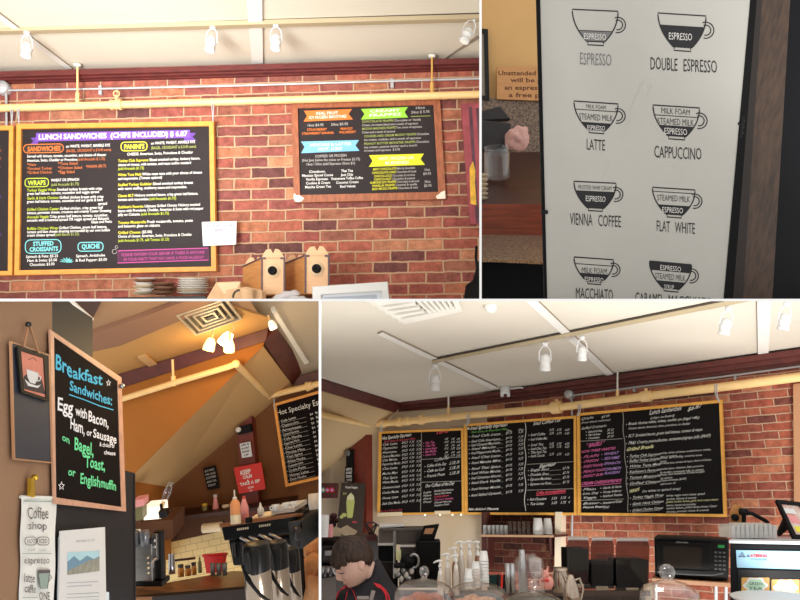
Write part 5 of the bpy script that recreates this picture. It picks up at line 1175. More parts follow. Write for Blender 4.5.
# iced drinks board
bt = thing('chalkboard', 'handwritten iced drinks chalkboard in yellow frame, middle one of three', 'chalkboard', W4.hit(520, 515), 'handwritten chalkboards')
ob = framed(bt, W4, [(464, 424.2), (576, 415.5), (576.4, 515.2), (464.6, 514.6)], 2.4, 'board yellow', 'chalk black', .03, LF)
m = MB()
H4(470, 430, 507, 426, 'Iced Specialty Espresso', 3.6, CW, .02); H4(471, 433.2, 507, 429.8, 'Non Dairy & Alternate Milks', 2, 'chalk green')
m.ball(W4.hit(468.5, 428.5, ob), .012, CW, 8, 6)
ys = [437.6, 442.6, 446.4, 450.2, 454.4, 459.2, 464.2, 470, 474.6, 479.4, 484.2, 490.4, 496.6]
rows(['Iced Cafe Latte', 'Iced Cafe Americano', 'Iced Caramel Macchiato', 'Iced Mocha', 'Iced Peppermint Mocha', 'Iced Chai Latte', 'Iced Mocha Mint', 'Iced Thai Spice', 'Iced White Mocha', 'Iced Cinnamon Almond', 'Iced Dark Vanilla', 'Iced Honey Mocha', 'Iced Salted Caramel'], (471, 500), ys, 2.6, ((505.5, '$4'), (508.8, '75'), (518, '5'), (520, '25')), 2.6, dots=503)
H4(506, 431.6, 511, 431.2, '16oz', 2); H4(518, 430.6, 523, 430.2, '24oz', 2)
H4(468, 510.4, 498, 509.8, 'No Added Flavors', 2.4, CW, .03)
m.line(W4, [(525.2 + .8 * sin(i * .9), 423 + i * 4) for i in range(23)], .6, ob + .001, CW)
H4(533, 425.4, 560, 421.6, 'Iced Coffee/Tea', 3.8, CW, .01)
rows(['Iced Coffee', 'Iced Coffee Mix', 'Iced Tea', 'Iced Chai Tea', 'Thai Iced Tea', 'Iced Cocoa'], (530.5, 547), [436, 440.6, 446.2, 450.2, 453.8, 457.4], 1.2, (), 2.6)
for y in (431, 434.6, 445, 448, 455.5):
    for x in (549, 556.5, 564.5): H4(x, y, x + 4.4, y - .4, ['3.25', '3.75', '4.25'][int(x - 549) // 7], 2.3)
m.line(W4, [(527, 464.4), (573, 461.6)], .5, ob + .001, CD); m.line(W4, [(527, 490.2), (574, 488.6)], .5, ob + .001, CD)
H4(539, 468.2, 555, 465.2, 'Espresso', 3.8, CW, .02); rows(['Single Shot', 'Double Shot', 'Espresso Macchiato', 'Espresso con Panna'], (530, 551), [471.4, 476, 480.6, 485.4], 1.2, ((562.5, '$2'), (566, '75')), 2.6, dots=561)
H4(536, 494.6, 565.5, 491.8, 'Coffee Accompaniments', 3.2, 'chalk red', .02); m.line(W4, [(536, 495.6), (565.5, 492.8)], .5, ob + .001, 'chalk red')
rows(['Hot Chocolate', 'Tea Latte'], (529.5, 547), [500.6, 505.2], .8, ((551, '3.25'), (560, '3.75'), (568, '4')), 2.6)
m.build('lettering', bt)
# lunch board
bt = thing('chalkboard', 'handwritten lunch chalkboard with pink bagel list in yellow frame on brick', 'chalkboard', W4.hit(650, 516), 'handwritten chalkboards')
ob = framed(bt, W4, [(576.8, 413.4), (721.6, 399.6), (726.2, 517), (577.6, 515.2)], 2.7, 'board yellow', 'chalk black', .03, LF)
m = MB(); PK = 'chalk pink'
H4(581, 420.2, 593, 418.4, 'Quiche', 2.8); H4(601, 418.2, 609, 416.8, '$5.99', 2.4); H4(581, 423.6, 610, 420.6, '(bacon, spinach, mushroom)', 2)
H4(581, 429.8, 606, 426.6, 'Stuffed Croissants', 2.8)
rows(['Spinach & Feta', 'Ham & Swiss', 'Chocolate'], (588, 602), [432.8, 436, 439.2], 1.2, ((607, '$5'), (610.5, '25')), 2.2)
m.line(W4, [(579, 441.4), (622.5, 438.6)], .5, ob + .001, CD)
H4(586, 447.8, 604, 444.4, '* BAGELS *', 4, PK, .02); H4(581, 453.2, 615, 449.2, 'NOW THREE VARIETIES', 2.6, PK, .01)
rows(['PLAIN', 'ONION', 'EVERYTHING', 'FRENCH TOAST', 'ENERGY BUN'], (583, 606), [458.2, 463, 468.2, 473.2, 477.8], 2.6, (), 2.8, PK)
rows(['WHEAT', 'SESAME', 'SPINACH', 'CINNAMON', 'RAISIN'], (603.5, 626), [455.4, 460, 465.2, 470.8, 474.8], 2.2, (), 2.8, 'chalk lilac')
H4(581, 485.2, 621, 481.6, 'CREAM CHEESE/SPREADS', 3, PK, .02); m.line(W4, [(580, 486.6), (621, 483.2)], .5, ob + .001, PK)
rows(['Plain', 'Lox Dill', 'Veggie'], (582.5, 602), [490.4, 494.6, 498.8], .6, (), 2.3); rows(['Garlic & Herb', 'Honey & Berry', 'Sundried Tomato'], (602.5, 622), [489, 493.2, 497.2], 1.6, (), 2.3)
m.line(W4, [(579, 500.6), (624, 499)], .5, ob + .001, CD); rows(['Butter', 'Peanut Butter'], (582.5, 606), [504.6, 508.4], 1, (), 2.3); rows(['Strawberry/Grape'], (602.5, 622), [504.2], 2.2, (), 2.3); H4(604, 508.4, 609, 507.6, 'Jelly', 2.3)
m.line(W4, [(622.5 + i * .27 + .6 * sin(i * 1.1), 411 + i * 4.6) for i in range(23)], .6, ob + .001, CD)
H4(649, 414.8, 681, 410, 'Lunch Sandwiches', 4.8, CW, .01); H4(687, 411.4, 701, 407.2, '$6.87', 4.2, CW, .01); H4(650, 419.2, 674, 416.4, '(chips included)', 2.4)
rows(['Bread: choose white, wheat, marble rye (bagel +40c)'], (628, 699), [425.2], 6.6, (), 2.8); H4(628, 429.6, 690, 424.4, 'Choose cheese: American, Swiss, provolone, or cheddar', 2.3)
rows(['BLT: Smoked bacon, green leaf lettuce, tomato & mayo'], (628, 702), [437.4], 6.8, (), 3); rows(['PB&J: Creamy peanutbutter, strawberry/grape jelly ($4.87)'], (628, 710), [444.4], 7.6, (), 3)
H4(626, 451.2, 653, 447.8, 'Grilled Breads', 3.6, 'chalk cream', .02)
for n_, y, a, b in (('Turkey Club Supreme', 457.4, 'turkey, choice of cheese, smoked bacon, tomato,', 'mayo or mustard'), ('Stuffed Turkey Gobbler', 462.2, 'turkey, warm stuffing, cranberry sauce,', '& mayo'), ('White Tuna Melt', 467.6, 'all white tuna, tomato & mayo, choice of cheese', ''), ("Kathleen's Favorite", 473.2, 'smoked bacon, American, Swiss, provolone', '& cheddar, red pepper jelly, on ciabatta'), ('Tomato Mozzarella', 479, 'Pesto, fresh mozzarella, & balsamic glaze', 'on ciabatta'), ('Grilled Cheese', 484.8, 'Choice of cheese ($4.87)', 'add tomato .50')):
    rows([n_], (629, 660), [y], 2.4, (), 2.6); H4(660, y - 3.2, 660 + len(a) * 1.08, y - 3.2 - len(a) * .085, a, 2.1); H4(660, y + .3, 660 + len(b) * 1.08 + .1, y - len(b) * .07, b, 2.0) if b else None
    m.line(W4, [(629, y + .9), (656, y - 1.4)], .35, ob + .001, CD)
H4(629, 493.2, 639, 490.8, 'WRAPS', 3.4, 'chalk cream', .02); H4(642, 492.4, 680, 489.6, '(on wheat or spinach wrap)', 2.6)
for n_, y, a, b in (('Turkey Veggie Wrap', 498.8, 'turkey, veggie cream cheese, spread,', 'sprouts, lettuce, & tomato'), ('Garlic Herb Chicken', 505.2, 'grilled chicken breast, garlic herb cream cheese', 'lettuce, tomato & cucumber'), ('Grilled Chicken Caesar', 511.6, 'romaine lettuce, grilled chicken breast, Caesar', 'dressing, parmesan cheese, & croutons')):
    rows([n_], (632, 663), [y], 2.6, (), 2.7); H4(666, y - 2.2, 666 + len(a) * 1.08, y - 2.2 - len(a) * .055, a, 2.2, 'chalk cream' if 'Gar' in n_ else CW); H4(666, y + 1.2, 666 + len(b) * 1.15, y + 1.2 - len(b) * .055, b, 2.1)
    m.line(W4, [(632, y + .9), (660, y - 1.4)], .35, ob + .001, CD)
m.build('lettering', bt)
# edge of a frame at the far end of the brick wall
F4 = W4.moved(.02); m = MB().slab(F4, [(793, 384), (800, 383), (802, 520), (794, 520)], .03, 0, 'pine trim').slab(F4, [(800, 380), (830, 376), (830, 520), (802, 520)], .02, 0, 'birch side')
tag(m.build('wall_board', bevel=.002), 'edge of a wooden panel hung at the far end of the brick wall', 'panel')

# ------------------------------------------------------------- left end of the wall: post, posters
m = MB().slab(W4, [(348, 450), (366, 434), (367, 600), (346, 600)], .1, 0, 'post red'); struct(m.build('trim_22'))
m = MB().slab(W4.moved(.11), [(346, 451), (353, 449), (353, 468), (346, 468)], .02, 0, 'black').lathe(W4.hit(348, 453, .135), W4.n, [(.034, 0), (.03, .02), (.012, .022), (0, .022)], 'coffee glass', 16)
tag(m.build('wall_device', bevel=.003), 'black device with round grey face at the head of the red brown post', 'device')
m = MB().slab(W4.moved(.13), [(345, 466.5), (353, 466), (352.5, 482), (344.5, 482)], .015, 0, 'black'); o = tag(m.build('wall_sign'), 'tiny black and white lettered sign below the black device', 'sign')
m = MB()
for i, s in enumerate(('LIFE IS', 'SHORT', 'DRINK', 'COFFEE')): m.text(W4.moved(.146), s, 345.8, 470.4 + i * 3.6, 352, 470.2 + i * 3.6, 2.3, 'chalk white', 0, .03)
m.build('lettering', o)
mat('poster brown', (58, 46, 40), .4, vary=.15, scale=4); mat('drink green', (196, 204, 120), .4, vary=.08); mat('drink cream', (224, 222, 180), .5)
PP = W4.moved(.2); t = thing('poster', 'dark brown poster with a tall pale green iced drink below the post', 'poster', PP.hit(348, 537))
MB().slab(PP, [(341.5, 482.5), (364.5, 483.5), (361, 536), (336, 536)], .01, -.01, 'poster brown').build('sheet', t)
m = MB().flat(PP, [(346.3, 502), (347.5, 496), (351, 492.5), (354, 496), (354.6, 502), (352.6, 517), (351.6, 518), (347.8, 518), (347, 517)], .0115, 'drink green').flat(PP, [(347, 497.5), (351, 492.5), (354.2, 497.5), (353.5, 500), (347, 500)], .012, 'drink cream').flat(PP, circ(344, 515, 2.6, 12, 2), .0115, 'drink green').flat(PP, circ(341.5, 517, 2, 12, 1.6), .0115, 'drink green')
m.build('drink_picture', t)
m = MB(); m.text(PP, 'Frozen Frappes', 345.5, 488.2, 357.5, 488.4, 2.2, 'chalk white', .012, .03); m.text(PP, '$4', 343, 494.5, 346.5, 494.6, 2.2, 'drink green', .012); m.text(PP, 'MATCHA', 352.5, 522.8, 357, 523, 1.6, 'chalk red', .012, .05)
m.build('lettering', t)
mat('sign teal', (70, 150, 150), .6); mat('sign dark red', (80, 34, 30), .6)
m = MB().slab(PP, [(310, 483), (337, 483), (336, 498), (310, 498.5)], .015, -.01, 'sign dark red'); t = tag(m.build('coloured_sign', bevel=.002), 'dark red sign with teal and red circles beside the drink poster', 'sign')
m = MB()
for x, c in ((323, 'sign teal'), (327.5, 'sign red'), (332, 'sign red')): m.flat(PP, circ(x, 490, 2.6, 14), .0165, c).flat(PP, circ(x, 490, 1.4, 12), .0175, 'label cream' if c == 'sign teal' else 'chalk lilac')
m.build('circle_print', t)

def ves(name, x, y, d, prof, label, cat, group=None, ax=None, seg=20):
    L = K(x, y, d); s = d / F; t = thing(name, label, cat, L, group)
    for mm, pr, pn in prof: MB().lathe(L, ax or U4, [(r * s, h * s) for r, h in pr], mm, seg).build(pn, t)
    return t
def boxat(pts, d, depth, mm, side=None):
    """box whose outlined front faces the viewer, running back along the room"""
    x = sum(p[0] for p in pts) / len(pts); y = sum(p[1] for p in pts) / len(pts)
    return MB().prism([K(x_, y_, d) for x_, y_ in pts], V(((min(x, 800) - CX) / F, 1, -.29)).normalized() * depth, mm, side)
# side counter behind the barista
mat('counter top', (70, 52, 44), .4, vary=.2); mat('cup white', (242, 242, 240), .5)
t = thing('side_counter', 'dark side counter behind the barista with cups on its shelf', 'counter', K(345, 620, 5.2))
boxat([(305, 536), (378, 536), (378, 541), (305, 541)], 5.1, .6, 'counter top').build('counter_top', t)
boxat([(305, 541), (378, 541), (378, 640), (305, 640)], 5.2, .1, 'counter dark').build('back_panel', t)
boxat([(305, 566), (345, 566), (345, 569), (305, 569)], 4.95, .3, 'counter top').build('shelf', t)
boxat([(310, 580), (336, 577), (336, 640), (310, 640)], 4.6, .1, 'poster brown').build('side_panel', t)
ves('paper_cup', 324.5, 537, 4.9, [('cup white', [(0, 0), (3.6, 0), (4.4, 20), (4.6, 21), (4.2, 21), (0, 19)], 'cup')], 'tall white paper cup on the side counter next to the divider', 'cup')
ves('spice_shaker', 330, 537, 4.95, [('label pink', [(0, 0), (3, 0), (3, 11), (2.4, 13)], 'body'), ('black', [(2.6, 12.5), (2.6, 15), (0, 16)], 'lid')], 'pink shaker with black lid beside the tall paper cup', 'shaker')
m = MB()
for i in range(26):
    a = i * 2.4; L = K(333 + 4.5 * cos(a) * (i % 5) / 5, 519 - 4 * sin(a) + (i % 3), 5.3); m.ball(L, (.022, .02, .016), 'near black' if i % 2 else 'sign dark red', 7, 5)
m.tube([K(333, 521, 5.3), K(333, 535, 5.25)], .016, 'near black', 8)
tag(m.build('dried_flowers'), 'dark bunch of dried flowers beside the drink poster', 'flowers')
m = MB().prism([K(337, 530, 5.), K(347, 525, 5.05), K(357, 531, 5.), K(349, 536, 4.8)], U4 * -.01, 'plate cream'); tag(m.build('newspaper'), 'loose paper lying on the side counter below the drink poster', 'paper')
boxat([(309, 527), (337, 529), (337, 536.5), (309, 536.5)], 4.85, .2, 'plate cream'); 
m = boxat([(320, 527), (340, 528.5), (341, 536.5), (320, 536.5)], 5.05, .2, 'plate cream'); tag(m.build('napkin_box', bevel=.006), 'cream box on the side counter behind the barista', 'box')
for i, (x, y, lb) in enumerate(((322.5, 578, 'steel cup on the low shelf closest to the divider'), (328, 578, 'second steel cup on the low shelf from the divider'), (333.5, 577, 'steel cup on the low shelf by the barista'))): ves('steel_cup', x, y, 4.7, [('steel', [(0, 0), (2, 0), (2.5, 10), (2.3, 10), (0, 2)], 'cup')], lb, 'cup', 'steel cups on the low shelf')
m = boxat([(322, 546), (343, 546), (344, 564), (322, 565)], 5.0, .08, 'dark steel'); m.tube([K(325, 553, 4.96), K(341, 553, 4.96)], .02, 'steel', 8); tag(m.build('steel_tray', bevel=.006), 'dark steel drawer box under the side counter top', 'drawer box')
# red wire basket
t = thing('red_basket', 'small red bag under a curly wire rack behind the barista', 'bag', K(371, 541, 4.6))
boxat([(366, 534.5), (376, 534.5), (377, 541.5), (366, 541.5)], 4.6, .1, 'sign dark red').build('bag_body', t, bevel=.006)
m = MB()
for k in (-1, 1): m.tube([K(371 + k * (1 + 4.5 * sin(a * .9)), 535 - 11 * sin(a * .75) , 4.62) for a in [i * pi / 9 for i in range(13)]], .006, 'dark steel', 6)
m.tube([K(364, 526, 4.62), K(368, 522.5, 4.62), K(374, 522.5, 4.62), K(379, 526, 4.62)], .006, 'dark steel', 6); m.build('wire_rack', t)

# ------------------------------------------------------------- espresso machine beside the barista
mat('machine grey', (126, 116, 110), .35, .6, vary=.1); mat('panel grey', (92, 84, 80), .4, .4)
t = thing('espresso_machine', 'grey espresso machine with black grinder box under the hot drinks chalkboard', 'espresso machine', K(410, 590, 4.3))
boxat([(378, 531), (432, 530), (429, 544), (378, 545)], 4.35, .4, 'machine grey').build('housing', t, bevel=.01)
boxat([(378, 545), (396, 545), (396, 561), (378, 561)], 4.4, .3, 'near black').build('group_bay', t, bevel=.008)
boxat([(378, 543), (394, 543), (394, 545.5), (378, 545.5)], 4.33, .03, 'plate white').build('trim_strip', t)
boxat([(378, 561), (398, 561), (398, 589), (378, 589)], 4.4, .3, 'counter dark').build('lower_body', t, bevel=.01)
boxat([(416, 541), (440.5, 541), (440, 588), (414, 588)], 4.2, .28, 'black').build('grinder_box', t, bevel=.008)
boxat([(400, 544), (416, 544), (415, 588), (399, 588)], 4.25, .25, 'panel grey').build('face_plate', t, bevel=.006)
boxat([(400, 545), (416.5, 545), (416.5, 547), (400, 547)], 4.22, .03, 'plate white').build('face_strip', t)
boxat([(396, 550), (401, 550), (401, 560), (396, 560)], 4.2, .02, 'chalk cream').build('yellow_tag', t)
MB().tube([K(394.8, 531, 4.22), K(394.6, 578, 4.2)], .009, 'steel', 10).build('steam_wand', t)
c = K(408, 560.5, 4.18)
MB().lathe(c, -D4, [(.045, 0), (.045, .03), (.038, .045), (0, .05)], 'black', 18).build('portafilter', t)
MB().tube([c + V((0, -.03, -.01)), c + V((-.06, -.05, -.01)), c + V((-.085, -.05, -.012))], [.014, .016, .012], 'black', 10).build('portafilter_handle', t)
MB().tube([c + V((.035 + .028 * cos(a), -.04, .012 + .04 * sin(a))) for a in [i * pi / 9 - 1.8 for i in range(13)]], .008, 'steel', 8).build('steel_hoop', t)
m = MB()
for i in range(7): m.ball(K(396 + i * 2.6, 571 + (i % 3) * 4, 4.15), (.016, .014, .02), 'steel' if i % 2 else 'plate white', 8, 6)
m.build('fittings', t)
MB().prism([K(378.5, 529, 4.3), K(426, 528.5, 4.3), K(432, 531, 4.3), K(378.5, 532, 4.3)], D4 * .4, 'panel grey').build('top_tray', t, bevel=.004)
mat('tray white', (236, 232, 228), .35)
m = MB().prism([K(379, 524.8, 4.4), K(403, 524.2, 4.4), K(405, 526.8, 4.4), K(380, 528, 4.4)], D4 * .25, 'tray white'); tag(m.build('cup_tray', bevel=.005), 'flat white tray lying on the grey espresso machine', 'tray')
t = thing('card_holder', 'slanted black holder with a tan card on the espresso machine', 'holder', K(430, 540, 4.25))
MB().prism([K(424, 526, 4.25), K(439.5, 524, 4.25), K(434, 540.5, 4.25), K(419, 540.5, 4.25)], D4 * .06, 'black').build('holder_body', t, bevel=.004)
MB().prism([K(425.5, 528.5, 4.245), K(434.5, 528, 4.245), K(432, 534, 4.245), K(423.5, 534, 4.245)], D4 * .003, 'pine trim').build('card', t)

# ------------------------------------------------------------- service counter (mostly below the picture)
mat('tumbler frost', (228, 230, 230), .15, alpha=.55)
mat('counter light', (196, 186, 172), .4, vary=.06)
m = MB().prism([K(325, 640, 2.75), K(800, 640, 2.75), K(800, 612, 4.2), K(325, 612, 4.2)], U4 * -.04, 'counter light'); o = m.build('trim_23'); struct(o)
m = MB().prism([K(378, 591, 4.05), K(650, 590.5, 4.05), K(650, 589.5, 4.7), K(378, 589.8, 4.7)], U4 * -.03, 'counter top')
t = thing('back_counter', 'dark narrow counter under the brick wall carrying pumps and dispensers', 'counter', K(520, 620, 4.1)); m.build('counter_top', t)
mat('green front', (36, 60, 54), .6)
MB().prism([K(378, 594, 4.12), K(562, 593, 4.12), K(562, 660, 4.12), K(378, 660, 4.12)], D4 * .04, 'green front').build('front_panel', t)
MB().prism([K(562, 592.5, 4.1), K(650, 592.5, 4.1), K(650, 660, 4.1), K(562, 660, 4.1)], D4 * .04, 'panel grey').build('grey_panel', t)
mat('teal sheet', (34, 66, 62), .6)
m = boxat([(488, 575), (510, 575), (510, 591), (488, 591)], 4.25, .02, 'teal sheet'); tag(m.build('teal_bin', bevel=.003), 'dark teal box standing behind the paper cup stacks', 'box')

# syrup pumps
mat('pump white', (238, 236, 232), .4); mat('bottle clear', (214, 202, 190), .3); mat('syrup amber', (150, 104, 76), .3)
def pump(x, y, d, h, label, body='bottle clear', flip=1):
    s = d / F; L = K(x, y + h, d); t = thing('syrup_pump', label, 'pump bottle', L, 'white syrup pumps')
    MB().lathe(L, U4, [(0, 0), (3.0 * s, 0), (3.2 * s, 1 * s), (3.2 * s, (h - 19) * s), (2.4 * s, (h - 14) * s), (1.7 * s, (h - 13) * s)], body, 16).build('bottle', t)
    MB().lathe(L, U4, [(2.1 * s, (h - 14) * s), (2.1 * s, (h - 10.5) * s), (1.2 * s, (h - 10) * s), (1.2 * s, (h - 7) * s), (1.9 * s, (h - 6.5) * s), (1.9 * s, (h - 5) * s), (.9 * s, (h - 4.5) * s), (.8 * s, (h - 1) * s), (0, (h - .8) * s)], 'pump white', 14).build('pump_stem', t)
    a = L + U4 * (h - 1) * s
    MB().tube([a + V((2.2 * s * flip, 0, 0)), a + V((-1 * s * flip, 0, .5 * s)), a + V((-4.5 * s * flip, 0, -.4 * s)), a + V((-6.5 * s * flip, 0, -1.8 * s))], [1.2 * s, 1.3 * s, 1.0 * s, .7 * s], 'pump white', 8).build('nozzle', t)
    return t
for x, y, d, lb, b in ((440.5, 562.5, 3.9, 'white syrup pump lowest of the fan, closest to the black grinder box', 'bottle clear'), (448, 555.5, 3.96, 'second syrup pump from the black grinder box, front row', 'bottle clear'), (456.5, 557, 3.9, 'syrup pump in the front row beside the short paper cups', 'bottle clear'),
                      (455.5, 549.5, 4.1, 'syrup pump in the middle of the back row', 'syrup amber'), (462, 543.8, 4.16, 'tallest syrup pump just behind the middle of the fan', 'bottle clear'), (470.5, 543.5, 4.16, 'tall syrup pump directly behind the short paper cups', 'bottle clear'), (478.5, 543.8, 4.2, 'tall syrup pump against the dark brick, behind the tallest cup stack', 'syrup amber')):
    pump(x, y, d, 38 if y > 549 else 46, lb, b)
# paper cup stacks: every cup is a thing
def cups(x, y, d, w, n, step, label):
    s = d / F; first = None
    for i in range(n):
        L = K(x, y, d) + U4 * i * step * s
        if first is None:
            first = MB().lathe(L, -U4, [(w * .78 * s, -9 * s), (w * s, -.6 * s), (w * 1.07 * s, -.5 * s), (w * 1.07 * s, .2 * s), (w * .97 * s, .2 * s)], 'cup white', 20).lathe(L, U4, [(0, 9 * s), (w * .78 * s, 9 * s)], 'cup white', 20).build('paper_cup', loc=L); o = first
        else: o = first.copy(); COL.objects.link(o); o.location = L; BUILT.append((o, BAY[0]))
        pos = 'lowest' if i == 0 else 'topmost' if i == n - 1 else ['second', 'third', 'fourth', 'fifth', 'sixth', 'seventh', 'eighth', 'ninth', 'tenth', 'eleventh'][i - 1]
        tag(o, f'{pos} upturned white paper cup of the {label}', 'cup', 'upturned paper cups by the syrup pumps')
cups(484.5, 586, 3.9, 4.6, 9, 3.0, 'tallest stack'); cups(476.3, 587, 3.86, 4.4, 6, 3.0, 'middle stack'); cups(469, 588, 3.8, 4.4, 4, 3.0, 'shortest stack')
for i, (x, c, lb) in enumerate(((497.5, 'gloss black', 'black pen'), (501.5, 'sign red', 'red pen'), (504.5, 'gloss black', 'dark pen'))):
    m = MB().tube([K(x, 588, 4.0), K(x + .6, 574.5, 4.02)], .008, c, 8); tag(m.build('pen'), f'{lb} standing behind the cake domes beside the paper cups', 'pen', 'pens beside the paper cups')

# ------------------------------------------------------------- glass shelf on the brick wall
mat('cabinet red', (74, 34, 28), .5, vary=.2); mat('shelf edge', (188, 150, 118), .4)
S4 = W4.moved(.26)
struct(MB().slab(W4, [(481.5, 512), (487, 512), (487, 568), (481.5, 568)], .12, 0.0, 'cabinet red').build('trim_24'))
t = thing('wall_shelf', 'narrow shelf on the brick below the middle chalkboard holding glasses', 'shelf', S4.hit(517, 537))
MB().slab(S4, [(481, 534.6), (554, 535.2), (554, 537.4), (481, 536.8)], .0, -.24, 'shelf edge', 'cabinet red').build('board', t)
for x in (486, 549): MB().slab(S4, [(x, 537), (x + 2.5, 537), (x + 2.8, 556), (x + .3, 556)], -.2, -.25, 'cabinet red').prism([S4.hit(x + .5, 537, -.02), S4.hit(x + 2, 537, -.02), S4.hit(x + 2.6, 553, -.2), S4.hit(x + 1, 553, -.2)], V((0, 0, -.012)), 'cabinet red').build('bracket', t)
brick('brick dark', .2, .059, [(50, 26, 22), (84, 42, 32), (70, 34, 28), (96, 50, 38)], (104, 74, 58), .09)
wall('wall_dark_brick', W4, [(484, 514), (553, 514), (553, 572), (484, 572)], 'brick dark', .004)  # darker sheet of the same brick, laid flat over the wall behind the shelf
gi = 0
def tumbler(x, w, h, label, group, mm='clear glass'):
    d = S4.dep(x, 533); s = d / F; L = K(x, 534.9 + (x - 481) * .008, S4.dep(x, 534.5) + .1)
    m = MB().lathe(L, U4, [(0, 0), (w * .85 * s, 0), (w * s, 1 * s), (w * s, h * s), (w * .9 * s, h * s), (w * .86 * s, 1.2 * s), (0, 1. * s)], mm, 16)
    return tag(m.build('drinking_glass', loc=L), label, 'glass', group)

for i in range(6):
    tumbler(485.2 + i * 4.2, 2.0, 9.5, ['short tumbler at the cabinet end of the narrow shelf', 'second short tumbler from the cabinet end', 'third short tumbler from the cabinet end', 'fourth short tumbler from the cabinet end', 'fifth short tumbler from the cabinet end', 'short tumbler next to the tall glasses'][i], 'short tumblers on the narrow shelf', 'tumbler frost')
for i in range(5):
    tumbler(510.5 + i * 4.6, 1.9, 13.5, ['tall glass next to the short tumblers', 'second tall glass from the short tumblers', 'middle tall glass of five on the narrow shelf', 'fourth tall glass from the short tumblers', 'tall glass next to the white cup stack'][i], 'tall glasses on the narrow shelf')
def wallcups(x, y, w, n, label, d):
    s = d / F; first = None
    for i in range(n):
        L = K(x, y, d) + U4 * i * 2.4 * s
        if first is None: first = MB().lathe(L, U4, [(0, 10 * s), (w * .78 * s, 10 * s), (w * s, .5 * s), (w * 1.06 * s, .3 * s), (w * 1.06 * s, 0), (w * .95 * s, 0)], 'cup white', 18).build('paper_cup', loc=L); o = first
        else: o = first.copy(); COL.objects.link(o); o.location = L; BUILT.append((o, BAY[0]))
        tag(o, f'{["lowest", "second", "third", "topmost"][i]} upturned paper cup of the {label}', 'cup', 'upturned paper cups on the narrow shelf')
dw = S4.dep(539, 535) + .1
wallcups(538.5, 536, 5.2, 4, 'bright stack on the narrow shelf', dw); wallcups(548.3, 536.2, 4.6, 4, 'shaded stack at the shelf end', dw + .03)
mat('post white', (238, 222, 196), .6)
struct(MB().slab(W4.moved(.0), [(555, 512), (561.5, 512), (561, 575), (554.5, 575)], .08, 0.0, 'post white').build('trim_26'))
MB()
m = MB().ptube(W4, [(572.3, 514), (572, 540)], .05, 1., 'zinc'); tag(m.build('conduit'), 'thin grey pipe dropping between white post and drink dispensers', 'conduit')

# ------------------------------------------------------------- drink dispensers
mat('tumbler frost', (228, 230, 230), .15, alpha=.55)
mat('cold brew', (9, 7, 10), .9, spec=.05); mat('tea brown', (84, 52, 40), .9, spec=.05); mat('tea dark', (26, 16, 14), .9, spec=.05)
glass('dispenser glass', (186, 146, 126), .012, .03)
def dispenser(x0, x1, y0, y1, lv, mm, label, d=4.25, mm2='tea brown', lv2=None):
    t = thing('drink_dispenser', label, 'drink dispenser', K((x0 + x1) / 2, y1, d), 'clear drink dispensers beside the microwave')
    out = [(x0 + 1, y0 + 2), (x0 + 3, y0), (x1 - 3, y0), (x1 - 1, y0 + 2), (x1, y0 + 6), (x1 - .8, y1), (x0 + .8, y1), (x0, y0 + 6)]
    boxat(out, d, .22, 'dispenser glass').build('tank', t)
    lq = [(x0 + 1.4, lv), (x1 - 1.4, lv), (x1 - 1.8, lv2 or y1 - 1), (x0 + 1.8, lv2 or y1 - 1)]
    MB().prism([K(a, b, d + .012) for a, b in lq], D4 * .19, mm).build('drink', t)
    if lv2: MB().prism([K(a, b, d + .012) for a, b in [(x0 + 1.8, lv2), (x1 - 1.8, lv2), (x1 - 2, y1 - 1), (x0 + 2, y1 - 1)]], D4 * .19, mm2).build('drink_below', t)
    boxat([(x0 + 1.5, y0 - 2.2), (x1 - 1.5, y0 - 2.2), (x1 - .5, y0 + .4), (x0 + .5, y0 + .4)], d - .005, .23, 'tumbler frost').build('lid', t, bevel=.004)
    boxat([(x0 - .5, y1), (x1 + .5, y1), (x1 + 1, max(y1 + 2.5, 589)), (x0 - 1, max(y1 + 2.5, 589))], d + .01, .2, 'panel grey').build('cooler_base', t, bevel=.008)
    c = K((x0 + x1) / 2, y1 + 2, d - .01); s = d / F
    MB().prism([c + V((-6 * s, 0, 1.5 * s)), c + V((6 * s, 0, 1.5 * s)), c + V((6 * s, 0, -1.8 * s)), c + V((-6 * s, 0, -1.8 * s))], V((0, .012, 0)), 'plate cream').build('name_tag', t)
    return t
dispenser(566.5, 589.5, 540, 584, 549, 'cold brew', 'drink dispenser with black cold coffee beside the white post', 4.2, 'tea brown', 571)
dispenser(590.5, 614, 540.5, 586.5, 562, 'tea dark', 'middle drink dispenser, half full of dark tea')
dispenser(615.5, 649.5, 541, 588, 560, 'tea dark', 'widest drink dispenser, next to the microwave')

# ------------------------------------------------------------- microwave on a plank shelf
t = thing('microwave', 'black microwave oven with green display under the lunch chalkboard', 'microwave', K(692, 582, 4.6))
d = 4.6
boxat([(654, 536.5), (729.5, 539.3), (728.5, 581), (655, 576.8)], d, .38, 'gloss black').build('body', t, bevel=.012)
mat('oven glass', (44, 38, 34), .15, vary=.15, scale=3); mat('led green', (40, 140, 66), .4, emit=.2); mat('key grey', (96, 96, 100), .5)
fr = lambda pts, dd: [K(x, y, d - dd) for x, y in pts]
MB().prism(fr([(656.5, 541), (711, 543.5), (710.5, 576.8), (657, 574)], .01), D4 * .008, 'gloss black').build('door', t, bevel=.003)
MB().prism(fr([(663, 545.5), (702, 547), (701.5, 568.5), (663.5, 566.5)], .0125), D4 * .002, 'oven glass').build('window', t)
MB().tube([K(657, 571.6, d - .02), K(672, 573.2, d - .045), K(690, 574.6, d - .05), K(712, 575.2, d - .045), K(723, 573.5, d - .02)], .005, 'key grey', 8).build('handle', t)
MB().prism(fr([(718, 544.8), (724.5, 545.1), (724.4, 548), (718, 547.8)], .003), D4 * .002, 'led green').build('display', t)
m = MB()
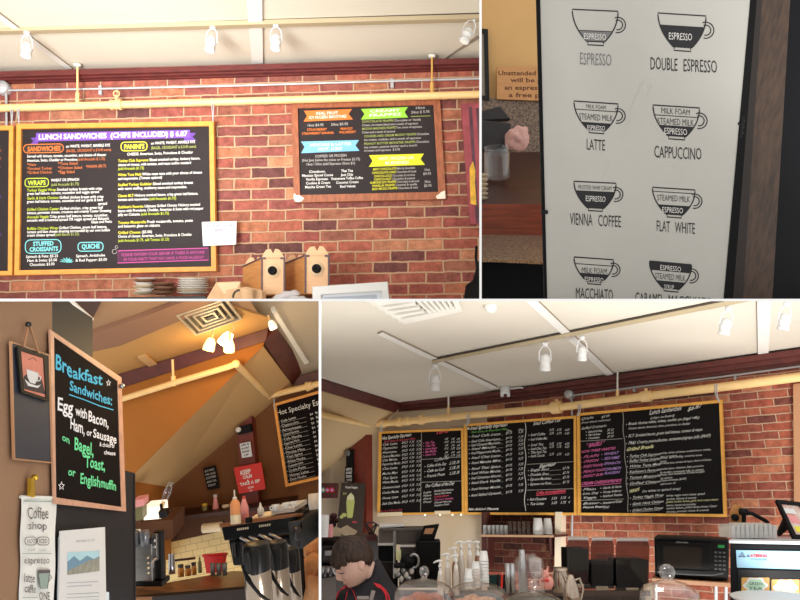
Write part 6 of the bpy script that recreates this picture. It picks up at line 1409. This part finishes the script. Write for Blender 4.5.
for r in range(5):
    for c_ in range(3): x = 714.6 + c_ * 4.2; y = 551.4 + r * 4.2 + c_ * .2; m.prism(fr([(x, y), (x + 2.6, y + .1), (x + 2.6, y + 1.9), (x, y + 1.8)], .003), D4 * .002, 'key grey')
m.build('keypad', t)
m = MB(); m.text(front(d - .0115), 'MICRO WAVE', 676, 542.8, 688, 543.5, 1.4, 'chalk dim', 0, .02); m.build('lettering', t)
t = thing('microwave_stand', 'pale plank stand with grey metal legs under the microwave', 'stand', K(692, 610, 4.55))
boxat([(652, 578), (731, 583), (731, 587.5), (652, 582.5)], 4.55, .42, 'pine trim').build('plank', t, bevel=.003)
for x in (656, 716, 726): MB().tube([K(x, 584, 4.65), K(x, 640, 4.65)], .012, 'zinc', 8).build('leg', t)
boxat([(640, 585), (652, 582), (653, 600), (641, 604)], 4.1, .01, 'label cream'); 
m = boxat([(643.5, 585), (652.5, 582), (653.5, 598), (645, 604)], 4.05, .01, 'label cream'); tag(m.build('price_card'), 'small cream card propped between dispenser and microwave', 'card')

# ------------------------------------------------------------- drink fridge with a light sign
t = thing('drinks_cooler', 'black countertop cooler with blue triangle logo sign and grey top', 'cooler', K(770, 640, 3.6))
d = 3.6
mat('cooler top', (196, 198, 202), .35); mat('sign blue', (160, 204, 228), .5, rgb2=(122, 182, 214), scale=5); mat('logo navy', (40, 50, 96), .6); mat('logo red', (206, 60, 70), .6); mat('tea cream', (226, 214, 180), .6); mat('tea mint', (176, 210, 180), .6); mat('tea gold', (206, 160, 92), .6)
boxat([(730, 543), (840, 545), (840, 660), (731, 660)], d, .5, 'near black').build('case', t, bevel=.01)
boxat([(728.5, 540.2), (840, 542), (840, 545.4), (728.8, 543.4)], d - .02, .54, 'cooler top').build('top', t, bevel=.004)
boxat([(736, 550.2), (840, 552), (840, 570.5), (737, 567.5)], d - .008, .01, 'sign blue').build('light_sign', t)
m = MB(); FP = front(d - .0095)
m.line(FP, [(738.6, 556.8), (742.2, 552.4), (745.8, 556.8)], 1.1, 0, 'logo navy', True); m.line(FP, [(740.5, 556.8), (742.2, 554.6), (744.5, 556.8)], .8, 0.0005, 'logo navy')
m.text(FP, 'c', 747, 556.9, 749.6, 556.9, 3, 'logo navy', 0, .05); m.text(FP, 'ATERING', 750.5, 557, 767, 557.3, 2.8, 'logo red', 0, .06); m.text(FP, 'COOLER', 751, 560, 767, 560.4, 1.6, 'logo navy', 0, .0)
m.build('logo', t)
boxat([(738, 569.5), (840, 572), (840, 660), (738.5, 660)], d - .004, .01, 'gloss black').build('door', t)
m = MB(); GP = front(d - .0065)
for x0, y0, c1_, c2_, s in ((741.5, 577.5, 'tea gold', 'tea mint', ('GREEN', 'TEA')), (771.5, 579.5, 'tea gold', 'tea cream', ('Chai Tea', 'Lemonade'))):
    m.flat(GP, rrect(x0, y0, x0 + 28, y0 + 16, 1), 0, c1_)
    P = [(x0 + 14 + (11.5 + 1.2 * cos(6 * a)) * cos(a), y0 + 8 + (8 + .8 * cos(6 * a)) * sin(a)) for a in [2 * pi * i / 36 for i in range(36)]]
    m.flat(GP, P, .0006, 'white paper'); m.flat(GP, [(x0 + 14 + (p[0] - x0 - 14) * .8, y0 + 8 + (p[1] - y0 - 8) * .8) for p in P], .001, c2_)
    m.text(GP, s[0], x0 + 7, y0 + 7.4, x0 + 21, y0 + 7.8, 3, 'logo navy', .0014, .0); m.text(GP, s[1], x0 + 7, y0 + 12, x0 + 21, y0 + 12.4, 2.8, 'logo navy', .0014, .0)
m.build('menu_cards', t)
ves('white_platter', 778, 603, 3.05, [('white enamel', [(0, -8), (14, -8), (42, 3), (44, 5), (42, 5.6), (0, 2)], 'platter')], 'white rim of a round platter before the drinks cooler', 'platter', seg=40)
# clear clamshell boxes: one thing each
glass('clamshell', (240, 238, 236), .12, .45)
for i in range(10):
    x = 731.5 + i * 4.6; L = [(x, 538.2), (x + .6, 526 - .2 * min(i, 3)), (x + 2.4, 523.2 if 1 < i < 9 else 525), (x + 4.0, 526), (x + 4.4, 538.2)]
    m = MB().prism([K(a, b, 3.74) for a, b in L], D4 * .16, 'clamshell')
    tag(m.build('clamshell_box', bevel=.003), f'{["first", "second", "third", "fourth", "fifth", "sixth", "seventh", "eighth", "ninth", "last"][i]} clear clamshell of the row on the cooler, counted from the brown knob box', 'clamshell box', 'clear clamshells on the cooler')
t = thing('wooden_box', 'brown wooden box with black knob between lunch chalkboard and clamshells', 'box', K(738, 541, 4.0))
boxat([(729.5, 511), (745, 511), (745, 535.6), (729.5, 535.6)], 4.0, .2, 'birch side').build('box_body', t, bevel=.003)
MB().prism([K(a, b, 4.0) for a, b in ((731, 511), (733, 505.5), (736, 504.5), (737.5, 507.5), (739, 504), (742, 505.5), (744, 511))], D4 * .01, 'birch side').build('end_crest', t)
MB().lathe(K(734.5, 517.5, 3.995), -D4, [(.02, 0), (.02, .015), (.016, .02), (0, .022)], 'black', 18).build('knob', t)
m = MB().tube([K(743.5, 536, 3.95), K(744, 512, 3.95)], .012, 'black', 8).tube([K(742, 512, 3.95), K(752, 513.5, 3.95), K(766, 521, 3.95), K(768, 523, 3.95)], .011, 'black', 8).tube([K(740, 511.5, 3.95), K(747, 512, 3.95)], .02, 'black', 8)
tag(m.build('display_arm'), 'black bent arm rising behind the clear clamshells', 'arm')
t = thing('picture_frame', 'black framed coloured card leaning on top of the cooler', 'picture frame', K(788, 540, 3.5))
q = [(776.5, 499.5), (800, 502), (826, 539), (794, 537.6)]
RP = plane3(K(776, 499, 3.95), K(826, 503, 3.95), K(794, 540, 3.78))
MB().ring(RP, q, inset(q, 3.4), .012, -.012, 'black').build('frame', t)
mat('card print', (224, 214, 206), .5, rgb2=(190, 120, 96), scale=14)
m = MB().slab(RP, inset(q, 3), .002, -.008, 'card print').flat(RP, [(783, 508), (794, 509), (797, 514), (785, 513)], .0035, 'white paper').flat(RP, [(794, 526), (804, 527), (808, 533), (797, 532)], .0035, 'ink yellow').flat(RP, [(787, 515), (796, 516), (801, 524), (792, 523)], .0035, 'label pink')
m.build('card', t)
MB().prism([K(780, 536.5, 3.98), K(792, 526, 3.98), K(786, 515, 4.0), K(778, 533, 4.0)], D4 * .02, 'black').build('easel_back', t)

# ------------------------------------------------------------- cake domes
glass('dome glass', (244, 238, 234), .06)
mat('pastry brown', (186, 112, 74), .7, rgb2=(126, 66, 42), scale=30, bump=.6); mat('pastry pale', (220, 176, 140), .7, rgb2=(168, 110, 80), scale=30, bump=.6); mat('icing', (236, 214, 196), .6)
def dome(x, yk, rk, w, d, key, label, pastry, seed, n=7):
    s = d / F; L = K(x, yk + 42, d); t = thing('cake_dome', label, 'cake dome', L, 'glass cake domes on the service counter')
    top = 36
    MB().lathe(L, U4, [(w * s, 0), (w * s, 16 * s), (w * .97 * s, 22 * s), (w * .86 * s, 27.5 * s), (w * .62 * s, 31.6 * s), (w * .34 * s, 33.8 * s), (w * .14 * s, 34.6 * s), (rk * .55 * s, 35.4 * s), (rk * .5 * s, 37 * s)], 'dome glass', 36).build('dome', t)
    MB().lathe(L, U4, [(rk * .7 * s, 35.2 * s), (rk * .5 * s, 36.6 * s), (rk * .8 * s, (42 - rk * .75) * s), (rk * 1. * s, 42 * s), (rk * .8 * s, (42 + rk * .7) * s), (rk * .3 * s, (42 + rk * .97) * s), (0, (42 + rk) * s)], 'dome glass', 20).build('knob', t)
    MB().lathe(L, -U4, [(0, 0), ((w + 2) * s, 0), ((w + 2.6) * s, 1 * s), ((w + 2) * s, 2 * s), (4 * s, 3 * s), (3 * s, 14 * s), (w * .5 * s, 17 * s), (0, 17 * s)], 'dome glass', 30).build('stand', t)
    r = random.Random(seed)
    for i in range(n):
        a = 2 * pi * i / n; rr = w * .55 * s if i else 0
        c = L + V((cos(a) * rr, sin(a) * rr, 0)) + U4 * (8 * s + (5 * s if i == 0 else 0))
        m = MB().ball(c, (w * .36 * s, w * .36 * s, 7.6 * s), pastry, 16, 10, lambda p: p * (1 + .22 * noise.noise(p * 40 + V((seed, i, 0)))))
        o = tag(m.build('pastry'), 'round brown baked pastry under the glass dome ' + key, 'pastry', 'pastries under the dome ' + key)
dome(424.5, 574, 5.2, 31, 2.9, 'beside the barista', 'glass cake dome with round knob beside the barista, full of brown buns', 'pastry brown', 3)
dome(478, 577, 5.2, 32, 3.2, 'before the paper cup stacks', 'glass cake dome with round knob before the paper cup stacks', 'pastry pale', 5)
dome(535, 587, 4.6, 32, 2.9, 'below the clear jar', 'glass cake dome with small knob below the tall clear jar and goblet', 'pastry brown', 8)
dome(671, 575, 8.2, 29, 2.7, 'before the microwave', 'empty glass cake dome with the biggest knob, before the microwave', 'icing', 11, 0)
# jar, tubes, ornaments behind the third dome
ves('glass_jar', 530, 594, 3.5, [('clear glass', [(0, 0), (13, 0), (15, 2), (15, 30), (13, 34), (8, 36.5), (7.6, 38)], 'jar_body')], 'tall clear glass jar between slim steel tumblers and pink ornament', 'jar')
ves('steel_bottle', 523.5, 592, 3.75, [('steel', [(0, 0), (4.4, 0), (4.4, 24), (3.4, 30), (3.2, 40), (0, 40.5)], 'bottle')], 'steel bottle with pale cap seen through the clear jar', 'bottle')
ves('glass_goblet', 536.5, 590, 3.3, [('clear glass', [(0, 0), (5, .4), (1.4, 2), (1.2, 9), (3, 12), (6.6, 18), (7, 30), (6.6, 30), (6, 18.6), (0, 12.5)], 'goblet')], 'clear footed goblet before the tall glass jar', 'goblet')
for i, (x, lb) in enumerate(((508.5, 'slim steel tumbler closest to the paper cups'), (513, 'slim steel tumbler against the clear jar'))): ves('steel_tumbler', x, 593, 3.7, [('steel', [(0, 0), (2.2, 0), (2.8, 28), (2.5, 28), (0, 3)], 'tumbler')], lb, 'tumbler', 'slim steel tumblers')
mat('pig pink', (222, 150, 138), .5, vary=.08)
L = K(547, 590, 3.6); s = 3.6 / F
t = thing('pig_ornament', 'pink seated animal ornament with a red bow next to the clear jar', 'ornament', L)
m = MB().ball(L + U4 * 7 * s, (7.2 * s, 6 * s, 7 * s), 'pig pink', 16, 12).ball(L + U4 * 15.5 * s + V((-1.4 * s, -.01, 0)), (4 * s, 4 * s, 4.2 * s), 'pig pink', 14, 10).ball(L + U4 * 14.5 * s + V((-3.6 * s, -.03, 0)), (1.8 * s, 1.6 * s, 1.5 * s), 'pig pink', 10, 8)
for k in (-1, 1): m.lathe(L + U4 * 18 * s + V((k * 2.4 * s - 1.4 * s, 0, 0)), U4 + V((k * .3, 0, 0)), [(1.5 * s, 0), (.9 * s, 3 * s), (0, 5 * s)], 'pig pink', 8)
m.build('body', t)
m = MB()
for k in (-1, 1): m.ball(L + U4 * 11.5 * s + V((k * 2.2 * s - 3 * s, -.035, 0)), (2.3 * s, 1 * s, 1.4 * s), 'sign red', 10, 8)
m.build('bow', t)
ves('steel_pitcher', 562, 592, 3.7, [('jug steel', [(0, 0), (9, 0), (9.6, 3), (8.4, 16), (7, 20), (7.6, 23), (7, 23), (0, 17)], 'pitcher')], 'wide grey steel pitcher behind the pink ornament', 'pitcher')
L = K(572, 604, 3.1); s = 3.1 / F
t = thing('steel_kettle', 'bulging steel kettle with curved handle at the end of the cake domes', 'kettle', L); 
MB().lathe(L, U4, [(0, 0), (8, 0), (8.6, 8), (6.6, 18), (4.2, 24), (3, 27), (0, 28)] and [(0, 0), (8 * s, 0), (8.6 * s, 8 * s), (6.6 * s, 18 * s), (4.2 * s, 24 * s), (3 * s, 27 * s), (0, 28 * s)], 'jug steel', 22).build('body', t)
MB().tube([L + U4 * 22 * s + V((3 * s, 0, 0)), L + U4 * 24 * s + V((9 * s, 0, 0)), L + U4 * 14 * s + V((12 * s, 0, 0)), L + U4 * 4 * s + V((9 * s, 0, 0))], 1.3 * s, 'jug steel', 8).build('handle', t)
MB().tube([L + U4 * 20 * s + V((-4 * s, 0, 0)), L + U4 * 27 * s + V((-7 * s, 0, 0)), L + U4 * 30 * s + V((-9 * s, 0, 0))], [2 * s, 1.4 * s, 1 * s], 'jug steel', 8).build('spout', t)

# ------------------------------------------------------------- the barista
mat('skin', (222, 182, 166), .5, vary=.03, scale=20); mat('hair brown', (70, 50, 40), .55, rgb2=(34, 25, 21), scale=90, stretch=(1, 1, .3), spec=.3); mat('jacket black', (24, 25, 32), .7); mat('piping red', (206, 36, 48), .6); mat('lash dark', (50, 36, 34), .6); mat('lip', (196, 128, 122), .5); mat('zip grey', (150, 140, 134), .5)
DP = 3.5; s = DP / F
f = V((-.82, -.30, -.50)).normalized(); u = V((-.40, -.12, .9)); u = (u - f * u.dot(f)).normalized(); sx = (-f).cross(u).normalized()
HB = Matrix((sx, -f, u)).transposed()                       # head axes: x side, -y face, z crown
HC = K(354, 561, DP)
g = lambda a, m_, sg: exp(-((a - m_) / sg) ** 2)
def headshape(p):
    """p on an ellipsoid of a head about 0.235 m tall, face towards -y"""
    x, y, z = p
    t_ = max(0., -z / .117)
    x *= 1 - .34 * t_ ** 1.6; 
    if y > 0: y *= 1 - .42 * t_ ** 1.2
    if y < 0:
        y *= min(1.42, max(.05, 1 - (z / .118) ** 2) ** -.36) if z < 0 else 1
        fx = g(x, 0, .05)
        y -= .026 * g(x, 0, .0125) * (g(z, -.026, .019) if z < -.026 else g(z, -.026, .038))       # nose
        y -= .006 * g(z, .03, .012) * g(abs(x), .026, .022)                                              # brow
        y += .011 * g(abs(x), .031, .017) * g(z, .006, .014)                                             # eye socket
        y -= .007 * g(x, 0, .022) * g(z, -.062, .007) + .006 * g(x, 0, .02) * g(z, -.074, .006)          # lips
        y -= .010 * g(x, 0, .022) * g(z, -.1, .016)                                                      # chin
        y -= .005 * g(abs(x), .04, .02) * g(z, -.022, .022)                                              # cheek
    return V((x, y, z))
body = MB()
body.ball(HC, (.076, .095, .118), 'skin', 64, 56, headshape, HB)
nb = K(374.5, 588, DP + .04)
body.tube([HC + HB @ V((0, .03, -.05)), HC + HB @ V((0, .045, -.11)), nb, nb - V((0, 0, .08))], [.048, .046, .05, .07], 'skin', 24)
for k in (-1, 1):     # ears
    body.ball(HC + HB @ V((k * .073, .014, -.008)), (.009, .018, .029), 'skin', 14, 12, lambda p: V((p.x, p.y * (1 - .25 * (p.z < 0)), p.z)), HB @ Matrix.Rotation(.15 * k, 3, 'Z'))
    body.ball(HC + HB @ V((k * .077, .02, .002)), (.006, .018, .022), 'skin', 12, 10, None, HB)
pr = body.build('person', remesh=.0032, loc=K(368, 680, DP))
tag(pr, 'young person with short brown hair in black jacket with red piping, looking down', 'person')
fb = BVHTree.FromPolygons(body.v, body.f)
def onface(x, z, lift=.0015):
    h = fb.ray_cast(HC + HB @ V((x, -.3, z)), -f)
    return (h[0] if h[0] is not None else HC + HB @ V((x, -.09, z))) + f * lift
m = MB()
for k in (-1, 1): m.tube([onface(k * .031 + dx, .003 + dz) for dx, dz in ((-.016, .0), (-.008, -.004), (0, -.0055), (.008, -.004), (.016, .0))], [.0012, .0024, .0028, .0024, .0012], 'lash dark', 6)
m.build('eyelashes', pr)
m = MB()
for k in (-1, 1): m.tube([onface(k * a, b) for a, b in ((.011, .026), (.022, .031), (.034, .032), (.046, .026))], [.002, .0036, .0034, .0015], 'hair brown', 6)
m.build('eyebrows', pr)
m = MB().tube([onface(a, -.0675 + abs(a) * .06) for a in (-.024, -.012, 0, .012, .024)], [.001, .0032, .0036, .0032, .001], 'lip', 6); m.build('lips', pr)
# hair: crown shell with locks
hv = []; NS, NR = 96, 48
hm = MB(); vs = []; ok = []
for i in range(NR + 1):
    ph = pi * i / NR
    for k in range(NS):
        w = 2 * pi * k / NS; p = V((sin(ph) * cos(w), sin(ph) * sin(w), cos(ph)))
        q = headshape(V((p.x * .076, p.y * .095, p.z * .118)))
        frontness = -p.y
        pl_ = [(-1.01, -.55), (-.6, -.45), (-.28, -.1), (-.02, .16), (.2, .2), (.5, .42), (1.01, .5)]
        for (fa, la), (fb, lb_) in zip(pl_, pl_[1:]):
            if fa <= frontness <= fb: line = la + (lb_ - la) * (frontness - fa) / (fb - fa)
        strand = noise.noise(V((w * 5.5, ph * 1.2, 1))) * .5 + noise.noise(V((w * 16, ph * 1.5, 4))) * .4
        lim = line + strand * .16
        th_ = .011 + .005 * strand + .006 * max(0, p.z)
        edge = p.z - lim
        if edge < .22: th_ *= max(.12, edge / .22)
        vs.append(HC + HB @ (q + p * max(th_, .0012))); ok.append(edge > 0)
fs = []
for i in range(NR):
    for k in range(NS):
        q = [i * NS + k, (i + 1) * NS + k, (i + 1) * NS + (k + 1) % NS, i * NS + (k + 1) % NS]
        if all(ok[j] for j in q): fs.append(q)
hm.add(vs, fs, 'hair brown', True)
r = random.Random(4)
for i in range(44):       # fringe and side locks
    a = -1.1 + 2.2 * i / 43 ; w = -pi / 2 + a
    x, y = cos(w), sin(w)
    z0, z1 = .092, .050 - .006 * abs(a) + r.uniform(-.007, .007)
    P = []
    for t_ in (0, .3, .6, .85, 1):
        z = z0 + (z1 - z0) * t_; c_ = sqrt(max(.05, 1 - (z / .118) ** 2)); o_f = .010 + .006 * sin(t_ * 2.2)
        P.append(HC + HB @ V((x * (.076 * c_ + o_f) + .016 * t_, y * (.095 * c_ + o_f), z)))
    hm.tube(P, [.006, .0085, .0085, .0065, .002], 'hair brown', 7)
hm.build('hair', pr)
# jacket
jk = MB(); cols = [(377.5, 562, 3, .05), (377, 567, 6, .066), (377, 573, 9.5, .072), (375, 579, 15, .08), (373, 584, 20.5, .085), (371, 588, 26, .09), (369, 594, 31.5, .105), (368.5, 608, 36.5, .115), (368, 622, 37, .12), (368, 650, 36, .12), (368, 690, 36, .12)]
NSg = 40; vs = []
for x, y, w, dd in cols:
    for k in range(NSg):
        a = 2 * pi * k / NSg; c = K(x, y, DP + .035); vs.append(c + V((cos(a) * w * s, sin(a) * dd, 0)) + U4 * 0)
n = len(cols)
jk.add(vs, [[i * NSg + k, i * NSg + (k + 1) % NSg, (i + 1) * NSg + (k + 1) % NSg, (i + 1) * NSg + k] for i in range(n - 1) for k in range(NSg)], 'jacket black', True)
jk.add([V(v) for v in vs[:NSg]], [list(range(NSg))], 'jacket black', True); jk.add([V(v) for v in vs[-NSg:]], [list(range(NSg))[::-1]], 'jacket black', True)
sh = [(K(344, 603, DP + .04), K(336, 640, DP), K(340, 690, DP - .06)), (K(394, 603, DP + .05), K(403, 640, DP + .02), K(398, 690, DP - .05))]
for p3 in sh: jk.tube(p3, [.066, .058, .048], 'jacket black', 20)
na = (HC + HB @ V((0, .05, -.09)) - nb).normalized()
False and jk.lathe(nb - na * .03, na, [(.0, 0), (.08, .0), (.068, .03), (.062, .06), (.062, .088), (.056, .09), (.05, .06), (.0, .05)], 'jacket black', 28, basis=(1, 0, 0), sx=1.05, sy=1.05)
bvh = BVHTree.FromPolygons(jk.v, jk.f)
def onj(px_, py_, lift=.004):
    rr = ray(px_, py_).normalized(); h = bvh.ray_cast(CAM, rr)
    return (h[0] - rr * lift) if h[0] is not None else K(px_, py_, DP - .07)
jo = jk.build('jacket', pr, remesh=.006)
m = MB()
for pts in ([(336.5, 599), (338, 593), (342, 588.5), (348, 585.5), (354, 584.5)], [(374, 583.5), (380, 585.5), (385, 590), (388.5, 596), (390, 604)], [(376, 585.5), (382, 588.5), (385.5, 594), (387.2, 602)]):
    m.tube([onj(*p, .001) for p in pts], .0045, 'piping red', 8)
m.build('piping', pr)
m = MB()
for pts in ([(348.5, 587), (347, 594), (345, 602)], [(350, 586.5), (353.5, 592), (357, 602)]): m.tube([onj(*p, .001) for p in pts], .0028, 'piping red', 6)
m.build('zip_edging', pr)
m = MB(); q = [onj(x, y, .003) for x, y in ((371.5, 590), (375.5, 591), (372.5, 602), (369, 601))]; m.face(q, 'zip grey'); m.build('lanyard', pr)
m = MB(); q = [onj(x, y, .003) for x, y in ((357, 596), (369, 596), (369, 599.5), (357, 599.5))]; m.face(q, 'zip grey'); m.build('chest_badge', pr)
WORLD = 1.02
def area(loc, target, size, power, col=(1, 1, 1), spread=180):
    l = bpy.data.lights.new('area', 'AREA'); l.energy = power; l.size = size; l.color = col; l.spread = radians(spread)
    o = bpy.data.objects.new('area', l); COL.objects.link(o); o.location = loc
    o.rotation_euler = (V(target) - V(loc)).to_track_quat('-Z', 'Y').to_euler(); return o
def point(loc, power, col, r=.03):
    l = bpy.data.lights.new('bulb_or_fill', 'POINT'); l.energy = power; l.color = col; l.shadow_soft_size = r
    o = bpy.data.objects.new('bulb_or_fill', l); COL.objects.link(o); o.location = loc; return o
area((-1.6, .3, 3.2), (-1.3, 4.0, 4.3), 1.3, 43, (1, .98, .95), 64)  # unseen area light added to brighten the printed menu wall and its ceiling
area((1.9, .5, .2), (1.2, 5.2, 2.4), 1.5, 84, (1, .98, .95), 90)  # unseen area light added from below to brighten the chalkboard bay
# warm lamps of bay 3, then one added light without a lamp
for p in ((208, 352, 4.2), (223, 348, 4.25), (231, 355, 4.2)): point(K(*p) - V((0, .0, .06)), 2.2, (1, .72, .36), .03)
point(K(222, 360, 5.1), 9, (1, .66, .28), .05)  # unseen light added by the pipe for the glow on pipe and orange wall
# =============================================================== cut everything at the dividers
def vplane(x, keep_right):
    n = V((1, -(x - CX) / F, 0)).normalized(); return n if keep_right else -n
def hplane(y, keep_up):
    n = V((0, -(CY - y) / F, 1)).normalized(); return n if keep_up else -n
KEEP = {1: [vplane(479.9, False), hplane(299.4, True)], 2: [vplane(481.1, True), hplane(299.4, True)], 3: [vplane(319.4, False), hplane(300.6, False)], 4: [vplane(320.6, True), hplane(300.6, False)]}
bpy.context.view_layer.update()
for o, bay in BUILT:
    if bay == 0 or o.type != 'MESH': continue
    mw = o.matrix_world
    for n in KEEP[bay]:
        ds = [(mw @ v.co - CAM).dot(n) for v in o.data.vertices]
        if not ds or min(ds) >= -1e-6: continue
        if max(ds) <= 1e-6: print('OUTSIDE', o.name, bay)
        if o.data.users > 1: o.data = o.data.copy()
        bm = bmesh.new(); bm.from_mesh(o.data)
        inv = mw.inverted(); co = inv @ CAM; no = (mw.to_3x3().transposed() @ n).normalized()
        bmesh.ops.bisect_plane(bm, geom=bm.verts[:] + bm.edges[:] + bm.faces[:], plane_co=co, plane_no=no, clear_inner=True, dist=1e-7)
        bm.to_mesh(o.data); bm.free()

# =============================================================== light and camera
w = bpy.data.worlds.new('world'); SC.world = w; w.use_nodes = True
w.node_tree.nodes['Background'].inputs['Color'].default_value = (1.0, .985, .96, 1); w.node_tree.nodes['Background'].inputs['Strength'].default_value = WORLD
cam = bpy.data.cameras.new('camera'); co = bpy.data.objects.new('camera', cam); COL.objects.link(co)
co.location = CAM; co.rotation_euler = (radians(90), 0, 0)
cam.sensor_width = 36; cam.lens = 36 * F / 800; cam.clip_start = .05; cam.clip_end = 100
SC.camera = co
SC.view_settings.view_transform = 'Standard'; SC.view_settings.look = 'None'; SC.view_settings.exposure = 0; SC.view_settings.gamma = 1
